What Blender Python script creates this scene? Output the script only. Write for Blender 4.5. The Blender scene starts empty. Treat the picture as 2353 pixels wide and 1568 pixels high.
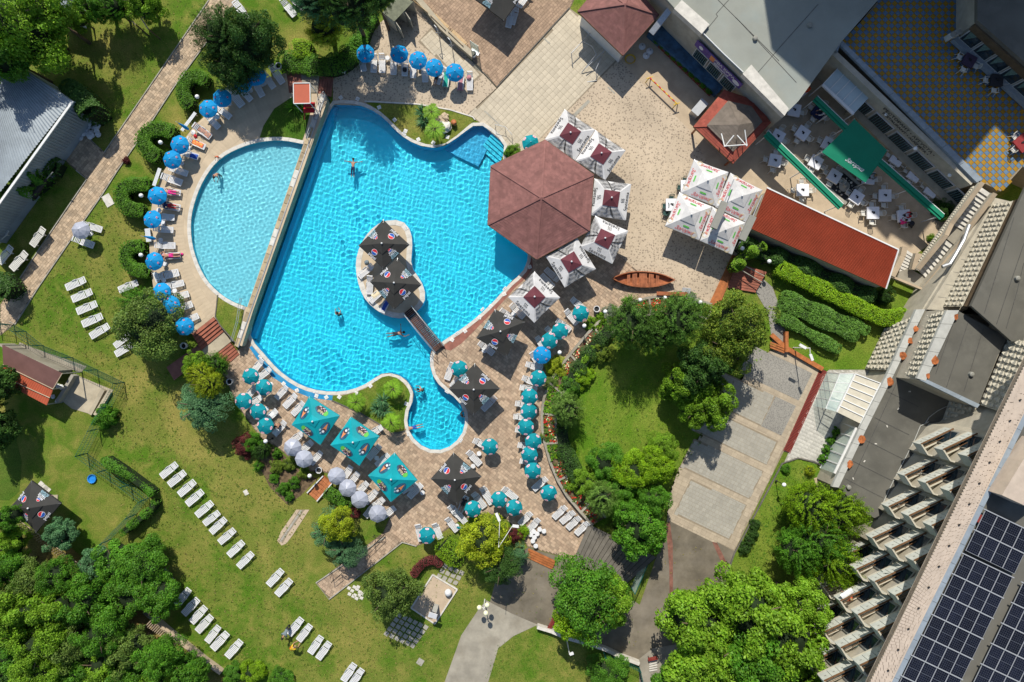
import bpy,bmesh,math,random
from mathutils import Vector,Matrix,noise
from mathutils.geometry import tessellate_polygon
import numpy as np
R=math.radians
random.seed(7)
sc=bpy.context.scene
H=66.0
KK=24.0
CX,CY=1176.5,784.0
cd=bpy.data.cameras.new('camera');cam=bpy.data.objects.new('camera',cd);sc.collection.objects.link(cam)
cam.location=(0,0,H);cd.sensor_width=36.0
cd.lens=36.0*H*KK/2353.0
cd.clip_start=1.0;cd.clip_end=5000
sc.camera=cam
AZ,EL=R(8.7),R(48)
SUN_D=Vector((math.sin(AZ)*math.cos(EL),-math.cos(AZ)*math.cos(EL),-math.sin(EL)))
w=bpy.data.worlds.new("World");sc.world=w;w.use_nodes=True
nt=w.node_tree;bg=nt.nodes['Background']
sky=nt.nodes.new('ShaderNodeTexSky');sky.sky_type='NISHITA';sky.sun_disc=False
sky.sun_elevation=EL;sky.sun_rotation=-AZ
nt.links.new(sky.outputs[0],bg.inputs[0]);bg.inputs[1].default_value=0.11;sky.ozone_density=3.0
sl=bpy.data.lights.new('sun','SUN');sl.energy=4.8;sl.angle=R(0.5);sl.color=(1.0,0.95,0.87)
sl.cycles.is_caustics_light=True
sun=bpy.data.objects.new('sun',sl);sc.collection.objects.link(sun)
sun.rotation_euler=SUN_D.to_track_quat('-Z','Y').to_euler();sun.location=(-10,60,60)
sc.view_settings.view_transform='Standard';sc.view_settings.look='None'
sc.view_settings.exposure=0.2;sc.view_settings.gamma=1.0;sc.view_settings.use_curve_mapping=False
sc.cycles.max_bounces=8;sc.cycles.transparent_max_bounces=24;sc.cycles.transmission_bounces=6
sc.cycles.diffuse_bounces=3;sc.cycles.glossy_bounces=3
sc.cycles.use_denoising=True
def P(x,y,z=0.0):
 s=(H-z)/H
 return Vector(((x-CX)/KK*s,(CY-y)/KK*s,z))
def T(c,r,x,y):
 return(588.25*c+x/4.0,392.17*r+y/4.0)
def TL(c,r,*v):
 return[T(c,r,v[i],v[i+1])for i in range(0,len(v),2)]
def DL(*v):
 return[(v[i],v[i+1])for i in range(0,len(v),2)]
def W(pts,z=0.0):
 return[P(p[0],p[1],z)for p in pts]
def link(o,parent=None):
 sc.collection.objects.link(o)
 if parent is not None:o.parent=parent
 return o
def tag(o,label=None,cat=None,group=None,kind=None):
 if label:o['label']=label
 if cat:o['category']=cat
 if group:o['group']=group
 if kind:o['kind']=kind
 return o
def empty(name,loc=(0,0,0),rz=0.0,label=None,cat=None,group=None):
 o=bpy.data.objects.new(name,None);o.empty_display_size=.3
 o.location=loc;o.rotation_euler=(0,0,rz);link(o)
 return tag(o,label,cat,group)
KIDS={}
def copy_tree(o,loc=None,rz=None,parent=None,name=None):
 c=o.copy();sc.collection.objects.link(c)
 if parent is not None:c.parent=parent
 if loc is not None:c.location=loc
 if rz is not None:c.rotation_euler=(0,0,rz)
 KIDS[c.name]=[]
 for ch in KIDS.get(o.name,[]):
  KIDS[c.name].append(copy_tree(ch,parent=c))
 return c
class MB:
 def __init__(s):s.v=[];s.f=[];s.m=[]
 def add(s,vs,fs,mi=0):
  n=len(s.v);s.v+=[tuple(q)for q in vs]
  for q in fs:s.f.append(tuple(i+n for i in q));s.m.append(mi)
 def box(s,c,d,rz=0.0,mi=0,rx=0.0,ry=0.0,taper=1.0):
  M=Matrix.Rotation(rz,3,'Z')@Matrix.Rotation(ry,3,'Y')@Matrix.Rotation(rx,3,'X')
  x,y,z=d[0]/2,d[1]/2,d[2]/2;c=Vector(c)
  vs=[c+M@Vector((sx*x*(taper if sz>0 else 1),sy*y*(taper if sz>0 else 1),sz*z))for sz in(-1,1)for sy in(-1,1)for sx in(-1,1)]
  s.add(vs,[(0,2,3,1),(4,5,7,6),(0,1,5,4),(2,6,7,3),(0,4,6,2),(1,3,7,5)],mi)
 def prism(s,pts,z0,z1,mi=0,bottom=True):
  pts=[Vector((p[0],p[1],0))for p in pts]
  a=sum(pts[i-1].x*pts[i].y-pts[i].x*pts[i-1].y for i in range(len(pts)))
  if a<0:pts=pts[::-1]
  n=len(pts)
  tri=tessellate_polygon([pts])
  vs=[(p.x,p.y,z0)for p in pts]+[(p.x,p.y,z1)for p in pts]
  def up(t):
   A,B,C=(pts[i]for i in t)
   return t if(B-A).cross(C-A).z>0 else t[::-1]
  fs=[tuple(i+n for i in up(t))for t in tri]
  if bottom:fs+=[tuple(up(t)[::-1])for t in tri]
  fs+=[(i,(i+1)%n,(i+1)%n+n,i+n)for i in range(n)]
  s.add(vs,fs,mi)
 def beam(s,a,b,w,h,mi=0):
  a,b=Vector(a),Vector(b);d=b-a;L=d.length
  if L<1e-5:return
  q=d.to_track_quat('X','Z').to_matrix()
  c=(a+b)/2
  vs=[c+q@Vector((sx*L/2,sy*w/2,sz*h/2))for sz in(-1,1)for sy in(-1,1)for sx in(-1,1)]
  s.add(vs,[(0,2,3,1),(4,5,7,6),(0,1,5,4),(2,6,7,3),(0,4,6,2),(1,3,7,5)],mi)
 def tube(s,path,r,n=6,mi=0,cap=True,closed=False):
  path=[Vector(p)for p in path];m=len(path);rs=r if isinstance(r,(list,tuple))else[r]*m
  vs=[]
  for i,p in enumerate(path):
   if closed:d=path[(i+1)%m]-path[i-1]
   else:d=(path[min(i+1,m-1)]-path[max(i-1,0)])
   q=d.to_track_quat('Z','Y').to_matrix()if d.length>1e-6 else Matrix.Identity(3)
   for k in range(n):
    a=2*math.pi*k/n
    vs.append(p+q@Vector((math.cos(a)*rs[i],math.sin(a)*rs[i],0)))
  fs=[]
  for i in range(m if closed else m-1):
   j=(i+1)%m
   for k in range(n):
    fs.append((i*n+k,i*n+(k+1)%n,j*n+(k+1)%n,j*n+k))
  if cap and not closed:
   fs.append(tuple(range(n))[::-1]);fs.append(tuple((m-1)*n+k for k in range(n)))
  s.add(vs,fs,mi)
 def lathe(s,prof,c=(0,0,0),n=12,mi=0,cap=True):
  c=Vector(c);m=len(prof);vs=[]
  for r,z in prof:
   for k in range(n):
    a=2*math.pi*k/n;vs.append(c+Vector((math.cos(a)*r,math.sin(a)*r,z)))
  fs=[(i*n+k,i*n+(k+1)%n,(i+1)*n+(k+1)%n,(i+1)*n+k)for i in range(m-1)for k in range(n)]
  if cap:fs.append(tuple(range(n))[::-1]);fs.append(tuple((m-1)*n+k for k in range(n)))
  s.add(vs,fs,mi)
 def ball(s,c,r,n=8,mi=0,sz=1.0,bump=0.0,seed=0):
  c=Vector(c);rings=max(4,n//2+1);vs=[];
  for i in range(rings+1):
   t=math.pi*i/rings
   for k in range(n):
    a=2*math.pi*k/n
    p=Vector((math.sin(t)*math.cos(a),math.sin(t)*math.sin(a),math.cos(t)))
    rr=r*(1+(noise.noise(p*1.7+Vector((seed,seed*2.1,0)))*bump if bump else 0))
    vs.append(c+Vector((p.x*rr,p.y*rr,p.z*rr*sz)))
  fs=[(i*n+k,(i+1)*n+k,(i+1)*n+(k+1)%n,i*n+(k+1)%n)for i in range(rings)for k in range(n)]
  s.add(vs,fs,mi)
 def mesh(s,name,mats,smooth=False):
  me=bpy.data.meshes.new(name);me.from_pydata(s.v,[],s.f)
  if not isinstance(mats,(list,tuple)):mats=[mats]
  for m in mats:me.materials.append(m)
  if any(s.m):me.polygons.foreach_set('material_index',s.m)
  if smooth:me.polygons.foreach_set('use_smooth',[True]*len(me.polygons))
  me.update();return me
 def build(s,name,mats,parent=None,smooth=False,kind=None,bevel=0.0):
  o=bpy.data.objects.new(name,s.mesh(name,mats,smooth));link(o,parent)
  if parent is not None:KIDS.setdefault(parent.name,[]).append(o)
  if kind:o['kind']=kind
  return o
def obj(name,me,parent=None,kind=None,loc=None,rz=None):
 o=bpy.data.objects.new(name,me);link(o,parent)
 if parent is not None:KIDS.setdefault(parent.name,[]).append(o)
 if kind:o['kind']=kind
 if loc is not None:o.location=loc
 if rz is not None:o.rotation_euler=(0,0,rz)
 return o
def sheet(name,outer,z,mat,holes=(),kind='structure',parent=None,sub=0,world=False):
 """flat sheet in world; outer/holes in picture units projected on height z"""
 loops=[[p if world else P(p[0],p[1],z)for p in outer]]+[[p if world else P(p[0],p[1],z)for p in h]for h in holes]
 allv=[Vector(v)for L in loops for v in L]
 tris=tessellate_polygon([[Vector((v[0],v[1],0))for v in L]for L in loops])
 fs=[]
 for t in tris:
  A,B,C=(allv[i]for i in t)
  c=(B-A).cross(C-A).z
  if abs(c)<1e-9:continue
  fs.append(tuple(t)if c>0 else tuple(t[::-1]))
 me=bpy.data.meshes.new(name);me.from_pydata([(v[0],v[1],z)for v in allv],[],fs);me.materials.append(mat)
 o=bpy.data.objects.new(name,me);link(o,parent)
 if kind:o['kind']=kind
 return o
def smooth_loop(pts,it=2,closed=True):
 for _ in range(it):
  q=[];n=len(pts)
  rng=range(n)if closed else range(n-1)
  if not closed:q.append(pts[0])
  for i in rng:
   a,b=pts[i],pts[(i+1)%n]
   q.append((a[0]*.75+b[0]*.25,a[1]*.75+b[1]*.25));q.append((a[0]*.25+b[0]*.75,a[1]*.25+b[1]*.75))
  if not closed:q.append(pts[-1])
  pts=q
 return pts
def inside(p,poly):
 x,y=p[0],p[1];r=False;j=len(poly)-1
 for i in range(len(poly)):
  xi,yi=poly[i][0],poly[i][1];xj,yj=poly[j][0],poly[j][1]
  if(yi>y)!=(yj>y)and x<(xj-xi)*(y-yi)/(yj-yi)+xi:r=not r
  j=i
 return r
def offset(pts,d,closed=True):
 """offset loop of (x,y) by d to its left side"""
 n=len(pts);out=[]
 for i in range(n):
  a=Vector(pts[i-1 if(closed or i>0)else i][:2]);b=Vector(pts[(i+1)%n if(closed or i<n-1)else i][:2])
  t=(b-a);t=t.normalized()if t.length>1e-9 else Vector((1,0))
  out.append((pts[i][0]-t.y*d,pts[i][1]+t.x*d))
 return out
def wall_strip(mb,path,wd,z0,z1,mi=0,closed=False):
 """wall of width wd following path of world points (to the left side)"""
 o=offset([(p[0],p[1])for p in path],wd,closed);n=len(path);k=n if closed else n-1
 for i in range(k):
  j=(i+1)%n
  a,b,c,d=path[i],path[j],o[j],o[i]
  vs=[(q[0],q[1],z0)for q in(a,b,c,d)]+[(q[0],q[1],z1)for q in(a,b,c,d)]
  ar=sum(vs[i2-1][0]*vs[i2][1]-vs[i2][0]*vs[i2-1][1]for i2 in range(1,4))+vs[3][0]*vs[0][1]-vs[0][0]*vs[3][1]
  fs=[(4,5,6,7),(0,1,5,4),(1,2,6,5),(2,3,7,6),(3,0,4,7),(3,2,1,0)]
  if ar<0:fs=[f[::-1]for f in fs]
  mb.add(vs,fs,mi)
def srgb(r,g,b):
 f=lambda c:(c/255/12.92 if c/255<=.04045 else((c/255+.055)/1.055)**2.4)
 return(f(r),f(g),f(b))
def mat(name,c,rough=.7,var=.12,scale=3.0,bump=0.0,bscale=None,metal=0.0,c2=None,spec=.3,island=0.0,detail=6.0,trans=0.0,big=0.0,bigscale=.15,dark=None,darkscale=.6,darkamt=.4,rand=0.0,vattr=False,coord='Object'):
 m=bpy.data.materials.new(name);m.use_nodes=True;n=m.node_tree;L=n.links.new
 b=n.nodes['Principled BSDF'];b.inputs['Roughness'].default_value=rough;b.inputs['Metallic'].default_value=metal
 b.inputs['Specular IOR Level'].default_value=spec
 tc=n.nodes.new('ShaderNodeTexCoord');src=tc.outputs[coord]
 if coord=='World':
  pass
 def nz(s,dt=detail,ro=.6):
  t=n.nodes.new('ShaderNodeTexNoise');t.inputs['Scale'].default_value=s;t.inputs['Detail'].default_value=dt
  t.inputs['Roughness'].default_value=ro;L(src,t.inputs['Vector']);return t.outputs['Fac']
 c2=c2 or tuple(x*(1-var*1.6)for x in c)
 mx=n.nodes.new('ShaderNodeMix');mx.data_type='RGBA'
 mr=n.nodes.new('ShaderNodeMapRange');mr.inputs[1].default_value=.35;mr.inputs[2].default_value=.65
 L(nz(scale),mr.inputs[0]);L(mr.outputs[0],mx.inputs[0])
 mx.inputs[6].default_value=(*[min(1,x*(1+var*.4))for x in c],1);mx.inputs[7].default_value=(*c2,1)
 col=mx.outputs[2]
 def mul(col,fac_out,lo,hi,a=.3,bb=.7):
  r=n.nodes.new('ShaderNodeMapRange');r.inputs[1].default_value=a;r.inputs[2].default_value=bb
  r.inputs[3].default_value=lo;r.inputs[4].default_value=hi;L(fac_out,r.inputs[0])
  v=n.nodes.new('ShaderNodeVectorMath');v.operation='SCALE';L(col,v.inputs[0]);L(r.outputs[0],v.inputs['Scale']);return v.outputs[0]
 if big:col=mul(col,nz(bigscale,3),1-big,1+big*.5)
 if dark:
  m2=n.nodes.new('ShaderNodeMix');m2.data_type='RGBA';m2.inputs[7].default_value=(*dark,1);L(col,m2.inputs[6])
  r=n.nodes.new('ShaderNodeMapRange');r.inputs[1].default_value=.5;r.inputs[2].default_value=.72;r.inputs[4].default_value=darkamt
  L(nz(darkscale,5),r.inputs[0]);L(r.outputs[0],m2.inputs[0]);col=m2.outputs[2]
 if island:
  g=n.nodes.new('ShaderNodeNewGeometry');col=mul(col,g.outputs['Random Per Island'],1-island,1+island,0,1)
 if rand:
  g=n.nodes.new('ShaderNodeObjectInfo');col=mul(col,g.outputs['Random'],1-rand,1+rand,0,1)
 if vattr:
  a=n.nodes.new('ShaderNodeVertexColor');a.layer_name='col'
  v=n.nodes.new('ShaderNodeVectorMath');v.operation='MULTIPLY';L(col,v.inputs[0]);L(a.outputs[0],v.inputs[1]);col=v.outputs[0]
 L(col,b.inputs['Base Color'])
 if bump:
  bp=n.nodes.new('ShaderNodeBump');bp.inputs['Strength'].default_value=bump;bp.inputs['Distance'].default_value=.05
  L(nz(bscale or scale*4),bp.inputs['Height']);L(bp.outputs[0],b.inputs['Normal'])
 if trans:
  td=n.nodes.new('ShaderNodeBsdfTranslucent');L(col,td.inputs[0])
  ms=n.nodes.new('ShaderNodeMixShader');ms.inputs[0].default_value=trans
  L(b.outputs[0],ms.inputs[1]);L(td.outputs[0],ms.inputs[2]);L(ms.outputs[0],n.nodes['Material Output'].inputs[0])
 m['node_src']=1
 return m
def glassmat(name,c=(1,1,1),rough=.0,alpha=.25):
 m=bpy.data.materials.new(name);m.use_nodes=True;n=m.node_tree;L=n.links.new
 b=n.nodes['Principled BSDF'];b.inputs['Base Color'].default_value=(*c,1);b.inputs['Roughness'].default_value=.05
 t=n.nodes.new('ShaderNodeBsdfTransparent');t.inputs[0].default_value=(*[.6+.4*x for x in c],1)
 ms=n.nodes.new('ShaderNodeMixShader');ms.inputs[0].default_value=alpha
 L(t.outputs[0],ms.inputs[1]);L(b.outputs[0],ms.inputs[2]);L(ms.outputs[0],n.nodes['Material Output'].inputs[0]);return m
M={}
def grassmat(name,lush,dry,dryamt=.5,bump=.6,blobs=None):
 m=bpy.data.materials.new(name);m.use_nodes=True;n=m.node_tree;L=n.links.new
 b=n.nodes['Principled BSDF'];b.inputs['Roughness'].default_value=.9;b.inputs['Specular IOR Level'].default_value=.1
 tc=n.nodes.new('ShaderNodeTexCoord')
 def nz(s,dt=5,ro=.6,dist=0):
  t=n.nodes.new('ShaderNodeTexNoise');t.inputs['Scale'].default_value=s;t.inputs['Detail'].default_value=dt
  t.inputs['Roughness'].default_value=ro;t.inputs['Distortion'].default_value=dist;L(tc.outputs['Object'],t.inputs['Vector']);return t.outputs['Fac']
 def mr(v,a,b_,c=0,d=1):
  r=n.nodes.new('ShaderNodeMapRange');r.inputs[1].default_value=a;r.inputs[2].default_value=b_
  r.inputs[3].default_value=c;r.inputs[4].default_value=d;L(v,r.inputs[0]);return r.outputs[0]
 def mix(f,a,c):
  x=n.nodes.new('ShaderNodeMix');x.data_type='RGBA'
  L(f,x.inputs[0])
  for i,q in((6,a),(7,c)):
   if isinstance(q,tuple):x.inputs[i].default_value=(*q,1)
   else:L(q,x.inputs[i])
  return x.outputs[2]
 c=mix(mr(nz(.16,7,.62,.8),.42,.66,0,dryamt),lush,dry)
 c=mix(mr(nz(.7,5,.65,.3),.45,.7,0,dryamt*.8),c,tuple(x*1.15 for x in dry))
 if blobs:
  acc=None
  for(bx,by,br,amt)in blobs:
   q=P(bx,by);vs=n.nodes.new('ShaderNodeVectorMath');vs.operation='DISTANCE';vs.inputs[1].default_value=(q.x,q.y,0);L(tc.outputs['Object'],vs.inputs[0])
   e=mr(vs.outputs['Value'],br/KK*1.1,0,0,amt*.95)
   if acc is None:acc=e
   else:
    a_=n.nodes.new('ShaderNodeMath');a_.operation='MAXIMUM';L(acc,a_.inputs[0]);L(e,a_.inputs[1]);acc=a_.outputs[0]
  m_=n.nodes.new('ShaderNodeMath');m_.operation='MULTIPLY';L(acc,m_.inputs[0]);L(mr(nz(.45,6,.7,.5),.3,.6,.25,1.0),m_.inputs[1])
  c=mix(m_.outputs[0],c,tuple(x*1.1 for x in dry))
 c=mix(mr(nz(.33,4,.6),.35,.6,0,.4),c,tuple(x*.74 for x in lush))
 v=n.nodes.new('ShaderNodeVectorMath');v.operation='SCALE';L(c,v.inputs[0]);L(mr(nz(9,4,.8),.3,.7,.5,1.5),v.inputs['Scale'])
 v2=n.nodes.new('ShaderNodeVectorMath');v2.operation='SCALE';L(v.outputs[0],v2.inputs[0]);L(mr(nz(30,2,.8),.32,.68,.6,1.4),v2.inputs['Scale'])
 L(v2.outputs[0],b.inputs['Base Color'])
 bp=n.nodes.new('ShaderNodeBump');bp.inputs['Strength'].default_value=bump;bp.inputs['Distance'].default_value=.08
 L(nz(14,5,.75),bp.inputs['Height']);L(bp.outputs[0],b.inputs['Normal']);return m
M['grass']=grassmat('grass',(.074,.152,.011),(.27,.215,.06),.7,blobs=[(330,860,90,1),(400,960,90,1),(470,1030,80,.9),(560,1110,90,.6),(610,1270,80,.8),(650,1340,60,.6),(800,1480,90,.7),(860,1320,40,.8),(690,110,60,1),(410,280,40,.9),(270,500,70,.6),(300,640,70,.5),(330,560,60,.7),(460,1230,70,.5),(250,1190,60,.5),(930,1280,45,.8),(120,1200,40,1)])
M['grass2']=grassmat('grass_lush',(.05,.12,.010),(.13,.15,.03),.6)
M['grass3']=grassmat('grass_bright',(.08,.175,.010),(.19,.22,.035),.85)
M['soil']=mat('soil',(.16,.11,.06),.95,.4,2,.5)
M['dryscrub']=grassmat('dry_scrub',(.12,.12,.025),(.3,.2,.07),1.0)
M['paver']=mat('paver',(.40,.30,.205),.85,.12,1.2,.15,island=.26,big=.12,bigscale=.12,c2=(.36,.255,.17))
M['paverjoint']=mat('paver_joint',(.17,.13,.09),.95,.2,4)
M['pathpaver']=mat('path_paver',(.42,.31,.20),.85,.14,1.2,.15,island=.28,c2=(.36,.28,.19),big=.12)
M['darkpaver']=mat('brown_paver',(.36,.25,.165),.85,.1,1.2,.15,island=.18,big=.1)
M['bigtile']=mat('plaza_tile',(.52,.45,.33),.8,.1,.8,.08,island=.07,big=.12,bigscale=.1)
M['tilejoint']=mat('tile_joint',(.27,.22,.15),.9,.1,3)
M['concrete']=mat('concrete',(.44,.38,.27),.9,.14,1.0,.2,big=.15,bigscale=.1,dark=(.3,.27,.2),darkscale=.4,darkamt=.35)
M['tan']=mat('tan_render',(.47,.37,.25),.85,.1,1.0,.1,big=.1)
M['deckconc']=mat('terrace_slab',(.50,.40,.27),.85,.1,.9,.1,big=.14,bigscale=.15,island=.05)
M['coping']=mat('coping',(.58,.55,.48),.7,.12,2,.15,island=.08)
M['asphalt']=mat('old_asphalt',(.175,.15,.108),.95,.2,.7,.4,big=.25,bigscale=.09,dark=(.24,.21,.165),darkscale=.25,darkamt=.7)
M['oldconc']=mat('old_concrete',(.33,.30,.235),.95,.15,.8,.3,big=.2,bigscale=.12,dark=(.2,.17,.12),darkscale=.5,darkamt=.5)
M['greytile']=mat('grey_slab',(.335,.315,.26),.9,.05,.7,.15,big=.06,island=.08)
M['bandtile']=mat('tan_band_slab',(.40,.33,.235),.85,.1,.9,.12,island=.1)
M['kerb']=mat('kerb',(.35,.33,.27),.9,.15,2,.2)
M['darkkerb']=mat('dark_kerb',(.13,.12,.1),.9,.15,2,.2)
M['redconc']=mat('red_painted_concrete',(.29,.12,.085),.8,.2,1.2,.2,dark=(.2,.09,.07),darkscale=.7)
M['bluepaint']=mat('blue_paint',(.02,.24,.46),.5,.15,1.5,.1,dark=(.1,.33,.45),darkscale=.8)
M['marble']=mat('pale_marble',(.5,.48,.42),.5,.18,1.5,.1,island=.12)
def pebble(name,base,spot,sc_=3.6):
 m=bpy.data.materials.new(name);m.use_nodes=True;n=m.node_tree;L=n.links.new
 b=n.nodes['Principled BSDF'];b.inputs['Roughness'].default_value=.85
 tc=n.nodes.new('ShaderNodeTexCoord');
 nw=n.nodes.new('ShaderNodeTexNoise');nw.inputs['Scale'].default_value=2.5;L(tc.outputs['Object'],nw.inputs['Vector'])
 av=n.nodes.new('ShaderNodeVectorMath');av.operation='MULTIPLY_ADD';av.inputs[1].default_value=(.3,.3,0)
 L(nw.outputs['Color'],av.inputs[0]);L(tc.outputs['Object'],av.inputs[2])
 vo=n.nodes.new('ShaderNodeTexVoronoi');vo.inputs['Scale'].default_value=sc_*1.3;vo.inputs['Randomness'].default_value=.75;L(av.outputs[0],vo.inputs['Vector'])
 r=n.nodes.new('ShaderNodeMapRange');r.inputs[1].default_value=.24;r.inputs[2].default_value=.44;r.inputs[3].default_value=1;r.inputs[4].default_value=0;L(vo.outputs['Distance'],r.inputs[0])
 t=n.nodes.new('ShaderNodeTexNoise');t.inputs['Scale'].default_value=.25;t.inputs['Detail'].default_value=6;L(tc.outputs['Object'],t.inputs['Vector'])
 t2=n.nodes.new('ShaderNodeTexNoise');t2.inputs['Scale'].default_value=14;t2.inputs['Detail'].default_value=4;L(tc.outputs['Object'],t2.inputs['Vector'])
 x=n.nodes.new('ShaderNodeMix');x.data_type='RGBA';x.inputs[6].default_value=(*base,1);x.inputs[7].default_value=(*spot,1);L(r.outputs[0],x.inputs[0])
 a=n.nodes.new('ShaderNodeMapRange');a.inputs[1].default_value=.3;a.inputs[2].default_value=.7;a.inputs[3].default_value=.82;a.inputs[4].default_value=1.12;L(t.outputs['Fac'],a.inputs[0])
 a2=n.nodes.new('ShaderNodeMapRange');a2.inputs[1].default_value=.3;a2.inputs[2].default_value=.7;a2.inputs[3].default_value=.85;a2.inputs[4].default_value=1.15;L(t2.outputs['Fac'],a2.inputs[0])
 mm=n.nodes.new('ShaderNodeMath');mm.operation='MULTIPLY';L(a.outputs[0],mm.inputs[0]);L(a2.outputs[0],mm.inputs[1])
 v=n.nodes.new('ShaderNodeVectorMath');v.operation='SCALE';L(x.outputs[2],v.inputs[0]);L(mm.outputs[0],v.inputs['Scale']);L(v.outputs[0],b.inputs['Base Color'])
 bp=n.nodes.new('ShaderNodeBump');bp.inputs['Strength'].default_value=.3;bp.inputs['Distance'].default_value=.02;L(vo.outputs['Distance'],bp.inputs['Height']);L(bp.outputs[0],b.inputs['Normal'])
 return m
M['pebble']=pebble('pebble_paving',(.46,.37,.26),(.235,.185,.13))
M['pebblegrey']=pebble('grey_cobble',(.26,.245,.21),(.17,.16,.14),5.5)
POOL=DL(760,240,783,237.5,813,239)+TL(1,0,960,970,1040,1000,1120,1045,1200,1110,1270,1190,1350,1260,1430,1310,1530,1350,1650,1362,1740,1340,1850,1270,1950,1190,2045,1130,2170,1215,2300,1330,2255,1470)+DL(1167,400,1190,470,1212,540,1214,587,1209,612,1196,632,1176.5,645,1138,690,1101,725,1063,755,1018,784,992,803)+TL(1,2,1600,130,1600,230,1630,330,1680,400,1750,460,1820,510,1870,560,1910,630,1925,720,1915,810,1870,890,1800,960,1720,1000,1620,1005,1530,970,1450,900,1400,820,1388,730,1400,640,1440,560,1450,490,1430,420,1380,355,1310,310,1220,290,1150,300,1080,345,1000,400,900,440,780,465,660,465,520,445,400,400,300,340,200,260,100,150,0,30)+DL(571,775,588,720,704,392)
ISLAND=DL(903,505,923,508,936,517,945,534,948,556,947,580,944,598,948,620,966,642,976,664,978,685,973,702,958,717,938,730,913,733,883,725,858,708,838,688,826,662,819,632,817,605,823,575,838,545,860,520,883,508)
KIDS_POOL=DL(697,332,660,324,625,323,590,328,560,337,530,350,505,366,483,390,462,425,447,465,438,505,440,555,452,600,474,645,510,680,545,699,568,706)
TZ=1.0
DIV_A,DIV_B=(700,330),(574,706)
poolW=W(POOL,-.0);islW=W(ISLAND,0)
poolWs=poolW
KT_OUT=DL(664,214,657,165,650,170,600,182,548,205,490,250,440,295,408,345,375,395,352,450,345,500,343,560,345,610,352,660,372,700,398,735,425,760,440,768,491,728,505,745,541,790,556,796,580,718,696,392,752,232,748,216)
NOTCH=DL(553,796,512,839,497,822,541,786)
big=[(3000*math.cos(a),3000*math.sin(a),0)for a in np.linspace(0,2*math.pi,24,endpoint=False)]
def ring_ground():
 loops=[[Vector((p[0],p[1],0))for p in big],[Vector((p.x,p.y,0))for p in poolW]]
 allv=[v for L in loops for v in L];tris=tessellate_polygon(loops);fs=[]
 for t in tris:
  A,B,C=(allv[i]for i in t);c=(B-A).cross(C-A).z
  if abs(c)>1e-9:fs.append(tuple(t)if c>0 else tuple(t[::-1]))
 me=bpy.data.meshes.new('lawn');me.from_pydata(allv,[],fs);me.materials.append(M['grass']);return obj('lawn',me,kind='structure')
ring_ground()
def pave(name,poly,z,ang,rowh,lens,mt,jmat,gap=.016,thick=.022,holes=(),singles=0,piece='paver',near=None,jitter=.003,base=True,stag=True,minin=4):
 """base sheet + rows of slabs cut at the outline by whole pieces"""
 wp=W(poly,z);hs=[W(h,z)for h in holes]
 par=sheet(name,poly,z,jmat,holes=holes)
 ca,sa=math.cos(ang),math.sin(ang)
 loc=[(p.x*ca+p.y*sa,-p.x*sa+p.y*ca)for p in wp]
 hl=[[(p.x*ca+p.y*sa,-p.x*sa+p.y*ca)for p in h]for h in hs]
 x0,x1=min(p[0]for p in loc),max(p[0]for p in loc);y0,y1=min(p[1]for p in loc),max(p[1]for p in loc)
 rnd=random.Random(hash(name)%1000 if False else len(name)*7)
 pcs=[];y=y0;k=0
 while y<y1:
  hgt=rowh if not isinstance(rowh,tuple)else rnd.choice(rowh)
  x=x0-(rnd.random()*lens[0]if stag else 0)
  while x<x1:
   l=rnd.choice(lens);a,b,c,d=x+gap/2,x+l-gap/2,y+gap/2,y+hgt-gap/2
   cs=[(a,c),(b,c),(b,d),(a,d)]
   n_in=sum(inside(q,loc)for q in cs)
   if n_in==4 and not any(inside(q,h)for h in hl for q in cs):
    pcs.append((a,b,c,d))
   elif 0<n_in<4 or(n_in==4):
    for(aa,bb)in((a,(a+b)/2),((a+b)/2,b)):
     for(cc,dd)in((c,(c+d)/2),((c+d)/2,d)):
      cq=[(aa,cc),(bb,cc),(bb,dd),(aa,dd)]
      if all(inside(q,loc)for q in cq)and not any(inside(q,h)for h in hl for q in cq):pcs.append((aa,bb,cc,dd))
   x+=l
  y+=hgt
 if near is None:near=(0,0)
 nl=(near[0]*ca+near[1]*sa,-near[0]*sa+near[1]*ca)
 if singles:pcs.sort(key=lambda q:(q[0]-nl[0])**2+(q[2]-nl[1])**2)
 mb=MB();cache={}
 for i,(a,b,c,d)in enumerate(pcs):
  t=thick+rnd.uniform(-jitter,jitter)
  if i<singles:
   key=(round(b-a,2),round(d-c,2))
   if key not in cache:
    q=MB();q.box((0,0,thick/2),(b-a,d-c,thick));cache[key]=q.mesh(piece,mat_single(mt))
   cx,cy=(a+b)/2,(c+d)/2
   o=obj(piece,cache[key],par);o.location=(cx*ca-cy*sa,cx*sa+cy*ca,z);o.rotation_euler=(rnd.uniform(-.006,.006),rnd.uniform(-.006,.006),ang)
   continue
  vs=[]
  for zz in(z-.0,z+t):
   for(qx,qy)in((a,c),(b,c),(b,d),(a,d)):vs.append((qx*ca-qy*sa,qx*sa+qy*ca,zz))
  mb.add(vs,[(4,5,6,7),(0,1,5,4),(1,2,6,5),(2,3,7,6),(3,0,4,7)])
 if mb.v:mb.build(piece if not singles else piece+'_field',mt,par,kind='stuff')
 return par
_ms={}
def mat_single(m):
 """the same paving material for separately built pieces: shade varies per object"""
 if m.name in _ms:return _ms[m.name]
 c=m.copy();c.name=m.name+'_piece'
 for nd in list(c.node_tree.nodes):
  if nd.type=='NEW_GEOMETRY':
   oi=c.node_tree.nodes.new('ShaderNodeObjectInfo')
   for l in list(c.node_tree.links):
    if l.from_node==nd and l.from_socket.name=='Random Per Island':
     c.node_tree.links.new(oi.outputs['Random'],l.to_socket)
 _ms[m.name]=c;return c
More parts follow.
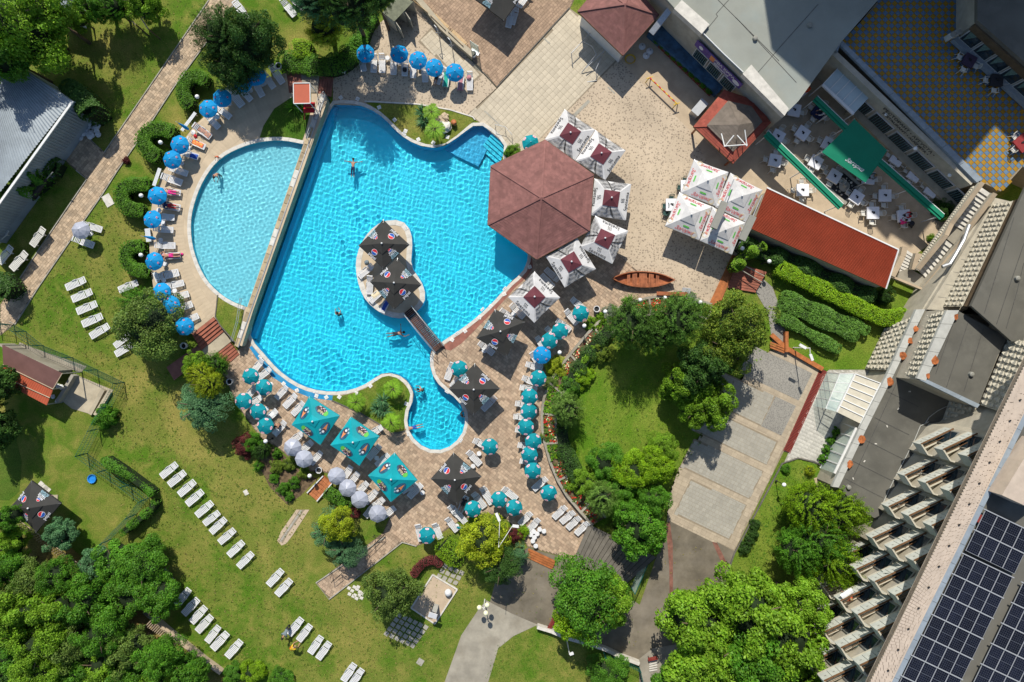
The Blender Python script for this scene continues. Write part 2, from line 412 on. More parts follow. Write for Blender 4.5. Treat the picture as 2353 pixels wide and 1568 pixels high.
PATH=DL(480,0,240,350,172,287,122,347,172,390,199,412,112,540,75,595,44,642,0,700,0,772,35,745,87,662,162,552,235,447,270,392,350,277,400,200,545,0,585,-50,515,-50)
pave('garden_path',PATH,.004,R(50),(.24,.3),(.22,.3,.4),M['pathpaver'],M['paverjoint'],singles=120,near=(-28,12))
kb=MB()
for seg in(DL(480,0,240,350,172,287),DL(585,-50,545,0,400,200,350,277,270,392,235,447,162,552,87,662,35,745,23,738),DL(175,393,199,412,112,540,75,595,44,642)):
 wall_strip(kb,W(seg),.09,0,.1)
kb.build('path_kerb',M['kerb'],kind='structure')
PLAZA=DL(1225,578,1300,590,1416,582,1464,622,1526,665,1524,684,1460,697,1400,725,1350,770,1312,818,1282,860,1258,905,1248,950,1249,985,1256,1030,1270,1075,1300,1130,1332,1168,1362,1205,1320,1288,1212,1257,1195,1225,1160,1190,1120,1180,1060,1195,1030,1215,985,1245,955,1256,925,1245,760,1378,725,1340,880,1225,895,1190,800,1135,760,1090,735,1083,700,1085,640,1030,600,1008,540,925,520,870,495,845,512,839,553,796,571,775)
_k=next(i for i,q in enumerate(POOL)if q==(1214,587))
PLAZA=PLAZA+POOL[:_k-1:-1][2:]
pave('paved_plaza',PLAZA,.006,R(-38),(.26,.3),(.28,.3,.46),M['paver'],M['paverjoint'],singles=290,near=(2,-12))
sheet('pebble_paving',DL(765,242,765,150,830,90,900,30,945,-20,975,30,1085,142,1142,204,1073,267,1000,250,860,246,800,242),.008,M['pebble'])
TILEP=DL(1142,202,1310,20,1345,45,1424,135,1236,324,1180,390,1163,334,1099,280,1073,265)
pave('tiled_plaza',TILEP,.008,R(46),.5,(.5,),M['bigtile'],M['tilejoint'],singles=280,piece='tile',near=(4,23),stag=False,thick=.012,jitter=.001)
pave('brown_paving',DL(945,-45,1340,-45,1310,20,1142,200,1085,140,960,-5),.006,R(46),(.24,.28),(.24,.28,.42),M['darkpaver'],M['paverjoint'],singles=60,near=(4,30))
kb=MB();wall_strip(kb,W(DL(1085,142,1142,202,1309,20)),.1,0,.1);kb.build('brown_paving_kerb',M['darkkerb'],kind='structure')
sheet('pebble_square',DL(1424,135,1461,178,1586,300,1640,400,1760,470,1695,585,1676,600,1626,702,1560,690,1526,674,1500,650,1464,622,1416,582,1300,590,1200,470,1180,395,1236,324),.010,M['pebble'])
sheet('apron_bed',DL(1236,324,1424,135,1345,30,1480,-40,1700,200,1812,255,1765,425,1700,560,1630,705,1500,640,1300,500),.005,M['tan'])
sheet('concrete_apron',DL(1345,30,1500,60,1560,100,1700,200,1760,230,1690,310,1600,375,1595,300,1461,178,1424,135),.007,M['tan'])
sheet('terrace_floor',DL(1640,360,1760,250,1935,105,2260,440,2165,540,2085,600,1960,700,1700,560),.009,M['tan'])
dm=MB()
for a,b in((T(2,0,290,350),T(2,0,350,405)),(T(2,0,880,800),T(2,0,945,860)),(T(2,0,570,1065),T(2,0,710,925)),(T(1,0,2100,1020),T(1,0,2240,1150))):
 dm.beam(P(*a,.018),P(*b,.018),.12 if a[0]!=T(2,0,570,1065)[0]else .3,.012)
dm.build('drain_cover',M['kerb'],kind='structure')
sheet('blue_deck_strip',TL(1,2,-60,60,0,150,60,230,150,330,260,400,380,470,500,520,700,545,730,500,600,490,430,440,300,370,180,290,60,160,-40,40),.034,M['bluepaint'],holes=())
sheet('red_deck_strip',DL(1222,590,1225,615,1208,640,1185,660,1150,700,1105,745,1060,790,1035,806,1012,800,1050,772,1070,757,1108,727,1145,692,1182,647,1202,634,1214,612),.036,M['redconc'])
def coping(name,loop,wd,z0,z1,mt,step=.55,closed=True,out=1,label=None,singles=True,jit=.004,parent=None):
 pts=smooth_loop(loop,2,closed)if closed else smooth_loop(loop,2,False)
 wp=W(pts,0);area=sum(wp[i-1].x*wp[i].y-wp[i].x*wp[i-1].y for i in range(len(wp)))
 sgn=(-1 if area>0 else 1)*out
 seg=[];acc=[wp[0]];src=wp+([wp[0]]if closed else[])
 cur=src[0];res=[cur];need=step
 for i in range(1,len(src)):
  a,b=src[i-1],src[i];L=(b-a).length;pos=0
  while L-pos>=need:
   pos+=need;res.append(a+(b-a)*(pos/L));need=step
  need-=(L-pos)
 if closed and(res[-1]-res[0]).length<step*.4:res.pop()
 off=offset([(p.x,p.y)for p in res],wd*sgn,closed)
 par=parent or empty(name,(0,0,0));par['kind']='structure'
 n=len(res);m=n if closed else n-1
 for i in range(m):
  j=(i+1)%n;g=.012
  a,b=Vector((res[i].x,res[i].y)),Vector((res[j].x,res[j].y));c,d=Vector(off[j]),Vector(off[i])
  t=(b-a).normalized()*g/2 if(b-a).length>0 else Vector((0,0))
  q=[a+t,b-t,c-t,d+t];ctr=sum(q,Vector((0,0)))/4
  mb=MB();mb.prism([p-ctr for p in q],z0,z1+random.uniform(-jit,jit))
  o=mb.build('coping_stone',mt,par);o.location=(ctr.x,ctr.y,0)
 return par
coping('pool_coping',POOL,.32,-.1,.045,M['coping'],.95)
M['black']=mat('black',(.02,.02,.02),.6,.1);M['white']=mat('white_plastic',(.62,.62,.61),.45,.04,3,rand=.04);M['whitepaint']=mat('white_paint',(.66,.66,.63),.6,.05,3)
def lid(x,y,rz,label,i):
 t=empty('skimmer_lid',P(x,y,0),rz,label,'skimmer lid','square white skimmer lids round the pool')
 mb=MB();mb.box((0,0,.05),(.34,.34,.05));mb.build('frame',M['whitepaint'],t)
 mb=MB();mb.lathe([(.11,.075),(.11,.088)],n=14);mb.build('cap',M['coping'],t)
LIDS=[(T(1,0,1133,990),'on the grass at the left tip of the rockery lawn'),(T(1,0,1275,1105),'on the left edge of the rockery lawn'),(T(1,0,1375,1207),'on the rockery lawn by the 1.90 mark'),(T(1,0,1493,1285),'near the bottom of the rockery lawn'),(T(1,0,1630,1315),'at the bottom tip of the rockery lawn'),(T(1,0,1760,1262),'on the right side of the rockery lawn'),(T(1,0,780,900),'on the pebble paving at the top left pool corner'),(T(1,0,935,912),'on the pebble paving above the top pool edge'),(T(1,2,378,452),'on the blue strip, second from its left end'),(T(1,2,255,390),'on the blue strip beside the first lounger'),(T(1,2,557,502),'on the blue strip left of its last lid'),(T(1,2,648,515),'at the right end of the blue strip'),(T(1,2,767,512),'on the palm lawn at its left tip'),(T(1,2,922,478),'on the palm lawn, second from the left'),(T(1,2,1052,410),'on the palm lawn near its top'),(T(1,2,1383,575),'on the palm lawn beside the pool neck'),(T(1,1,2282,1135),'on the red strip, topmost'),(T(1,1,2157,1248),'on the red strip, second from the top'),(T(1,1,2055,1350),'on the red strip, third from the top'),(T(1,1,1922,1475),'on the red strip, fourth from the top'),(T(1,1,1803,1556),'on the red strip, lowest'),(T(2,1,163,887),'beside the pool just below the maroon hexagonal roof')]
for i,(p,s)in enumerate(LIDS):lid(p[0],p[1],R(20+i*23%60),'square white skimmer lid '+s,i)
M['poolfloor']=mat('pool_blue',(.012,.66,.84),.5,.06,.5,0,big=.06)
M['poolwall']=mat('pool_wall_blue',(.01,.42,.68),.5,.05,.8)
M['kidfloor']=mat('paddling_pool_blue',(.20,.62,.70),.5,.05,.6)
mw=bpy.data.materials.new('water');mw.use_nodes=True;n_=mw.node_tree;n_.nodes.remove(n_.nodes['Principled BSDF'])
g_=n_.nodes.new('ShaderNodeBsdfGlass');g_.inputs['Roughness'].default_value=0;g_.inputs['IOR'].default_value=1.33;g_.inputs['Color'].default_value=(.97,1,1,1)
n_.links.new(g_.outputs[0],n_.nodes['Material Output'].inputs[0]);M['water']=mw
def rec(o):o.cycles.is_caustics_receiver=True;return o
PD=-1.45
WZ=-.10
fl=rec(sheet('pool_floor',[tuple(p)for p in poolWs],PD,M['poolfloor'],world=True))
def loop_wall(mb,loop,z0,z1,inward=True):
 n=len(loop);ar=sum(loop[i-1][0]*loop[i][1]-loop[i][0]*loop[i-1][1]for i in range(n))
 for i in range(n):
  a,b=loop[i],loop[(i+1)%n]
  if(ar>0)==inward:a,b=b,a
  mb.add([(a[0],a[1],z0),(b[0],b[1],z0),(b[0],b[1],z1),(a[0],a[1],z1)],[(0,1,2,3)])
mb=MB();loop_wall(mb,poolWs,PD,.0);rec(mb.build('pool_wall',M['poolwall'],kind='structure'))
mb=MB();a1,b1=P(760,240),P(571,775);d=(b1-a1).normalized();nn=Vector((-d.y,d.x,0));nn=nn if nn.x>0 else-nn
mb.add([a1+Vector((0,0,-.55)),b1+Vector((0,0,-.55)),b1+nn*.45+Vector((0,0,-.55)),a1+nn*.45+Vector((0,0,-.55)),b1+nn*.5+Vector((0,0,PD+.01)),a1+nn*.5+Vector((0,0,PD+.01))],[(0,1,2,3),(3,2,4,5)])
M['ledge']=mat('pool_ledge_pale_blue',(.02,.47,.72),.5,.05,.8)
rec(mb.build('pool_ledge',M['ledge'],kind='structure'))
bay=W(TL(1,2,1880,560,1925,640,1940,720,1925,815,1880,900,1805,970,1720,1012,1620,1018,1525,982,1440,910,1390,825,1378,735,1390,650),0)
mb=MB();bi=offset([(p.x,p.y)for p in bay],.36,False);bj=offset([(p.x,p.y)for p in bay],-.36,False)
cb=P(1003,965)
inn=bi if(Vector((*bi[5],0))-cb).length<(Vector((*bj[5],0))-cb).length else bj
for i in range(len(bay)-1):
 q=[(bay[i].x,bay[i].y),(bay[i+1].x,bay[i+1].y),inn[i+1],inn[i]]
 mb.prism([Vector((*t,0))for t in q],PD,-.62)
rec(mb.build('bay_bench',M['poolfloor'],kind='structure'))
es=empty('pool_steps',(0,0,0),0,'blue underwater steps in the top right pool corner','pool steps')
pa,pb=P(1131,304),P(1170,338);dirs=(pb-pa).normalized();nrm=Vector((dirs.y,-dirs.x,0));nrm=nrm if nrm.x<0 else-nrm
for k in range(5):
 z=-.28-.2*k;m_=MB();a=pa+nrm*(.36*k);b=pb+nrm*(.36*k)+dirs*.1;c=b+nrm*.36;e=a+nrm*.36
 m_.prism([a,b,c,e],PD,z);rec(m_.build('step',M['poolfloor'],es));KIDS.setdefault(es.name,[])
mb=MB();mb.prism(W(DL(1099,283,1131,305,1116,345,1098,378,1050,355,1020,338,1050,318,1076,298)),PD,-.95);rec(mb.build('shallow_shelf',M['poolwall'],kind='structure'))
def water(name,loop,z,res,lam,amp,seed,label=None,rings=()):
 xs=[p[0]for p in loop];ys=[p[1]for p in loop]
 x0,x1,y0,y1=min(xs)-.2,max(xs)+.2,min(ys)-.2,max(ys)+.2
 nx,ny=int((x1-x0)/res)+1,int((y1-y0)/res)+1
 gx=x0+np.arange(nx)*res;gy=y0+np.arange(ny)*res
 X,Y=np.meshgrid(gx,gy,indexing='ij');Z=np.zeros_like(X);rg=np.random.default_rng(seed)
 amod=.85+.22*np.sin(X*.31+Y*.17+1)*np.sin(Y*.27-X*.13+.5)
 for k in range(34):
  l=rg.uniform(*lam);th=rg.uniform(0,6.283);ph=rg.uniform(0,6.283)
  kk=6.283/l;a=amp*(l/lam[1])**1.5*rg.uniform(.6,1)
  Z+=a*np.sin(kk*(X*math.cos(th)+Y*math.sin(th))+ph+.6*np.sin(X*.5+Y*.4+k))
 Z*=amod
 for(rx,ry,ra,rl,rr)in rings:
  r=np.hypot(X-rx,Y-ry);Z+=ra*np.cos(6.283*r/rl)*np.exp(-r/rr)
 CXm=(X[:-1,:-1]+res/2);CYm=(Y[:-1,:-1]+res/2)
 def ev(poly):
  ins=np.zeros(CXm.shape,bool);j=len(poly)-1
  for i in range(len(poly)):
   xi,yi,xj,yj=poly[i][0],poly[i][1],poly[j][0],poly[j][1]
   if yi!=yj:
    ins^=((yi>CYm)!=(yj>CYm))&(CXm<(xj-xi)*(CYm-yi)/(yj-yi)+xi)
   j=i
  return ins
 ar=sum(loop[i-1][0]*loop[i][1]-loop[i][0]*loop[i-1][1]for i in range(len(loop)))
 grown=offset([(p[0],p[1])for p in loop],-.12 if ar>0 else .12,True)
 ins=ev(grown)
 I,J=np.nonzero(ins)
 idx=lambda i,j:i*ny+j
 F=np.stack([idx(I,J),idx(I+1,J),idx(I+1,J+1),idx(I,J+1)],-1)
 used,inv=np.unique(F.ravel(),return_inverse=True);F=inv.reshape(-1,4)
 V=np.stack([X.ravel()[used],Y.ravel()[used],(Z+z).ravel()[used]],-1)
 me=bpy.data.meshes.new(name);me.vertices.add(len(V));me.vertices.foreach_set('co',V.ravel())
 me.loops.add(F.size);me.loops.foreach_set('vertex_index',F.ravel().astype(np.int32))
 me.polygons.add(len(F));me.polygons.foreach_set('loop_start',np.arange(0,F.size,4,dtype=np.int32));me.polygons.foreach_set('loop_total',np.full(len(F),4,np.int32))
 me.polygons.foreach_set('use_smooth',np.ones(len(F),bool));me.update(calc_edges=True);me.materials.append(M['water'])
 o=obj(name,me,kind='structure');o.cycles.is_caustics_caster=True;return o
sw=P(*T(1,0,895,1520));sw2=P(*T(1,1,1700,520))
water('pool_water',[(p.x,p.y)for p in poolWs],WZ,.048,(.22,.62),.0025,5,rings=[(sw.x,sw.y,.0022,.42,1.6),(P(904,768).x,P(904,768).y,.002,.4,1.2),(P(975,893).x,P(975,893).y,.002,.35,.8)])
mb=MB();isw=W(smooth_loop(ISLAND,2),0);mb.prism(isw,PD,.03,bottom=False);isl=mb.build('island_core',M['poolwall'],kind='structure');rec(isl)
isl.name='pool_island'
coping('island_coping',ISLAND,.5,.0,.07,M['coping'],.8,out=-1)
ii=offset([(p.x,p.y)for p in isw],.48 if sum(isw[i-1].x*isw[i].y-isw[i].x*isw[i-1].y for i in range(len(isw)))>0 else-.48,True)
mb=MB();mb.prism([Vector((*p,0))for p in ii],.02,.05);mb.build('island_deck',M['deckconc'],kind='structure')
def plinth(name,outer,z1,mt,smat,holes=(),depth=None):
 o=sheet(name,outer,z1,mt,holes=holes)
 mb=MB();w_=W(outer,z1);loop_wall(mb,w_,0,z1,inward=False)
 mb.build(name+'_side',smat,o,kind='structure');return o
pl=plinth('upper_terrace',[q for q in KT_OUT if q not in()],TZ,M['deckconc'],M['concrete'],holes=[KIDS_POOL])
kw=W(KIDS_POOL,TZ)
kc=P(700,520,TZ)
import itertools
ktp=W(KT_OUT,TZ);ktl=[(p.x,p.y)for p in ktp];kpl=[(p.x,p.y)for p in W(smooth_loop(KIDS_POOL,1),TZ)]
nslab=0
for i in range(96):
 a0=R(100+i*1.75);a1=R(100+(i+1)*1.75)
 for r0,r1 in((10.2,11.4),(11.42,12.62),(12.64,13.84),(13.86,15.06)):
  q=[]
  for(rr,aa)in((r0,a0),(r1,a0),(r1,a1),(r0,a1)):
   q.append((kc.x+rr*math.cos(aa),kc.y+rr*math.sin(aa)))
  if all(inside(p,ktl)for p in q)and not any(inside(p,kpl)for p in q):
   c=Vector((sum(p[0]for p in q)/4,sum(p[1]for p in q)/4,0))
   m_=MB();m_.prism([(Vector((p[0],p[1],0))-c)*.988 for p in q],0,.012);o=m_.build('slab',mat_single(M['deckconc']),pl);o.location=(c.x,c.y,TZ);nslab+=1
KD=TZ-.62
kf=rec(sheet('paddling_pool_floor',[tuple(p)for p in kw],KD,M['kidfloor'],world=True))
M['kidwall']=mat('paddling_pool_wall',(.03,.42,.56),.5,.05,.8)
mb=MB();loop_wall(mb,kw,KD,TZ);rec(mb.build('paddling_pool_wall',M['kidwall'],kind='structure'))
kr=P(*T(1,0,-300,-50));
pk=P(*T(0,1,2040,90),TZ)
water('paddling_pool_water',[(p.x,p.y)for p in kw],TZ-.06,.055,(.22,.55),.0028,9,rings=[(pk.x,pk.y,.0035,.38,2.2)])
cp=empty('paddling_pool_coping');cp.location=(0,0,TZ)
arcs=smooth_loop(KIDS_POOL[:],1,False)
s_=(H-TZ)/H
coping('paddling_pool_coping',[((p[0]-CX)*s_+CX,(p[1]-CY)*s_+CY)for p in KIDS_POOL],.34,-.05,.05,M['coping'],.7,closed=False,out=1,parent=cp)
for c in list(bpy.data.objects):
 if c.parent==cp:c.location.z=0
M['shade0']=mat('dark_pit',(.05,.03,.025),.95,.2)  # near-black tone painted as shade below the grating
sheet('rockery_lawn',TL(1,0,1010,945,1060,945,1480,968,1780,1020,1980,1080,2005,1110,1940,1165,1840,1250,1740,1318,1660,1335,1560,1325,1450,1285,1360,1235,1285,1160,1210,1085,1140,1025),.05,M['grass'])
kb=MB();wall_strip(kb,W(TL(1,0,1000,940,1060,942,1480,965,1780,1017,1990,1082,2010,1108)),.12,0,.1);kb.build('rockery_kerb',M['coping'],kind='structure')
sheet('palm_lawn',TL(1,2,705,500,800,498,900,476,1010,432,1090,375,1160,330,1220,318,1290,335,1350,378,1400,440,1418,490,1405,560,1370,640,1360,730,1370,825,1280,840,1200,800,960,660,700,545),.05,M['grass'])
kb=MB();wall_strip(kb,W(TL(1,2,697,548,960,664,1200,806,1285,848,1372,828)),.1,0,.11);kb.build('palm_lawn_kerb',M['darkkerb'],kind='structure')
sheet('terrace_top_lawn',DL(668,225,715,215,715,250,703,300,694,325,640,318,597,316,605,290,630,250),TZ+.02,M['grass2'])
sheet('terrace_low_lawn',DL(498,680,530,692,562,703,552,760,541,786,505,745,494,728),TZ+.02,M['grass'])
kb=MB();wall_strip(kb,W(DL(500,678,494,728,505,748,541,790),TZ),.09,TZ,TZ+.09);kb.build('low_lawn_kerb',M['darkkerb'],kind='structure')
IN=DL(1345,770,1400,720,1520,700,1640,700,1760,700,1780,790,1700,880,1650,970,1590,1040,1545,1120,1532,1200,1480,1290,1400,1230,1340,1170,1290,1110,1258,1030,1250,950,1270,870)
sheet('garden_lawn',IN,.012,M['grass3'])
sheet('hedge_garden',DL(1750,560,2100,640,2100,760,2020,790,2000,852,1895,855,1815,805,1790,760,1780,650),.014,M['grass3'])
sheet('right_lawn',DL(1655,1375,1690,1270,1800,1065,1835,1056,1880,1070,1920,1120,2000,1200,2000,1600,1600,1600),.013,M['grass3'])
kb=MB();wall_strip(kb,W(DL(1652,1378,1688,1272,1798,1066,1833,1054,1870,1062,1905,1080)),.12,0,.12);kb.build('right_lawn_kerb',M['darkkerb'],kind='structure')
sheet('dry_scrub',DL(60,1230,130,1230,330,1400,520,1560,500,1600,-60,1600,-60,1200),.012,M['dryscrub'])
sheet('bare_soil_bed',DL(600,1010,640,1035,700,1090,730,1100,690,1140,660,1160,620,1120,590,1060),.014,M['soil'])
sheet('asphalt_drive',DL(1138,1338,1165,1300,1212,1258,1322,1290,1470,1390,1540,1190,1690,1268,1656,1372,1560,1480,1500,1600,1470,1600,1468,1520,1380,1490,1235,1435,1150,1460,1120,1405),.016,M['asphalt'])
sheet('concrete_lane',DL(1118,1380,1175,1410,1236,1436,1180,1462,1145,1490,1112,1600,1010,1600,1060,1460,1100,1400),.019,M['oldconc'])
sheet('bare_lane_end',DL(1468,1515,1500,1490,1560,1480,1560,1620,1480,1620),.020,M['oldconc'])
M['redstrip']=mat('red_joint_strip',(.22,.10,.07),.9,.25,2,.2,dark=(.15,.12,.1),darkscale=1.5)
for i,q in enumerate((TL(2,3,1415,120,1450,90,1478,300,1480,700,1470,900,1450,900,1445,500),TL(2,3,1840,275,1885,285,1985,490,1960,535,1935,490))):
 sheet('red_joint_strip',q,.024,M['redstrip'])
CT=DL(1770,806,1820,798,1892,855,1790,1060,1687,1268,1532,1200,1535,1140,1560,1075,1600,1010,1640,965,1690,880)
pave('slab_court',CT,.012,R(-26),.42,(.42,.5),M['bandtile'],M['tilejoint'],singles=120,piece='slab',near=(22,-8),thick=.01,jitter=.001)
def tt(x,y):return(x,y)
ax=Vector((1892-1687,855-1268)).normalized();bx_=Vector((-.93,-.40))
c0=Vector((1680,1252))
def court(u,v):q=c0+ax*u+Vector((-.905,-.425))*v;return(q.x,q.y)
cells=[(8,98,8,150,'g'),(112,185,8,185,'g'),(200,262,8,200,'g'),(276,352,8,60,'c'),(276,352,60,200,'g'),(366,436,8,160,'c')]
for(u0,u1,v0,v1,k)in cells:
 q=[court(u0,v0),court(u1,v0),court(u1,v1),court(u0,v1)]
 if k=='c':sheet('cobble_field',q,.030,M['pebblegrey'])
 else:pave('grey_slab_field',q,.028,R(-26),.36,(.36,),M['greytile'],M['tilejoint'],piece='grey_slab',thick=.008,jitter=.001,singles=40,near=(18,-15))
MAR=DL(1890,862,1905,850,2000,850,2010,870,1930,1100,1905,1085,1880,1068,1840,1054,1802,1063)
pave('marble_forecourt',MAR,.022,R(-26),.34,(.34,.5),M['marble'],M['kerb'],piece='marble_slab',thick=.01,singles=120,near=(27,-8))
M['redmetal']=mat('red_metal',(.22,.035,.025),.5,.15,3)
sheet('grating_pit',[T(3,2,535,270),T(3,2,480,255),T(3,2,145,1015),T(3,2,200,1030)],.027,M['shade0'])  # flat dark sheet stands in for the shade under the bars
g=empty('drain_grating',(0,0,0),0,'long red slatted drain grating beside the marble forecourt','grating')
a,b=P(*T(3,2,510,265),.03),P(*T(3,2,170,1020),.03);d=(b-a);L=d.length;d.normalize();nn=Vector((-d.y,d.x,0))
mb=MB();mb.beam(a-nn*.33,b-nn*.33,.05,.05);mb.beam(a+nn*.33,b+nn*.33,.05,.05);mb.build('frame',M['redmetal'],g)
bar=MB();bar.box((0,0,0),(.09,.62,.05));bm_=bar.mesh('bar',M['redmetal'])
for k in range(int(L/.14)):
 o=obj('bar',bm_,g);o.location=a+d*(k*.14+.07);o.rotation_euler=(0,0,math.atan2(d.y,d.x))
sheet('gravel_path',DL(1730,660,1752,640,1775,660,1790,700,1812,790,1800,800,1775,790,1765,720),.026,M['pebblegrey'])
sheet('shed_apron',TL(0,2,700,310,1040,450,900,690,660,620,560,540,640,330),.03,M['concrete'])
sheet('shed_path',TL(0,2,180,10,300,60,800,230,740,290,420,170,160,60),.022,M['oldconc'])
sheet('shaded_yard',DL(0,950,30,980,50,1060,45,1130,20,1150,-40,1150,-40,900),.010,M['grass2'])  # darker grass patch stands in for tree shade on the yard
def slabs(name,pts,z,size,rz,label,mt):
 t=empty(name,P(*pts[0],0),0,label,'stepping stones')
 q=MB();q.box((0,0,0),(size[0],size[1],.05));me=q.mesh('slab',mt)
 for p in pts:
  o=obj('slab',me,t);v=P(*p,0)-P(*pts[0],0);o.location=(v.x,v.y,z);o.rotation_euler=(0,0,rz+random.uniform(-.05,.05))
pts=[]
for i in range(6):
 for j in range(5):
  pts.append(T(1,3,1300+48*i-30*j+20,960+22*i+42*j-10))
slabs('stepping_stones',[p for p in pts if p[0]<980],.03,(.42,.40),R(-35),'grid of grey slabs with grass joints below the sandpit',M['greytile'])
pts=[T(1,3,1740+50*i-28*j,500+20*i+45*j)for i in range(4)for j in range(4)]
slabs('stepping_stones',pts,.03,(.42,.40),R(-30),'grey slabs with grass joints above the sandpit',M['greytile'])
slabs('stepping_stones',[T(1,3,*p)for p in((855,700),(905,690),(885,725),(930,710),(955,735),(910,765),(950,765),(975,750),(860,755),(895,775),(925,795),(970,790),(940,690))],.03,(.32,.28),R(-25),'loose pale slabs between the ramp and the green tree',M['coping'])
slabs('paving_slab',[T(1,3,1510,1378)],.03,(.6,.6),R(-30),'single grey slab in the lawn under the tree shadow',M['greytile'])
slabs('paving_slab',[T(0,1,995,275)],.03,(1.15,.8),R(-60),'large pale slab in the grass beside the second topiary',M['coping'])
slabs('paving_slab',[T(0,2,2262,1390)],.03,(.5,.4),R(-60),'broken pale stone in the lawn above the long lounger row',M['coping'])
slabs('stepping_stones',[T(0,2,*p)for p in((380,1310),(410,1340),(445,1365),(425,1350))],.03,(.42,.4),R(-40),'cracked pale slabs beside the black umbrella in the lower yard',M['coping'])
t=empty('sandpit',P(*T(1,3,1640,820),0),0,'pale sandpit court with a white raised rim, in the lower lawn','sandpit')
o0=t.location
sp=smooth_loop(TL(1,3,1625,575,1850,710,1645,1025,1428,880),0)
M['sand']=mat('sand',(.46,.36,.25),.9,.08,1.5,.15)
q=[p-o0 for p in W(sp,0)];mb=MB();mb.prism(q,0,.06);mb.build('sand_bed',M['sand'],t)
for i in range(4):
 mb=MB();a,b=q[i],q[(i+1)%4];mb.beam(a+Vector((0,0,.07)),b+Vector((0,0,.07)),.13,.14+.004*i);mb.build('rim',M['coping'],t)
kb=MB();wall_strip(kb,W(DL(885,1232,726,1338,757,1378,925,1247,957,1256)),.1,0,.12);kb.build('ramp_kerb',M['kerb'],kind='structure')
sheet('garden_walk',TL(1,3,370,-20,490,-20,340,210,280,290,235,310,195,265,230,180),.022,M['sand'])
pave('garden_walk_slabs',TL(1,3,400,-20,450,-20,300,190,245,290,212,265),.026,R(56),.38,(.4,),M['greytile'],M['tilejoint'],piece='slab',singles=40,near=(-18,-18),thick=.01)
M['stepred']=mat('red_step',(.33,.11,.065),.7,.18,1.5,.15,dark=(.22,.1,.07),darkscale=.6,darkamt=.4)
M['stepwood']=mat('orange_wood',(.40,.135,.04),.6,.22,2.5,.15)
M['stepgrey']=mat('weathered_boards',(.15,.135,.11),.85,.15,1.5,.3,rand=.12)
def flight(q4,n,z0,z1,mt,label,name='steps',solid=0.0,gap=.0,thick=None,group=None):
 """q4: corners (top-left, top-right, bottom-right, bottom-left) in picture units; n treads from z0 (first side) to z1"""
 a,b,c,d=q4;ctr=P(sum(p[0]for p in q4)/4,sum(p[1]for p in q4)/4,0)
 t=empty(name,ctr,0,label,'steps',group)
 for i in range(n):
  z=z0+(z1-z0)*((i+.5)/n);f0,f1=i/n,(i+1-gap)/n
  L=lambda p,r,f:(p[0]+(r[0]-p[0])*f,p[1]+(r[1]-p[1])*f)
  q=[L(a,d,f0),L(b,c,f0),L(b,c,f1),L(a,d,f1)]
  w3=[P(*p,z)-ctr for p in q]
  mb=MB();mb.prism([Vector((v.x,v.y,0))for v in w3],max(-.02,(z-thick)if thick else-.02),z);mb.build('tread',mt,t)
 return t
t00_=T
flight([T(0,1,1760,1500),T(0,1,1960,1345),T(0,1,2055,1480),T(0,1,1850,1650)],5,TZ+.05,TZ-.55,M['stepred'],'red brown steps leading down from the paddling pool terrace')
sheet('step_landing',DL(463,803,514,762,531,785,512,800,478,828),TZ-.58,M['concrete'])
flight([T(0,2,1970,115),T(0,2,2110,10),T(0,2,2200,120),T(0,2,2060,240)],5,TZ-.6,.05,M['stepred'],'red brown steps going down beside the corner of the main pool')
flight([T(0,2,1925,100),T(0,2,1840,20),T(0,2,1530,240),T(0,2,1600,360)],7,TZ-.6,.05,M['redconc'],'shaded red steps descending to the lawn under the tree')
flight([T(1,0,272,625),T(1,0,272,875),T(1,0,437,855),T(1,0,415,630)],6,TZ-.1,.75,M['redconc'],'upper left flight of shaded red steps by the lifeguard hut')
flight([T(1,0,568,640),T(1,0,550,850),T(1,0,690,890),T(1,0,715,650)],6,.75,.1,M['redconc'],'shaded red steps between the landing and the pebble paving')
sheet('top_landing',DL(690,157,735,160,730,213,697,214),.78,M['oldconc'])
t=empty('board_steps',P(*T(2,3,900,400),0),0,'broad flight of grey weathered board steps between two trees','steps')
o0=t.location
A0,A1=Vector(T(2,3,560,460)),Vector(T(2,3,1050,665));B0,B1=Vector(T(2,3,705,115)),Vector(T(2,3,1330,420))
for i in range(15):
 f0,f1=i/15,(i+.9)/15
 q=[A0.lerp(A1,f0),B0.lerp(B1,f0),B0.lerp(B1,f1),A0.lerp(A1,f1)]
 z=.62-.04*i;w3=[P(v.x,v.y,z)-o0 for v in q]
 mb=MB();mb.prism([Vector((v.x,v.y,0))for v in w3],z-.12,z);mb.build('board',M['stepgrey'],t)
M['shade']=mat('dark_gap',(.03,.027,.022),.95,.2)  # near-black tone painted as shade in the step gaps
sheet('board_step_base',[tuple(A0),tuple(B0),tuple(B1),tuple(A1)],.05,M['shade'])  # dark sheet paints the shade seen between the boards
t=empty('board_steps',P(*T(2,3,1300,1410),0),0,'small flight of pale boards at the bottom by the big maple','steps');o0=t.location
for i in range(6):
 a,b=Vector(T(2,3,1262,1362+20*i)),Vector(T(2,3,1335,1340+22*i));mb=MB();mb.beam(P(*a,.1)-o0,P(*b,.1)-o0,.12,.06);mb.build('board',M['coping'],t)
t=empty('wooden_steps',P(*T(2,3,270,430),0),0,'orange wooden slatted steps below the plaza','steps');o0=t.location
for i in range(4):
 a=Vector(T(2,3,150,345)).lerp(Vector(T(2,3,140,410)),i/3);b=Vector(T(2,3,398,460)).lerp(Vector(T(2,3,375,520)),i/3)
 mb=MB();mb.beam(P(*a,.3-.07*i)-o0,P(*b,.3-.07*i)-o0,.23,.05);mb.build('plank',M['stepwood'],t)
t=empty('wooden_deck',P(*T(2,1,1950,1000),0),0,'orange wooden deck strip beside the pebble square','deck');o0=t.location
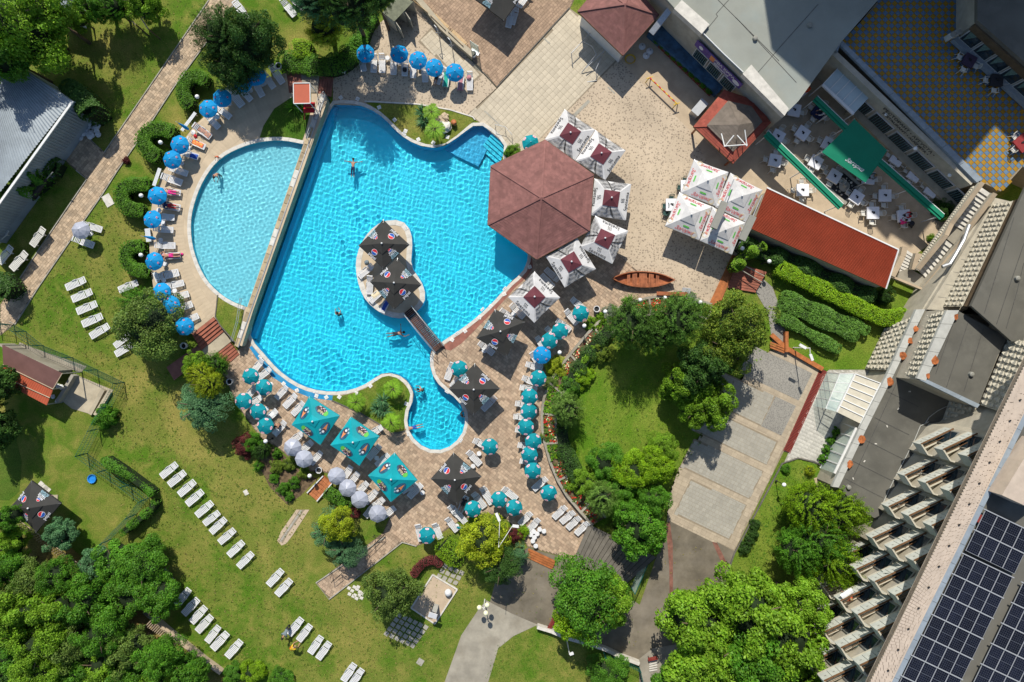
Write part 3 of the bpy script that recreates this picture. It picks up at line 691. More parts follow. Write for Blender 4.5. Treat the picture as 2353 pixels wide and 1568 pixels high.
for i in range(7):
 a=Vector(T(2,1,2030,775)).lerp(Vector(T(2,1,2090,800)),i/7);b=Vector(T(2,1,1815,1235)).lerp(Vector(T(2,1,1915,1240)),i/7)
 mb=MB();mb.beam(P(*a,.12)-o0,P(*b,.12)-o0,.13,.05);mb.build('plank',M['stepwood'],t)
t=empty('wooden_stairs',P(*T(2,1,2140,970),0),0,'wide brown wooden stairs under the climbing vine','stairs');o0=t.location
for i in range(9):
 f=i/9;a=Vector(T(2,1,2060,860)).lerp(Vector(T(2,1,1975,1090)),f);b=Vector(T(2,1,2335,945)).lerp(Vector(T(2,1,2230,1130)),f)
 mb=MB();mb.beam(P(*a,.5-.04*i)-o0,P(*b,.5-.04*i)-o0,.26,.06);mb.build('tread',M['stepred'],t)
for k,(a,b)in enumerate((((2110,860),(2320,970)),((2090,905),(2300,1030)))):
 mb=MB();mb.tube([P(*T(2,1,*a),1.2)-o0,P(*T(2,1,*b),1.2)-o0],.045,6);mb.build('handrail',M['kerb'],t)
t=empty('orange_edging',P(*T(3,2,170,60),0),0,'orange timber edging along the hedge garden','edging');o0=t.location
ep=[T(3,1,30,1510),T(3,2,160,60),T(3,2,330,160),T(3,2,500,258)]
for a,b in zip(ep,ep[1:]):
 mb=MB();mb.beam(P(*a,.2)-o0,P(*b,.2)-o0,.42,.3);mb.build('timber',M['stepwood'],t)
mb=MB();mb.beam(P(*T(3,1,165,1480),.35)-o0,P(*T(3,2,165,100),.35)-o0,.3,.5);mb.build('timber',M['stepwood'],t)
for i in range(3):
 mb=MB();mb.beam(P(*T(3,2,20,10+22*i),.3)-o0,P(*T(3,2,150,60+22*i),.3)-o0,.16,.06);mb.build('timber',M['stepwood'],t)
M['glasswall']=mat('dark_green_glazed_wall',(.02,.10,.09),.25,.35,1.2,.2,spec=.6,dark=(.05,.2,.16),darkscale=1.2)
M['walk']=mat('stone_walkway',(.42,.33,.2),.8,.2,2,.2,rand=.18)
M['steel']=mat('galvanised_steel',(.45,.46,.46),.4,.1,4,metal=.6)
t=empty('dividing_wall',P(*T(1,1,250,400),0),0,'long dividing wall between paddling pool and main pool, dark green glazed face','wall');o0=t.location
ga,gb=P(744,217,TZ),P(543,797,TZ);ba,bb=P(761,232,0),P(570,778,0)
d=(gb-ga).normalized();nr=Vector((-d.y,d.x,0));nr=nr if nr.x>0 else-nr
mb=MB();
f0,f1=ga+nr*.2,gb+nr*.2
q=[f0,f1,Vector((bb.x,bb.y,-.3)),Vector((ba.x,ba.y,-.3))]
mb.add([v-o0 for v in q],[(0,1,2,3)]);mb.add([v-o0 for v in(ga+nr*.2,gb+nr*.2,Vector((f1.x,f1.y,-.5)),Vector((f0.x,f0.y,-.5)))],[(0,1,2,3)])
mb.build('glazed_face',M['glasswall'],t)
mb=MB();mb.beam(f0+Vector((0,0,.03))-o0,f1+Vector((0,0,.03))-o0,.07,.07);mb.build('top_rail',M['steel'],t)
n=30;L=(gb-ga).length
for i in range(n):
 a=ga+d*(L*i/n+.03);b=ga+d*(L*(i+1)/n-.03);white=i in(0,1,2,3,9,10,16,17,27,28)
 mb=MB();mb.beam(a-nr*.02+Vector((0,0,.03))-o0,b-nr*.02+Vector((0,0,.03))-o0,.36,.06+random.uniform(0,.02));mb.build('capstone',M['walk']if not white else M['coping'],t)
def rail(name,pts,z,label,h=1.0,mt=None,posts=None,bars=2,r=.025,cat='railing',pieces=True):
 mt=mt or M['steel'];t=empty(name,P(*pts[0],z),0,label,cat);o0=t.location
 w3=[P(p[0],p[1],z)for p in pts]
 for b in range(bars):
  zz=h*(1-b/max(1,bars));mb=MB();mb.tube([v+Vector((0,0,zz))-o0 for v in w3],r,6);mb.build('rail',mt,t)
 for i in range(len(w3)-1):
  L=(w3[i+1]-w3[i]).length;k=max(1,round(L/(posts or 1.5)))
  for j in range(k+1 if i==len(w3)-2 else k):
   p=w3[i].lerp(w3[i+1],j/k);mb=MB();mb.tube([p-o0,p+Vector((0,0,h))-o0],r,6);mb.build('post',mt,t)
 return t
rail('wall_railing',TL(1,0,640,870,590,930,560,1060,480,1290),TZ+.05,'curved steel railing on the wall beside the lifeguard hut',.8)
rail('wall_railing',[T(0,1,2235,1180),T(0,1,2200,1400),T(0,1,2150,1568)],TZ+.05,'thin steel railing at the lower end of the dividing wall',.8)
t=empty('low_wall',P(*T(1,0,1700,280),0),0,'long pale low wall beside the park benches','wall');o0=t.location
wp=W(TL(1,0,1410,-40,1560,130,1700,300,1850,440,1985,555),0);mb=MB();wall_strip(mb,[v-o0 for v in wp],.5,0,.75);mb.build('masonry',M['concrete'],t)
M['whiteboard']=mat('white_board',(.62,.64,.64),.6,.08,2,rand=.04)
def slatbench(a,b,w_,n,z,label):
 a,b=P(*a,z),P(*b,z);t=empty('slatted_seat_wall',a,math.atan2((b-a).y,(b-a).x),label,'bench');L=(b-a).length
 for i in range(n):
  mb=MB();mb.box((L/2,(i-(n-1)/2)*w_/n,.42),(L,w_/n*.8,.04));mb.build('slat',M['whiteboard'],t)
 for x in(0.15,L-.15,L/2):
  mb=MB();mb.box((x,0,.2),(.1,w_*.8,.4));mb.build('leg',M['concrete'],t)
slatbench(T(0,0,1815,1050),T(0,0,1690,1215),.32,3,TZ,'white slatted bench beside the topmost terrace parasols')
slatbench(T(0,1,1490,-10),T(0,1,1435,150),.34,4,TZ,'white slatted bench above the pink towelled sunbather')
slatbench(T(0,1,1375,540),T(0,1,1390,660),.5,5,TZ,'white slatted bench under the folded blue parasol')
slatbench(T(0,1,1440,940),T(0,1,1475,1030),.42,4,TZ,'white slatted bench below the lowest topiary')
KIDS_DEL=[]
def proto(fn):
 o=fn();return o
ORD=['first','second','third','fourth','fifth','sixth','seventh','eighth','ninth','tenth','eleventh','twelfth','thirteenth','fourteenth','fifteenth','sixteenth','seventeenth','eighteenth']
def place(pr,used,x,y,z,rz,label,cat,group=None):
 loc=P(x,y,z)
 if not used.get(pr.name):
  used[pr.name]=True;o=pr;o.location=loc;o.rotation_euler=(0,0,rz)
 else:o=copy_tree(pr,loc,rz)
 o['label']=label;o['category']=cat
 if group:o['group']=group
 elif 'group' in o:del o['group']
 return o
USED={}
def lounger_proto(up,mt,name='sun_lounger',back=.62):
 t=empty(name)
 ang=R(up)
 hinge=Vector((0,.98-.0-back+.0,.36));hy=.97-back
 mb=MB()
 for s in(-1,1):
  pts=[(s*.31,-.97,.30),(s*.32,-.6,.33),(s*.32,-.2,.36),(s*.32,.1,.38),(s*.32,hy,.36),(s*.32,.55,.30)]
  for a,b in zip(pts,pts[1:]):mb.beam(a,b,.06,.075)
 mb.beam((-.31,-.96,.30),(.31,-.96,.30),.07,.06);mb.beam((-.31,.52,.28),(.31,.52,.28),.05,.05)
 mb.build('frame',mt,t)
 mb=MB();y=-.9;k=0
 while y<hy-.05:
  z=.335+.03*math.sin((y+.9)*2.2);mb.box((0,y,z),(.58,.088,.022),mi=0);y+=.125;k+=1
 mb.build('slatted_seat',mt,t)
 mb=MB();c,s_=math.cos(ang),math.sin(ang)
 def bp(x,l,dz=0):return(x,hy+l*c-dz*s_,.37+l*s_+dz*c)
 l=.06
 while l<back-.08:
  mb.beam(bp(-.28,l),bp(.28,l),.085,.022);l+=.12
 for s in(-1,1):mb.beam(bp(s*.30,0),bp(s*.29,back-.03),.055,.05)
 mb.beam(bp(-.30,back-.02),bp(.30,back-.02),.1,.045)
 mb.build('backrest',mt,t)
 for sx in(-1,1):
  for yy in(-.72,.42):
   mb=MB();mb.box((sx*.29,yy,.16),(.06,.1,.32),taper=.9);mb.build('leg',mt,t)
 for sx in(-1,1):
  mb=MB();mb.tube([(sx*.335,-.25,.36),(sx*.36,-.15,.47),(sx*.36,.12,.49),(sx*.335,.26,.38)],.024,5);mb.build('armrest',mt,t)
 return t
M['offwhite']=mat('cream_plastic',(.60,.585,.52),.5,.05,3,rand=.05)
LP_flat=lounger_proto(9,M['white']);LP_up=lounger_proto(38,M['white']);LP_off=lounger_proto(14,M['offwhite'])
def lounger(foot,head,label,z=0.0,pr=None,group='white plastic sun loungers'):
 pr=pr or LP_flat
 zz=z+.35;f,h=P(*foot,zz),P(*head,zz);c=(f+h)/2;d=h-f
 rz=math.atan2(d.y,d.x)-math.pi/2
 loc=Vector((c.x,c.y,z))
 if not USED.get(pr.name):USED[pr.name]=True;o=pr
 else:o=copy_tree(pr)
 o.location=loc;o.rotation_euler=(0,0,rz)
 L=d.length
 if 1.2<L<3:s=min(1.12,max(.9,L/1.95));o.scale=(s*.93,s,1)
 tag(o,label,'sun lounger',group);return o
def fabric(name,c,rough=.7,trans=.25,var=.08):
 m=mat(name,c,rough,var,1.5,.1,trans=trans,rand=.11,spec=.2);return m
M['fblue']=fabric('blue_fabric',(.01,.31,.66));M['fteal']=fabric('teal_fabric',(.005,.29,.34));M['fsilver']=fabric('silver_fabric',(.36,.38,.44),.35,.05)
M['fblack']=fabric('black_fabric',(.042,.041,.037),.75,.02);M['fwhite']=fabric('white_fabric',(.63,.62,.60),.8,.15);M['fturq']=fabric('turquoise_fabric',(.005,.33,.37),.6,.15)
M['maroonf']=fabric('maroon_fabric',(.14,.04,.05),.8,.05)
M['lred']=mat('print_red',(.55,.02,.03),.6,.05);M['lblue']=mat('print_blue',(.01,.08,.35),.6,.05);M['lwhite']=mat('print_white',(.62,.62,.62),.6,.03);M['lpale']=mat('print_pale_blue',(.25,.42,.48),.6,.03)
M['lbrown']=mat('print_dark_brown',(.055,.035,.035),.7,.1);M['lgreen']=mat('print_green',(.1,.42,.06),.6,.1);M['lorange']=mat('print_orange',(.62,.22,.08),.6,.15);M['lgold']=mat('print_gold',(.58,.47,.27),.6,.1)
M['lnavy']=mat('print_navy',(.02,.10,.17),.6,.3,4);M['lpink']=mat('print_pink',(.66,.5,.54),.6,.1)
M['lmaroon']=mat('print_maroon',(.09,.03,.04),.6,.3,6)
def disc(mb,o,ux,uy,r,a0=0,a1=2*math.pi,n=14,mi=0,sy=1.0,lift=.0,ctr=None):
 nz_=ux.cross(uy);vs=[o+nz_*lift]
 for k in range(n+1):
  a=a0+(a1-a0)*k/n;vs.append(o+ux*math.cos(a)*r+uy*math.sin(a)*r*sy+nz_*lift)
 mb.add(vs,[(0,k+1,k+2)for k in range(n)],mi)
def globe_logo(mb,o,ux,uy,r,lift=.012):
 """round emblem: white ring, red upper part, white wave, blue lower part"""
 nz_=ux.cross(uy)
 disc(mb,o,ux,uy,r,mi=0,lift=lift,n=20)
 def reg(top):
  n=16;up=[];lo=[]
  rr=r*.9
  for k in range(n+1):
   x=-rr+2*rr*k/n;yc=math.sqrt(max(0,rr*rr-x*x));wv=.16*rr*math.sin(x/rr*2.6)+(.10 if top else-.10)*rr*(1+.8*x/rr)
   if top:up.append((x,max(yc,wv)));lo.append((x,min(wv,yc)))
   else:up.append((x,max(min(wv,yc),-yc)));lo.append((x,-yc))
  vs=[o+ux*p[0]+uy*p[1]+nz_*(lift+.004)for p in up]+[o+ux*p[0]+uy*p[1]+nz_*(lift+.004)for p in lo]
  mb.add(vs,[(n+1+k,n+2+k,k+1,k)for k in range(n)],1 if top else 2)
 reg(True);reg(False)
GLOGO=[M['lwhite'],M['lred'],M['lblue']]
_txt={}
def textmesh(s,mt,shear=0.0,font_off=0.0,spacing=1.0,extr=.003):
 key=(s,mt.name,shear,font_off,spacing)
 if key in _txt:return _txt[key]
 cu=bpy.data.curves.new('lettering','FONT');cu.body=s;cu.size=1;cu.align_x='CENTER';cu.align_y='CENTER';cu.shear=shear;cu.offset=font_off;cu.space_line=.78;cu.space_character=spacing
 cu.resolution_u=3
 o=bpy.data.objects.new('lettering',cu);sc.collection.objects.link(o);dg=bpy.context.evaluated_depsgraph_get()
 me=bpy.data.meshes.new_from_object(o.evaluated_get(dg));bpy.data.objects.remove(o);bpy.data.curves.remove(cu)
 me.materials.clear();me.materials.append(mt);me.name='lettering';_txt[key]=me;return me
def frame_mat(o,ux,uy,size):
 uz=ux.cross(uy).normalized();m=Matrix.Identity(4)
 for i in range(3):m[i][0]=ux[i]*size;m[i][1]=uy[i]*size;m[i][2]=uz[i]*size;m[i][3]=o[i]
 return m
def put_text(s,mt,o,ux,uy,size,parent,lift=.015,**k):
 me=textmesh(s,mt,**k);ob=bpy.data.objects.new('lettering',me);link(ob,parent);KIDS.setdefault(parent.name,[]).append(ob)
 ux=ux.normalized();uy=(uy-ux*uy.dot(ux)).normalized();uz=ux.cross(uy)
 ob.matrix_local=frame_mat(o+uz*lift,ux,uy,size);return ob
def parasol_proto(name,fab,logo,r=.84,h=2.15):
 t=empty(name)
 for k in range(8):
  a0,a1=math.pi/4*k,math.pi/4*(k+1);mb=MB()
  rows=[]
  for f,z in((0,h+.14),(.35,h+.02),(.7,h-.14),(1,h-.34)):
   row=[]
   for j in range(5):
    g=j/4;a=a0+(a1-a0)*g;sag=math.sin(g*math.pi)
    rr=r*f*(1-.055*sag*f);row.append((math.cos(a)*rr,math.sin(a)*rr,z-.02*sag*f*1.5))
   rows.append(row)
  rows.append([(p[0]*1.0,p[1]*1.0,p[2]-.09)for p in rows[-1]])
  vs=[p for row in rows for p in row]
  mb.add(vs,[(i*5+j,(i+1)*5+j,(i+1)*5+j+1,i*5+j+1)for i in range(4)for j in range(4)])
  mb.build('canopy_panel',fab,t)
  if(k%2==0)and logo:
   am=(a0+a1)/2;ux=Vector((-math.sin(am),math.cos(am),0));rad=Vector((math.cos(am),math.sin(am),0))
   uy=(-rad*.33+Vector((0,0,.17))).normalized()
   ux_=ux;mb=MB()
   if logo=='globe':
    o=rad*r*.66+Vector((0,0,h-.125));globe_logo(mb,o,ux_,uy,.10,.03);mb.build('emblem',GLOGO,t)
   else:
    o=rad*r*.80+Vector((0,0,h-.20));disc(mb,o,ux_,uy,.19,mi=0,sy=.52,lift=.03,n=16);disc(mb,o,ux_,uy,.155,mi=1,sy=.45,lift=.034,n=16);disc(mb,o,ux_,uy,.12,mi=2,sy=.22,lift=.038,n=12)
    mb.build('emblem',[M['lpink'],M['lblue']if False else M['lpink'],M['lred']],t)
    mb.v.clear()
 mb=MB();mb.tube([(0,0,.05),(0,0,h+.12)],.022,7);mb.build('pole',M['white'],t)
 mb=MB();mb.lathe([(.0,0),(.24,0),(.25,.05),(.2,.1),(.05,.14),(.05,.3)],n=14);mb.build('base',M['white'],t)
 mb=MB();mb.ball((0,0,h+.17),.035,8);mb.build('finial',M['white'],t)
 for k in range(8):
  a=math.pi/4*k;mb=MB();mb.beam((0,0,h-.05),(math.cos(a)*r*.95,math.sin(a)*r*.95,h-.36),.012,.012);mb.build('rib',M['steel'],t)
 return t
PP={'blue':parasol_proto('parasol',M['fblue'],'globe',.86),'teal':parasol_proto('parasol',M['fteal'],'oval',.80),'silver':parasol_proto('parasol',M['fsilver'],None,.84)}
PNAME={'blue':'round bright blue parasol with four round emblems','teal':'round teal parasol with four pink oval emblems','silver':'round silver grey parasol'}
def parasol(kind,x,y,label,z=0.0,rz=None,group=None):
 pr=PP[kind];zc=z+2.0
 c=P(x,y,zc);loc=Vector((c.x,c.y,z))
 if not USED.get(pr.name):USED[pr.name]=True;o=pr
 else:o=copy_tree(pr)
 o.location=loc;o.rotation_euler=(R(random.uniform(-5,5)),R(random.uniform(-5,5)),random.uniform(0,6.28)if rz is None else rz)
 tag(o,label,'parasol',group or(kind+' round parasols'));return o
def big_umbrella(corners,style,label,z=0.0,hc=3.35,he=2.62,textpanels=(1,3),group=None,spin=0):
 """corners: four picture positions of the canopy corners, in order"""
 cw=[P(x,y,z+he)for(x,y)in corners];ctr=sum(cw,Vector((0,0,0)))/4
 t=empty('square_umbrella',(ctr.x,ctr.y,z),0,label,'umbrella',group)
 cw=[v-Vector((ctr.x,ctr.y,z))for v in cw];ap=Vector((0,0,hc))
 ar=sum(cw[i-1].x*cw[i].y-cw[i].x*cw[i-1].y for i in range(4));
 if ar<0:cw=[cw[0]]+cw[:0:-1]
 fab={'pepsi':M['fblack'],'turq':M['fturq'],'wave':M['fwhite'],'script':M['fwhite']}[style]
 N_=6
 for k in range(4):
  A,B=cw[k],cw[(k+1)%4];mb=MB();vs=[]
  for i in range(N_+1):
   f=i/N_
   for j in range(N_+1):
    g=j/N_;p=A.lerp(B,g).lerp(ap,f);sag=math.sin(g*math.pi)*(1-f)*math.sin(min(1,(1-f)*1.2)*math.pi/2)
    p=p+Vector((0,0,-.07*sag));
    inw=(Vector((0,0,p.z))-p);p=p+inw*(.018*math.sin(g*math.pi)*(1-f)**2)
    vs.append(p)
  mb.add(vs,[(i*(N_+1)+j,i*(N_+1)+j+1,(i+1)*(N_+1)+j+1,(i+1)*(N_+1)+j)for i in range(N_)for j in range(N_)])
  m0=len(mb.v);
  mb.build('canopy_panel',fab,t,smooth=True)
  vl=MB();vl.add([vs[j]for j in range(N_+1)]+[vs[j]+Vector((0,0,-.2))for j in range(N_+1)],[(j,N_+1+j,N_+2+j,j+1)for j in range(N_)]);vl.build('valance',fab,t)
  mb=MB();mb.beam(A+Vector((0,0,-.03)),ap+Vector((0,0,-.06)),.04,.05);mb.build('rib',M['steel'],t)
  mid=A.lerp(B,.5);ux=(B-A).normalized();up=(ap-mid);uy=(up-ux*up.dot(ux)).normalized();Wd=(B-A).length;Hp=up.length
  n_=ux.cross(uy)
  at=lambda g,f:mid+ux*(g*Wd)+uy*(f*Hp)-n_*0.045*(1-f)
  isT=(k+spin)%2==0
  if style=='pepsi':
   if isT:
    mb=MB();globe_logo(mb,at(0,.36),ux,uy,.31,.03);mb.build('emblem',GLOGO,t)
    put_text('pepsi',M['lwhite'],at(.02,.115),ux,uy,.42,t,lift=.03,font_off=.012)
   else:
    mb=MB();globe_logo(mb,at(0,.47),ux,uy,.17,.03);mb.build('emblem',GLOGO,t)
    put_text('MAX\nTASTE',M['lwhite'],at(0,.30),ux,uy,.27,t,lift=.03,font_off=.02);put_text('ZERO\nSUGAR',M['lpale'],at(0,.13),ux,uy,.27,t,lift=.03,font_off=.02)
   put_text('pepsi',M['lwhite'],(A.lerp(B,.25)+Vector((0,0,-.13))+n_*.02),ux,Vector((0,0,1)),.13,t,lift=.02)
   mb=MB();globe_logo(mb,A.lerp(B,.33)+Vector((0,0,-.11)),ux,Vector((0,0,1)),.06,.02);mb.build('emblem',GLOGO,t)
  elif style=='wave':
   if isT:
    put_text('Spetema',M['black'],at(0,.13),ux,uy,.46,t,lift=.03,font_off=.004,spacing=1.12)
    mb=MB()
    for q in(-.14,0,.14):
     pts=[at(0,.27)+ux*(q+.045*math.sin(s/8*6.28))+uy*(s/8*.36-.04)+n_*.03 for s in range(9)]
     for a_,b_ in zip(pts,pts[1:]):mb.beam(a_,b_,.035,.006)
    mb.build('steam_mark',M['black'],t)
   else:
    mb=MB();rr=random.Random(3)
    for q in range(13):
     f=.03+.47*q/12;half=(.5*(1-f))*Wd*.86;pts=[]
     for s in range(33):
      g=s/32*2-1;env=1-abs(g)**3
      off=(.16*math.sin(g*5.2+1.0+q*.10)+.07*math.sin(g*11+q*.22))*env
      if abs(g*half)>(Hp*(1-f-off/Hp))*(Wd/2/Hp)*.92:
       continue
      pts.append(at(0,f)+ux*(g*half)+uy*off+n_*.035)
     wd=.019+.007*math.sin(q*1.3)
     for a_,b_ in zip(pts,pts[1:]):mb.beam(a_,b_,wd,.006)
    mb.build('wave_print',M['black'],t)
  elif style=='script':
   put_text('Загорка',M['lred'],at(-.0,.17),ux,uy,.46,t,lift=.03,shear=.5,font_off=0)
   mb=MB();o=at(.02,.36)+n_*.03;
   pts=[(-.5,.02),(-.42,.12),(.36,.12),(.55,.02),(.36,-.08),(-.42,-.08)]
   q_=[o+ux*p[0]*.62+uy*p[1]*.7 for p in pts];mb.add(q_,[tuple(range(6))]);mb.build('ribbon_print',M['lgreen'],t)
   mb=MB()
   for rr_ in(.27,.20):
    o=at(.31,.13)+n_*.03;ring=[o+ux*math.cos(a)*rr_+uy*math.sin(a)*rr_ for a in np.linspace(0,6.283,21)[:-1]]
    for a_,b_ in zip(ring,ring[1:]+ring[:1]):mb.beam(a_,b_,.03,.005)
   mb.build('round_emblem',M['lgold'],t)
  elif style=='turq':
   o=at(-.02,.29)+n_*.02;mb=MB()
   if isT:
    disc(mb,o,ux,uy,.66,sy=.55,mi=0,n=20,lift=.01);disc(mb,o+ux*.1-uy*.1,ux,uy,.46,sy=.6,mi=1,n=20,lift=.016)
    for a_ in range(7):disc(mb,o+ux*(-.35+.12*a_)+uy*(-.22+.1*math.sin(a_*2)),ux,uy,.05,mi=3,n=8,lift=.022)
    disc(mb,o-ux*.45+uy*.02,ux,uy,.22,sy=1.2,mi=2,n=12,lift=.014);mb.build('oval_print',[M['lnavy'],M['lbrown'],M['lgreen'],M['lpink']],t)
    put_text('Nuii',M['lgold'],o+uy*.14,ux,uy,.36,t,lift=.03,font_off=.02)
   else:
    disc(mb,o,ux,uy,.66,sy=.58,mi=0,n=20,lift=.01);
    c0=o-ux*.2-uy*.05;e1=o+ux*.55+uy*.0
    mb.add([c0+uy*.2+n_*.02,c0-uy*.2+n_*.02,e1+n_*.02],[(0,1,2)],1);disc(mb,c0-ux*.04,ux,uy,.2,mi=2,n=14,lift=.024);disc(mb,c0-ux*.12+uy*.02,ux,uy,.12,mi=3,n=12,lift=.028)
    disc(mb,o-ux*.3+uy*.3,ux,uy,.12,sy=.7,mi=4,n=12,lift=.022);disc(mb,o-ux*.55+uy*.1,ux,uy,.1,sy=.8,mi=4,n=12,lift=.022)
    mb.build('cone_print',[M['lnavy'],M['lorange'],M['lbrown'],M['lwhite'],M['lpale']],t)
 mb=MB();s_=.43 if style!='turq' else .26;vt=[ap.lerp(c,s_)+Vector((0,0,.05))for c in cw];tp=ap+Vector((0,0,.12))
 vt=[Vector((p.x,p.y,p.z))for p in vt]
 mb.add([tp]+vt,[(0,i+1,(i+1)%4+1)for i in range(4)]);mb.build('vent_cap',M['maroonf']if style=='wave' else fab,t)
 mb=MB();mb.tube([(0,0,.05),(0,0,hc)],.05,8);mb.build('pole',M['steel'],t)
 mb=MB();mb.box((0,0,.05),(.9,.9,.1));mb.build('base',M['concrete'],t)
 mb=MB();mb.ball((0,0,hc+.16),.09,10);mb.build('finial',M['white'],t)
 return t
def stool_proto():
 t=empty('side_table');mb=MB();mb.lathe([(.0,.40),(.2,.40),(.23,.42),(.2,.44),(0,.44)],n=12,cap=False);mb.build('table_top',M['white'],t)
 for k in range(3):
  a=2.09*k;mb=MB();mb.beam((math.cos(a)*.12,math.sin(a)*.12,.4),(math.cos(a)*.2,math.sin(a)*.2,0),.05,.03);mb.build('leg',M['white'],t)
 return t
STOOL=stool_proto()
def stool(p,label,z=0.0):return place(STOOL,USED,p[0],p[1],z,random.uniform(0,3),label,'side table','small round white side tables')
def bin_proto():
 t=empty('planter_bin');mb=MB();mb.lathe([(.2,0),(.24,.1),(.3,.5),(.32,.62),(.26,.62),(.24,.45)],n=8,cap=False);mb.build('body',M['white'],t)
 mb=MB();mb.lathe([(.0,.44),(.24,.44)],n=8,cap=False);mb.build('opening',M['black'],t);return t
BIN=bin_proto()
def bin_(p,label,z=0.0):return place(BIN,USED,p[0],p[1],z,.4,label,'litter bin','octagonal white litter bins')
M['globe']=mat('opal_globe',(.8,.8,.78),.2,.02,spec=.6)
def lamp_proto():
 t=empty('globe_lamp');mb=MB();mb.tube([(0,0,0),(0,0,1.7)],.035,6);mb.build('post',M['black'],t);mb=MB();mb.lathe([(.1,0),(.1,.1),(.04,.14)],n=8);mb.build('base',M['black'],t)
 mb=MB();mb.ball((0,0,1.9),.2,14);mb.build('globe',M['globe'],t,smooth=True);return t
LAMP=lamp_proto()
def lamp(p,label,z=0.0):
 c=P(p[0],p[1],z+1.9);o=LAMP if not USED.get(LAMP.name)else copy_tree(LAMP);USED[LAMP.name]=True
 o.location=(c.x,c.y,z);tag(o,label,'lamp','white globe garden lamps');return o
def towel(foot,head,z,mt,label,w_=.55,l=1.5):
 f,h=P(*foot,z+.4),P(*head,z+.4);c=(f+h)/2;d=h-f;rz=math.atan2(d.y,d.x)-math.pi/2
 me=MB();n1,n2=12,5;vs=[]
 for i in range(n1+1):
  for j in range(n2+1):
   y=(i/n1-.5)*l;x=(j/n2-.5)*w_;vs.append((x+.03*noise.noise(Vector((i*.7,j*.6,len(label)))),y,.4+.03*noise.noise(Vector((x*6,y*5,len(label)*.3)))-(.12 if abs(x)>w_*.45 else 0)+max(0,y-.3)*.3))
 me.add(vs,[(i*(n2+1)+j,i*(n2+1)+j+1,(i+1)*(n2+1)+j+1,(i+1)*(n2+1)+j)for i in range(n1)for j in range(n2)])
 o=me.build('towel',mt,None,smooth=True);o.location=(c.x,c.y,z);o.rotation_euler=(0,0,rz);return tag(o,label,'towel')
M['skin']=mat('skin',(.42,.22,.14),.55,.08,6);M['hair']=mat('dark_hair',(.02,.014,.01),.6,.2,20)
M['hairblond']=mat('light_hair',(.30,.20,.1),.6,.2,20)
def cloth(n,c):
 M[n]=mat(n,c,.8,.1,4,.1);return M[n]
cloth('red_cloth',(.5,.02,.03));cloth('pink_cloth',(.65,.03,.22));cloth('navy_cloth',(.02,.03,.09));cloth('yellow_cloth',(.65,.42,.03));cloth('blue_cloth',(.03,.08,.35));cloth('grey_cloth',(.16,.2,.22));cloth('green_cloth',(.02,.35,.25));cloth('orange_cloth',(.7,.09,.02));cloth('dark_cloth',(.03,.03,.035));cloth('white_cloth',(.7,.7,.68));cloth('cream_cloth',(.68,.58,.38));cloth('rose_cloth',(.45,.2,.22))
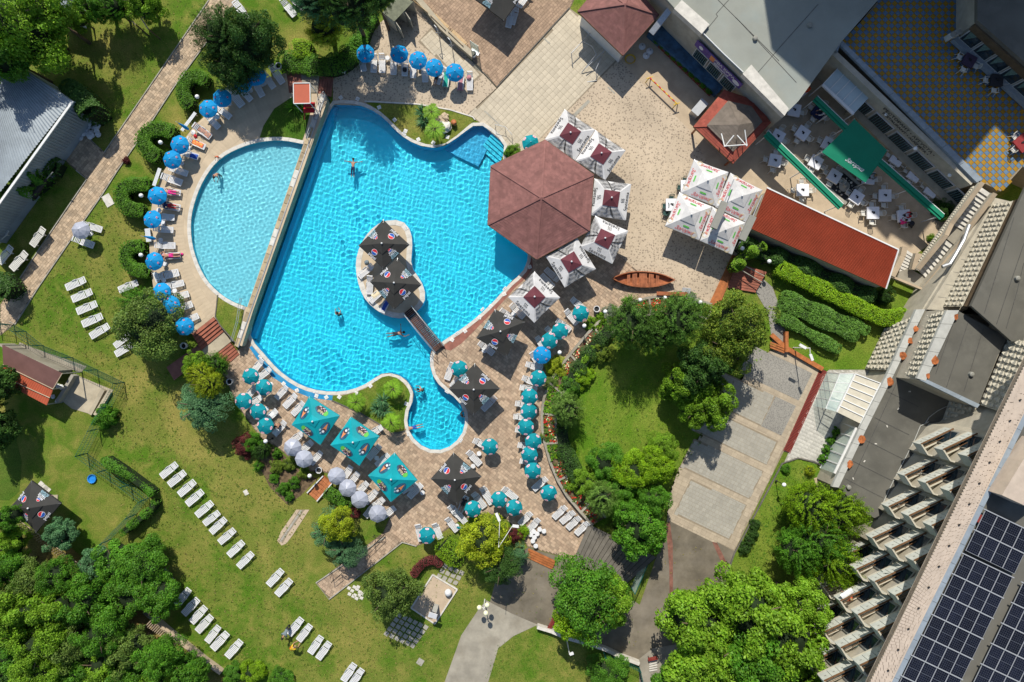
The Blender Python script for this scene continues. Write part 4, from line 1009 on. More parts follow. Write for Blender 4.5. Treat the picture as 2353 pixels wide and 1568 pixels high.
def person(J,label,loc,rz,clothes=(),hair=None,water=False,s=1.0,tilt=None):
 """J: dict of joints (metres). head, neck, chest, pelvis, and per side (l/r): sh, el, wr, hp, kn, an, toe"""
 V=[];E=[];RD=[];idx={}
 def add(n,p,r):idx[n]=len(V);V.append(Vector(p)*s);RD.append(r*s);return idx[n]
 add('pelvis',J['pelvis'],.145);add('waist',Vector(J['pelvis']).lerp(Vector(J['chest']),.45),.125);add('chest',J['chest'],.15)
 add('neck',J['neck'],.06);hd=Vector(J['head']);nk=Vector(J['neck']);up=(hd-nk).normalized()
 add('head0',hd-up*.06,.085);add('head1',hd+up*.03,.105);add('head2',hd+up*.10,.07)
 E+=[(0,1),(1,2),(2,3),(3,4),(4,5),(5,6)]
 f=Vector(J.get('face',(0,1,0))).normalized()
 for sd in 'lr':
  a=add('sh'+sd,J['sh'+sd],.07);e=add('el'+sd,J['el'+sd],.047);w_=add('wr'+sd,J['wr'+sd],.03)
  dr=(Vector(J['wr'+sd])-Vector(J['el'+sd])).normalized();h=add('pa'+sd,Vector(J['wr'+sd])+dr*.07,.036);E+=[(2,a),(a,e),(e,w_),(w_,h)]
  sidev=dr.cross(Vector((0,0,1)));sidev=sidev.normalized()if sidev.length>.1 else Vector((1,0,0))
  for q,(ln,off)in enumerate(((.085,-.03),(.1,-.01),(.095,.01),(.075,.03))):
   k=add('f%d%s'%(q,sd),Vector(J['wr'+sd])+dr*(.09+ln)+sidev*off*1.5,.010);E.append((h,k))
  k=add('th'+sd,Vector(J['wr'+sd])+dr*.07+sidev*(-.075),.012);E.append((h,k))
  a=add('hp'+sd,J['hp'+sd],.10);e=add('kn'+sd,J['kn'+sd],.062);w_=add('an'+sd,J['an'+sd],.042);tt_=add('toe'+sd,J['toe'+sd],.035);E+=[(0,a),(a,e),(e,w_),(w_,tt_)]
  k=len(V);V.append(Vector(J['hp'+sd]).lerp(Vector(J['kn'+sd]),.45)*s);RD.append(.088*s);E.remove((a,e));E+=[(a,k),(k,e)]
  k=len(V);V.append(Vector(J['kn'+sd]).lerp(Vector(J['an'+sd]),.35)*s);RD.append(.062*s);E.remove((e,w_));E+=[(e,k),(k,w_)]
 me=bpy.data.meshes.new('tmp');me.from_pydata(V,E,[]);o=bpy.data.objects.new('tmp',me);sc.collection.objects.link(o)
 m=o.modifiers.new('s','SKIN');
 for i,v in enumerate(me.skin_vertices[0].data):v.radius=(RD[i],RD[i]*(.8 if i<3 else 1));v.use_root=(i==0)
 m2=o.modifiers.new('u','SUBSURF');m2.levels=1;m2.render_levels=1
 dg=bpy.context.evaluated_depsgraph_get();dg.update();body=bpy.data.meshes.new_from_object(o.evaluated_get(dg));bpy.data.objects.remove(o);bpy.data.meshes.remove(me)
 body.materials.clear();body.materials.append(M['skin']);body.polygons.foreach_set('use_smooth',[True]*len(body.polygons));body.name='body'
 t=empty('person',loc,rz,label,'person');obj('body',body,t)
 if tilt:t.rotation_euler=(*tilt,rz)
 hds=hd*s;side=up.cross(f).normalized();mb=MB()
 mb.ball(hds+f*.105*s+up*.0,.018*s,6);mb.ball(hds+side*.1*s,.02*s,6);mb.ball(hds-side*.1*s,.02*s,6);mb.build('face',M['skin'],t)
 mb=MB();mb.ball(hds+f*.09*s+side*.035*s+up*.03*s,.012*s,6);mb.ball(hds+f*.09*s-side*.035*s+up*.03*s,.012*s,6);mb.build('eyes',M['hair'],t)
 if hair:
  mb=MB();mb.ball(hds-f*.02*s+up*.05*s,.125*s,12,bump=.25,seed=len(label));mb.build('hair',hair,t)
 names=list(idx);
 def region(cn,keys,mt,off=.014):
  cen={k:V[idx[k]]for k in idx};sel=[]
  for p in body.polygons:
   b=min(cen,key=lambda k:(cen[k]-p.center).length-RD[idx[k]]*.6)
   if b in keys:sel.append(p)
  if not sel:return
  vm={};vs=[];fs=[]
  for p in sel:
   q=[]
   for vi in p.vertices:
    if vi not in vm:vm[vi]=len(vs);vv=body.vertices[vi];vs.append(vv.co+vv.normal*off*s)
    q.append(vm[vi])
   fs.append(tuple(q))
  mb=MB();mb.add(vs,fs);mb.build(cn,mt,t,smooth=True)
 for cn,keys,mt in clothes:region(cn,keys,mt)
 if water:
  for c in t.children:c.cycles.is_caustics_receiver=True
 return t
TORSO=('waist','chest','shl','shr');HIPS=('pelvis','hpl','hpr');LEGS=HIPS+('knl','knr')
def J_lie(armup=False,kneebent=0.0,arms='side'):
 J=dict(pelvis=(0,0,.13),chest=(0,.38,.16),neck=(0,.60,.2),head=(0,.76,.24),face=(0,.25,1))
 for s,x in(('l',-1),('r',1)):
  J['sh'+s]=(x*.19,.5,.16)
  if arms=='up':J['el'+s]=(x*.42,.62,.14);J['wr'+s]=(x*.22,.84,.16)
  elif arms=='out':J['el'+s]=(x*.45,.55,.13);J['wr'+s]=(x*.7,.58,.12)
  else:J['el'+s]=(x*.30,.24,.11);J['wr'+s]=(x*.27,-.02,.1)
  J['hp'+s]=(x*.10,-.06,.13);J['kn'+s]=(x*.12,-.47,.13+kneebent);J['an'+s]=(x*.12,-.88,.09);J['toe'+s]=(x*.16,-.95,.2)
 return J
def J_sit(lean=.05,arms='lap'):
 J=dict(pelvis=(0,0,.12),chest=(0,.02+lean,.5),neck=(0,.06+lean*1.4,.72),head=(0,.1+lean*1.6,.88),face=(0,1,-.2))
 for s,x in(('l',-1),('r',1)):
  J['sh'+s]=(x*.19,.03+lean,.64);J['el'+s]=(x*.27,.14+lean,.38);J['wr'+s]=(x*.15,.36+lean,.35)
  J['hp'+s]=(x*.1,.04,.12);J['kn'+s]=(x*.14,.46,.14);J['an'+s]=(x*.14,.48,-.28);J['toe'+s]=(x*.15,.62,-.34)
 return J
def J_stand(bend=0.0,arms='fwd'):
 J=dict(pelvis=(0,-.0,.92),chest=(0,.32*bend+.02,1.3-.12*bend),neck=(0,.58*bend+.02,1.5-.25*bend),head=(0,.75*bend+.04,1.64-.32*bend),face=(0,1,-.6*bend))
 for s,x in(('l',-1),('r',1)):
  J['sh'+s]=(x*.19,.45*bend,1.42-.2*bend);J['el'+s]=(x*.28,.2+.45*bend,1.15-.2*bend);J['wr'+s]=(x*.2,.45+.4*bend,1.02-.2*bend)
  J['hp'+s]=(x*.1,0,.9);J['kn'+s]=(x*.12,.04,.48);J['an'+s]=(x*.12,-.02,.08);J['toe'+s]=(x*.14,.14,.03)
 return J
def J_swim():
 J=J_lie(arms='out');
 J['elr']=(.42,.75,.1);J['wrr']=(.35,1.05,.06);J['anl']=(-.2,-.86,.05);J['anr']=(.16,-.85,-.05)
 J['face']=(0,1,.3);return J
L_=lounger
rowA=[((605,1078),(790,1000)),((660,1185),(850,1110)),((705,1298),(895,1222)),((755,1415),(945,1335)),((830,1525),(1005,1425)),((1052,1615),(1195,1510)),((1060,1690),(1225,1600))]
for i,(a,b)in enumerate(rowA):
 L_(T(0,1,*a),T(0,1,*b),f'white lounger, {ORD[i]} from the top in the slanting row of seven on the left lawn'.replace(' the left',' left'))
L_(T(0,1,1090,1100),T(0,1,1270,1030),'white lounger alone on the grass between the lowest topiary and the round tree')
L_(T(0,1,935,545),T(0,1,765,490),'white lounger on the path side, upper of two beside the grey parasol',pr=LP_up)
L_(T(0,1,860,690),T(0,1,680,620),'white lounger, lower of two beside the grey parasol on the lawn',pr=LP_up)
rowB=[T(0,2,*p)for p in((1480,1245),(1552,1322),(1645,1412),(1717,1500))];rowBh=[T(0,2,*p)for p in((1630,1125),(1705,1200),(1795,1285),(1867,1375))]
rowB+=[T(0,3,*p)for p in((1805,35),(1875,112),(1937,190),(2015,283),(2100,402),(2190,508))];rowBh+=[T(0,3,*p)for p in((1955,-90),(2018,0),(2077,60),(2160,160),(2240,272),(2325,375))]
for i,(a,b)in enumerate(zip(rowB,rowBh)):L_(a,b,f'white lounger, {ORD[i]} from the top in the long lawn row of ten')
rowC=[((1455,715),(1590,600)),((1400,640),(1540,535)),((1622,860),(1745,705)),((1685,943),(1825,797)),((1757,1017),(1895,870)),((1812,1102),(1950,952)),((1900,1197),(2018,1047)),((1952,1262),(2095,1107)),((2085,1335),(2220,1180))]
nm=['half hidden under the leafy tree, lower of the two there','almost hidden under the leafy tree, upper of the two there','dappled with leaf shadow, first of the seven in the lower row','second of the seven in the lower lawn row','third of the seven in the lower lawn row','fourth of the seven in the lower lawn row','fifth of the seven in the lower lawn row','sixth of the seven in the lower lawn row','last of the lower lawn row, set apart from the others']
for(a,b),s in zip(rowC,nm):L_(T(0,3,*a),T(0,3,*b),'white lounger '+s)
rowD=[((112,675),(245,530)),((190,765),(325,620)),((300,1130),(425,975)),((390,1185),(505,1035)),((495,1300),(605,1140)),((568,1352),(680,1195)),((800,1555),(910,1392)),((872,1595),(980,1440))]
nm=['left one of the pair just below the garden walk','right one of the pair just below the garden walk','beside the bending person in grey on the lower lawn','beside the bending person in yellow','left one of the pair right of the person in yellow','right one of the pair right of the person in yellow','left one of the bottom pair at the picture edge','right one of the bottom pair at the picture edge']
for(a,b),s in zip(rowD,nm):L_(T(1,3,*a),T(1,3,*b),'white lounger, '+s)
L_(T(1,0,355,145),T(1,0,240,0),'white lounger on the dry grass at the top, left of its pair',pr=LP_up);L_(T(1,0,430,75),T(1,0,320,-20),'white lounger on the dry grass at the top, right of its pair',pr=LP_up)
L_(T(0,0,2240,130),T(0,0,2190,60),'shaded lounger behind the big dark tree at the top of the path')
for(p,q,n,s)in(((292,690),(412,530),4,'beside the path'),((-30,640),(60,560),4,'at the left edge, upper'),((-10,850),(115,700),5,'at the left edge under the hedge'),((100,910),(255,750),5,'of cream loungers nearest the path bend'),((-20,520),(85,400),2,'shaded by trees')):
 for k in range(n):
  L_((T(0,1,p[0],p[1])[0],T(0,1,p[0],p[1])[1]),T(0,1,*q),f'cream lounger, {ORD[k]} from the ground in the stack {s}',z=.17*k,pr=LP_off,group='stacked cream loungers')
tl=[((0,1),(1655,207),(1490,187),'up','with a person in pink shorts'),((0,1),(1655,345),(1465,310),'up','with the sunbather in navy shirt and red shorts'),((0,1),(1600,432),(1430,425),'fl','with a blue cast of shade, below the reader in navy'),((0,1),(1590,547),(1420,535),'up','above the folded blue parasol'),((0,1),(1610,690),(1430,688),'up','below the folded blue parasol'),((0,1),(1650,780),(1490,790),'fl','with the woman in a bikini'),((0,1),(1640,935),(1440,985),'up','just below the white slatted bench end'),((0,1),(1668,1035),(1540,1065),'up','second above the round tree'),((0,1),(1732,1132),(1560,1180),'up','third from the red steps of the terrace'),((0,1),(1765,1225),(1595,1290),'up','second from the red steps of the terrace'),((0,1),(1815,1335),(1670,1400),'up','nearest the red steps of the terrace'),((0,1),(1670,115),(1490,50),'up','blue shaded, second above the pink sunbather'),((0,1),(1722,30),(1560,-25),'fl','blue shaded, first above the white slatted bench'),((0,0),(1815,1445),(1660,1395),'fl','with a navy towel on its foot'),((0,0),(1865,1345),(1745,1290),'up','with the red patterned towel'),((0,0),(1935,1260),(1785,1150),'up','with the orange patterned air mat'),((0,0),(2000,1165),(1905,1060),'up','below the parasol next to the globe lamp'),((0,0),(2115,1080),(1985,975),'fl','shaded, second beside the big tree'),((0,0),(2230,980),(2090,800),'fl','shaded, below the dark blue parasol at the big tree'),((0,0),(2300,915),(2200,800),'fl','shaded, directly under the big tree edge'),((1,0),(50,870),(-10,750),'fl','shaded, left of three under the large tree'),((1,0),(160,805),(70,670),'up','shaded, middle of three at the stairs'),((1,0),(245,765),(140,605),'up','nearest the upper red stairs and the white bin')]
for(cr,a,b,u,s)in tl:L_(T(*cr,*a),T(*cr,*b),'white terrace lounger '+s,z=TZ,pr=LP_up if u=='up' else LP_flat)
bl=[(T(1,0,5,690),'under the large tree, rightmost of the arc'),(T(0,0,2340,700),'shaded, second from the top of the arc'),(T(0,0,2225,760),'shaded, third from the top of the arc'),(T(0,0,2025,885),'shaded, above the globe lamp topiary'),(T(0,0,1900,1000),'sunlit, first below the upper topiary'),(T(0,0,1642,1310),'above the red towelled lounger, beside the second topiary'),(T(0,0,1575,1450),'touching the one above it, below the second topiary'),(T(0,1,1420,225),'above the sunbather in pink shorts'),(T(0,1,1400,457),'beside the third topiary'),(T(0,1,1418,835),'beside the woman in a bikini'),(T(0,1,1490,1102),'half over the round tree top'),(T(0,1,1560,1235),'almost hidden behind the round tree'),(T(0,1,1672,1437),'poking out right of the round tree')]
for p,s in bl:parasol('blue',*p,'bright blue emblem parasol on the terrace '+s,z=TZ)
tp=[((988,642),(968,500),'leftmost in the top row'),((1080,662),(1090,500),'second from the left in the top row'),((1160,668),(1160,495),'third from the left in the top row'),((1262,682),(1270,520),'fourth from the left in the top row'),((1365,698),(1375,530),'fifth from the left, with a dark bag'),((1443,702),(1450,560),'sixth from the left in the top row'),((1555,740),(1552,600),'seventh from the left in the top row'),((1665,762),(1715,620),'under the sleeping sunbather in the top row'),((1740,785),(1760,640),'covered by the green towel'),((1878,820),(1892,650),'covered by the rose towel'),((1965,828),(1966,660),'rightmost in the top row, with a bag on it')]
for a,b,s in tp:L_(T(1,0,*a),T(1,0,*b),'white lounger on the pebble paving, '+s,pr=LP_up)
for(p,s)in(((1003,480),'leftmost'),((1307,495),'second from the left'),((1487,545),'middle one'),((1640,610),'second from the right'),((1808,648),'rightmost')):parasol('blue',*T(1,0,*p),f'bright blue emblem parasol, {s} of the five on the pebble paving')
L_(T(2,0,5,205),T(2,0,40,80),'shaded lounger at the top beside the black umbrella, lower one',pr=LP_up);L_(T(2,0,85,30),T(2,0,150,-50),'shaded lounger at the top picture edge beside the black umbrella',pr=LP_up)
L_(T(1,0,2320,240),T(1,0,2352,100),'white lounger jutting from under the black umbrella at the top')
ml=[((1,2),(-15,265),(60,175),'up','at the pool corner below the dividing wall'),((1,2),(35,330),(135,255),'up','second beside the blue strip'),((1,2),(185,525),(300,405),'up','third beside the blue strip'),((1,2),(260,605),(385,478),'up','fourth beside the blue strip'),((1,2),(335,675),(455,550),'up','touching the topmost turquoise umbrella'),((1,2),(-80,510),(-10,430),'up','left of the second teal parasol'),((1,2),(-45,580),(40,520),'up','between the teal parasols at the spruce'),((1,2),(100,715),(185,645),'up','covered with a white cloth'),((1,2),(165,860),(285,725),'up','with the tanned sitting man'),((1,2),(335,915),(415,855),'up','above the first silver parasol'),((1,2),(425,1005),(510,930),'up','right of the first silver parasol'),((1,2),(515,1115),(605,1015),'up','right of the second silver parasol'),((1,2),(1060,850),(1140,800),'up','behind the middle turquoise umbrella'),((1,2),(1030,1080),(1155,945),'up','right of the middle turquoise umbrella, shaded'),((1,2),(1105,1145),(1235,1030),'up','above the lowest turquoise umbrella'),((1,2),(815,1245),(865,1170),'up','right of the third silver parasol'),((1,2),(870,1300),(930,1225),'up','between the third and fourth silver parasols'),((1,2),(940,1385),(1015,1310),'up','right of the fourth silver parasol'),((1,2),(1030,1460),(1100,1385),'up','right of the fifth silver parasol, upper'),((1,2),(1085,1530),(1165,1455),'up','right of the fifth silver parasol, lower'),((1,2),(1030,1580),(1090,1510),'up','above the sixth silver parasol'),((1,2),(1185,1600),(1260,1540),'up','right of the sixth silver parasol'),((1,2),(1340,1385),(1485,1290),'up','half under the lowest turquoise umbrella'),((1,2),(1405,1435),(1535,1300),'up','in umbrella shade beside the small round table'),((1,2),(2060,1135),(1940,1000),'up','left of the lone teal parasol by the bay'),((1,2),(2110,960),(2030,920),'up','behind the lone teal parasol by the bay'),((1,2),(2090,625),(2195,520),'fl','blue shaded, under the black umbrella at the bay'),((1,2),(1770,310),(1800,230),'up','under the teal parasol beside the bridge'),((1,2),(1835,375),(1870,330),'up','between the teal parasol and the black umbrella'),((1,2),(2170,1495),(2070,1325),'up','right of the lowest black umbrella'),((1,2),(2100,1530),(1990,1380),'up','in the shade of the lowest black umbrella'),((1,2),(1885,1540),(1930,1440),'up','with the resting woman in black'),((1,2),(1860,1600),(1800,1530),'up','left of the teal parasol over the yellow tree'),((1,2),(2345,1410),(2310,1380),'up','behind the row of teal parasols at the bottom')]
for(cr,a,b,u,s)in ml:L_(T(*cr,*a),T(*cr,*b),'white plaza lounger '+s,pr=LP_up if u=='up' else LP_flat)
bb=[((1,3),(1512,225),(1495,140),'left of the leftmost bottom parasol'),((1,3),(1695,240),(1640,95),'second in the bottom arc'),((1,3),(1845,175),(1750,45),'third in the bottom arc'),((1,3),(1925,100),(1820,-30),'fourth in the bottom arc'),((2,3),(75,110),(180,0),'left one beside the small stools'),((2,3),(145,180),(255,50),'right one beside the small stools'),((2,3),(395,45),(490,-50),'first of four by the lower planter'),((2,3),(455,95),(575,-10),'second of four by the lower planter'),((2,3),(515,150),(625,40),'third of four by the lower planter'),((2,3),(595,200),(700,90),'fourth of four by the lower planter')]
for(cr,a,b,s)in bb:L_(T(*cr,*a),T(*cr,*b),'white lounger on the plaza, '+s,pr=LP_up)
L_(T(1,1,945,975),T(1,1,1085,865),'white lounger on the island, left of the black umbrellas',pr=LP_up);L_(T(1,1,1045,1085),T(1,1,1050,1010),'white lounger on the island partly under the lower umbrella',pr=LP_up)
L_(T(1,1,1075,1180),T(1,1,1150,1110),'island lounger with the yellow towel',pr=LP_up);L_(T(1,1,1165,1285),T(1,1,1220,1170),'blue shaded lounger at the island bottom edge')
ra=[((2,2),(265,235),(170,90),'right of the emblem parasol'),((2,2),(275,255),(120,205),'second'),((2,2),(235,395),(90,330),'third'),((2,2),(225,450),(65,420),'fourth'),((2,2),(165,590),(42,570),'fifth'),((2,2),(150,700),(28,690),'sixth'),((2,2),(165,835),(42,810),'seventh'),((2,2),(190,975),(62,950),'eighth'),((2,2),(210,1120),(80,1095),'ninth'),((2,2),(195,1365),(325,1245),'turned the other way above the last parasol')]
for(cr,a,b,s)in ra:L_(T(*cr,*a),T(*cr,*b),f'white lounger under the teal parasol arc, {s}'+(' from the top' if len(s)<10 else ''),pr=LP_up)
rb=[((310,905),(430,1020),'shaded lounger below the wave print umbrellas, left one'),((270,960),(385,1080),'white lounger between two wave print umbrellas'),((110,1350),(-20,1225),'white lounger below the lowest wave print umbrella'),((600,1410),(485,1275),'white lounger beside the topmost teal parasol'),((640,1260),(570,1200),'white lounger behind the topmost teal parasol'),((535,1470),(400,1370),'white lounger above the second teal parasol'),((405,1545),(320,1450),'white lounger left of the second teal parasol'),((300,1640),(235,1540),'white lounger left of the third teal parasol')]
for a,b,s in rb:L_(T(2,1,*a),T(2,1,*b),s,pr=LP_up)
L_(T(1,2,2150,90),T(1,2,2075,30),'white lounger jutting from the black umbrella right of the bridge',pr=LP_up);L_(T(1,1,2345,1360),T(1,1,2270,1300),'white lounger above the black umbrella right of the bridge',pr=LP_up)
tpn=[(1331,718,'topmost of the arc by the planters'),(1291,763,'second from the top of the arc'),(1262,786,'third from the top of the arc, above the emblem one'),(1236,867,'first below the bright blue emblem parasol'),(1220,913,'second below the bright blue emblem parasol'),(1211,948,'third below the bright blue emblem parasol'),(1211,984,'fourth below the bright blue emblem parasol'),(1223,1016,'third from the bottom of the touching arc'),(1221,1047,'second from the bottom of the touching arc'),(1223,1083,'lowest of the touching arc'),(1260,1131,'standing alone left of the lower planter'),(1183,1167,'right one of the two above the yellow green tree'),(1150,1147,'left one of the two above the yellow green tree'),(1085,1173,'touching the yellow green tree'),(982,1233,'farthest down, at the rounded plaza end'),(575,862,'topmost beside the pool corner loungers'),(605,887,'second beside the blue strip'),(557,925,'half over the blue spruce'),(595,945,'between the spruce and the cloth covered lounger'),(610,981,'beside the tanned man'),(1054,848,'by the foot of the bridge'),(1125,1025,'with a clear round shadow, by the round bay'),(1218,328,'partly behind the hexagonal roof')]
for x,y,s in tpn:parasol('teal',x,y,'teal parasol with pink ovals, '+s)
parasol('blue',*T(2,2,293,135),'bright blue emblem parasol among the teal parasols by the planters')
for(x,y),s in zip(((670,1027),(693,1056),(771,1093.5),(799,1123.5),(827,1150),(863,1182)),('first from the top','second from the top','third, just right of the orange tiled stair','fourth from the top','fifth from the top','last, at the top of the paved ramp')):parasol('silver',x,y,'silver parasol, '+s)
parasol('silver',*T(0,1,715,550),'grey parasol with pale pink marks alone beside the garden path')
def folded(p,mt,label,z=0,ln=1.5,rz=0.0):
 t=empty('folded_parasol',P(*p,z),rz,label,'parasol');mb=MB()
 prof=[(.03,0),(.09,.15),(.12,.6),(.09,1.0),(.04,ln)];n=10;vs=[]
 for r_,zz in prof:
  for k in range(n):a=2*math.pi*k/n;q=r_*(1+.35*(k%2));vs.append((math.cos(a)*q+zz*.35,math.sin(a)*q,.75+zz*.7))
 mb.add(vs,[(i*n+k,i*n+(k+1)%n,(i+1)*n+(k+1)%n,(i+1)*n+k)for i in range(len(prof)-1)for k in range(n)]);mb.build('canopy',mt,t,smooth=True)
 mb=MB();mb.tube([(-.1,0,0),(.25,0,.75),(.8,0,1.9)],.02,6);mb.build('pole',M['white'],t);mb=MB();mb.lathe([(.22,0),(.22,.08),(.05,.12)],(-.1,0,0),12);mb.build('base',M['white'],t);return t
folded(T(0,0,1770,1215),M['fblue'],'closed blue parasol leaning beside the orange air mat',TZ,rz=2.6)
folded(T(0,1,1470,640),M['fblue'],'closed blue parasol in its white base between two topiaries',TZ,rz=3.0)
folded(T(1,3,1855,125),M['fteal'],'closed teal parasol lying across a lounger in the bottom arc',0,rz=.4)
big_umbrella(TL(1,1,1170,450,1410,680,1165,905,940,690),'pepsi','black square umbrella with round emblems, upper one on the island',spin=1)
big_umbrella(TL(1,1,1300,805,1520,1050,1265,1280,1045,1020),'pepsi','black square umbrella with round emblems, lower one on the island',spin=0)
big_umbrella(DL(1137,711,1206,740,1164,821,1094,777),'pepsi','black square umbrella with round emblems, right of the bridge',spin=1)
big_umbrella(TL(1,2,2010,205,2243,437,2000,678,1770,437),'pepsi','black square umbrella with round emblems, beside the neck of the bay',spin=1)
big_umbrella(TL(1,2,1815,1025,2073,1245,1845,1500,1605,1265),'pepsi','black square umbrella with round emblems, lowest on the plaza',spin=0)
big_umbrella(DL(72,1105,140,1157,83,1224,23,1167),'pepsi','faded black square umbrella in the fenced lower left yard',spin=0)
big_umbrella(DL(1158,48,1072,-16,1136,-104,1222,-40),'pepsi','black square umbrella cut by the top picture edge',spin=0)
big_umbrella(TL(1,2,490,505,770,685,590,955,325,770),'turq','turquoise square umbrella with ice cream prints, topmost of three',he=2.6,spin=1)
big_umbrella(TL(1,2,870,695,1135,875,950,1147,682,955),'turq','turquoise square umbrella with ice cream prints, middle of three',he=2.65,spin=1)
big_umbrella(TL(1,2,1272,1025,1485,1280,1240,1480,1028,1235),'turq','turquoise square umbrella with ice cream prints, lowest of three',he=2.6,spin=1)
WL='white square umbrella with wave print and maroon top, '
big_umbrella(TL(2,0,485,1005,765,1195,580,1475,300,1285),'wave',WL+'first from the top',spin=0,hc=3.2)
big_umbrella(TL(2,0,768,1197,1045,1385,858,1655,582,1476),'wave',WL+'second from the top',spin=0,hc=3.25)
big_umbrella(TL(2,1,760,75,1097,125,1047,457,715,408),'wave',WL+'third, right of the hexagonal roof',spin=0)
big_umbrella(TL(2,1,768,415,1070,555,922,858,625,705),'wave',WL+'fourth from the top',spin=1,hc=3.3)
big_umbrella(TL(2,1,598,615,772,905,485,1075,310,790),'wave',WL+'fifth from the top',spin=1,hc=3.3)
big_umbrella(TL(2,1,208,928,443,1168,205,1400,-35,1165),'wave',WL+'lowest, nearest the pool edge',spin=1,hc=3.3)
SL='white square umbrella with red script prints, '
big_umbrella(TL(2,1,1675,-103,1992,15,1882,330,1555,205),'script',SL+'upper left of the block of four',he=2.8,hc=3.6)
big_umbrella(TL(2,1,1540,200,1842,332,1720,640,1408,510),'script',SL+'lower left of the block of four',he=2.8,hc=3.6)
big_umbrella(TL(2,1,2010,22,2305,180,2155,475,1870,335),'script',SL+'upper right of the block of four',he=2.8,hc=3.6)
big_umbrella(TL(2,1,1845,335,2150,480,2022,772,1730,645),'script',SL+'lower right, under the grey lamp boxes',he=2.8,hc=3.6)
def lampbox(a,b,h,label):
 t=empty('lamp_mast',P(*b,0),0,label,'lamp mast');o0=t.location
 A,B=P(*a,h),P(*b,h);mb=MB();mb.beam(A-o0,B-o0,.62,.3);mb.build('housing',M['greybox'],t)
 mb=MB();mb.tube([P(b[0]-14,b[1]+24,0)-o0,P(b[0]-3,b[1]+4,h-.1)-o0],.06,6);mb.build('mast',M['steel'],t)
 mb=MB();mb.tube([A-o0,A.lerp(B,-.9)+Vector((0,0,-.3))-o0],.05,6);mb.build('arm',M['steel'],t)
M['greybox']=mat('grey_metal',(.24,.235,.2),.6,.06,3)
lampbox(T(2,1,1955,290),T(2,1,1850,530),4.2,'long grey lamp housing on a mast, left one above the white umbrellas');lampbox(T(2,1,2215,420),T(2,1,2110,640),4.2,'long grey lamp housing on a mast, right one above the red roof edge')
for p,s,z in((T(0,1,817,587),'under the grey parasol on the lawn',0),(T(1,2,2052,1028),'beside the lone teal parasol',0),(T(1,2,1997,1143),'below the lounger by the lone teal parasol',0),(T(1,2,1535,1385),'beside the shaded lounger at the lowest turquoise umbrella',0),(T(1,2,1117,1068),'between the loungers of the middle turquoise umbrella',0),(T(0,1,1530,250),'on the terrace beside the pink shorts',TZ),(T(0,1,1480,373),'on the terrace below the navy sunbather',TZ),(T(0,1,1515,480),'on the terrace beside the third topiary parasol',TZ),(T(0,1,1525,865),'on the terrace below the bikini woman',TZ),(T(0,1,1525,1012),'on the terrace above the round tree parasol',TZ),(T(0,1,1625,1108),'on the terrace, third from the steps',TZ),(T(0,1,1620,1238),'on the terrace, second from the steps',TZ),(T(0,1,1665,1330),'on the terrace, nearest the steps',TZ),(T(0,0,1675,1480),'on the terrace below the second topiary',TZ),(T(0,0,2120,960),'in the shade beside the blue parasols',TZ),(T(1,0,1215,550),'between the first parasols on the pebble paving',0),(T(1,0,1322,590),'behind the second parasol on the pebble paving',0),(T(1,0,1510,628),'under the middle parasol on the pebble paving',0),(T(2,1,15,1320),'below the lowest wave print umbrella',0),(T(1,2,2098,88),'under the black umbrella right of the bridge',0),(T(2,3,200,172),'uppermost of the stool cluster',0),(T(2,3,252,152),'second of the stool cluster',0),(T(2,3,292,168),'rightmost of the stool cluster',0),(T(2,3,230,192),'in the middle of the stool cluster',0),(T(2,3,205,225),'lower middle of the stool cluster',0),(T(2,3,172,200),'left of the stool cluster',0),(T(2,3,190,258),'second lowest of the stool cluster',0),(T(2,3,217,303),'square looking, lowest of the stool cluster',0)):
 stool(p,'small white table '+s,z)
for p,s,z in((T(1,0,225,628),'at the top of the upper red stairs',TZ),(T(1,0,812,665),'on the pebble paving beside the hedge',0),(T(1,2,592,1177),'at the top of the orange tiled stair',0),(T(2,1,772,1275),'on the plaza near the planters',0),(T(0,2,2130,370),'between spruce and plaza',0),(T(0,2,1712,42),'under the round tree by the red steps',.5),(T(1,0,2000,520),'at the end of the low wall',0)):
 bin_(p,'white octagonal litter bin '+s,z)
LM=[(T(0,0,1812,890),'inside the uppermost clipped hedge',.2),(T(0,0,1475,1310),'inside the second clipped hedge',.2),(T(0,1,1297,230),'inside the third clipped hedge',.2),(T(0,1,1295,777),'inside the lowest clipped hedge',.2),(T(1,2,88,920),'at the spruce and the soil bed',0),(T(1,2,493,1238),'beside the orange tiled stair',0),(T(2,1,858,1297),'on the planter left of the dark bushes',.3),(T(2,1,665,1427),'on the planter wall, above the teal parasols',.3),(T(2,1,1177,1190),'on the planter wall top, middle',.3),(T(2,1,1406,1170),'on the planter wall beside the lavender',.3),(T(2,1,1732,1212),'at the right end of the planter wall',.3),(T(2,2,438,104),'on the planter among white flowers',.3),(T(3,1,12,835),'at the left end of the hedge garden',.3),(T(3,2,148,1320),'on the right lawn near the maple',.2),(T(2,1,2118,715),'among the climbing vine',.6)]
for p,s,z in LM:lamp(p,'white globe lamp '+s,z)
def multi(p,heads,h,label,hm):
 t=empty('street_lamp',P(*p,0),0,label,'lamp');o0=t.location
 top=Vector((o0.x,o0.y,h));mb=MB();mb.tube([(0,0,0),(0,0,h)],[.06,.04],8);mb.build('post',M['whitepaint'],t)
 for q in heads:
  g_=P(*q,h);mb=MB();mb.tube([top-o0-Vector((0,0,.2)),(top.lerp(g_,.6))-o0-Vector((0,0,.25)),g_-o0-Vector((0,0,.1))],.03,6);mb.build('arm',M['whitepaint'],t)
  mb=MB();mb.ball(g_-o0,.24,14);mb.build('globe',hm,t,smooth=True)
 return t
M['globey']=mat('yellowed_globe',(.78,.76,.5),.2,.02,spec=.6)
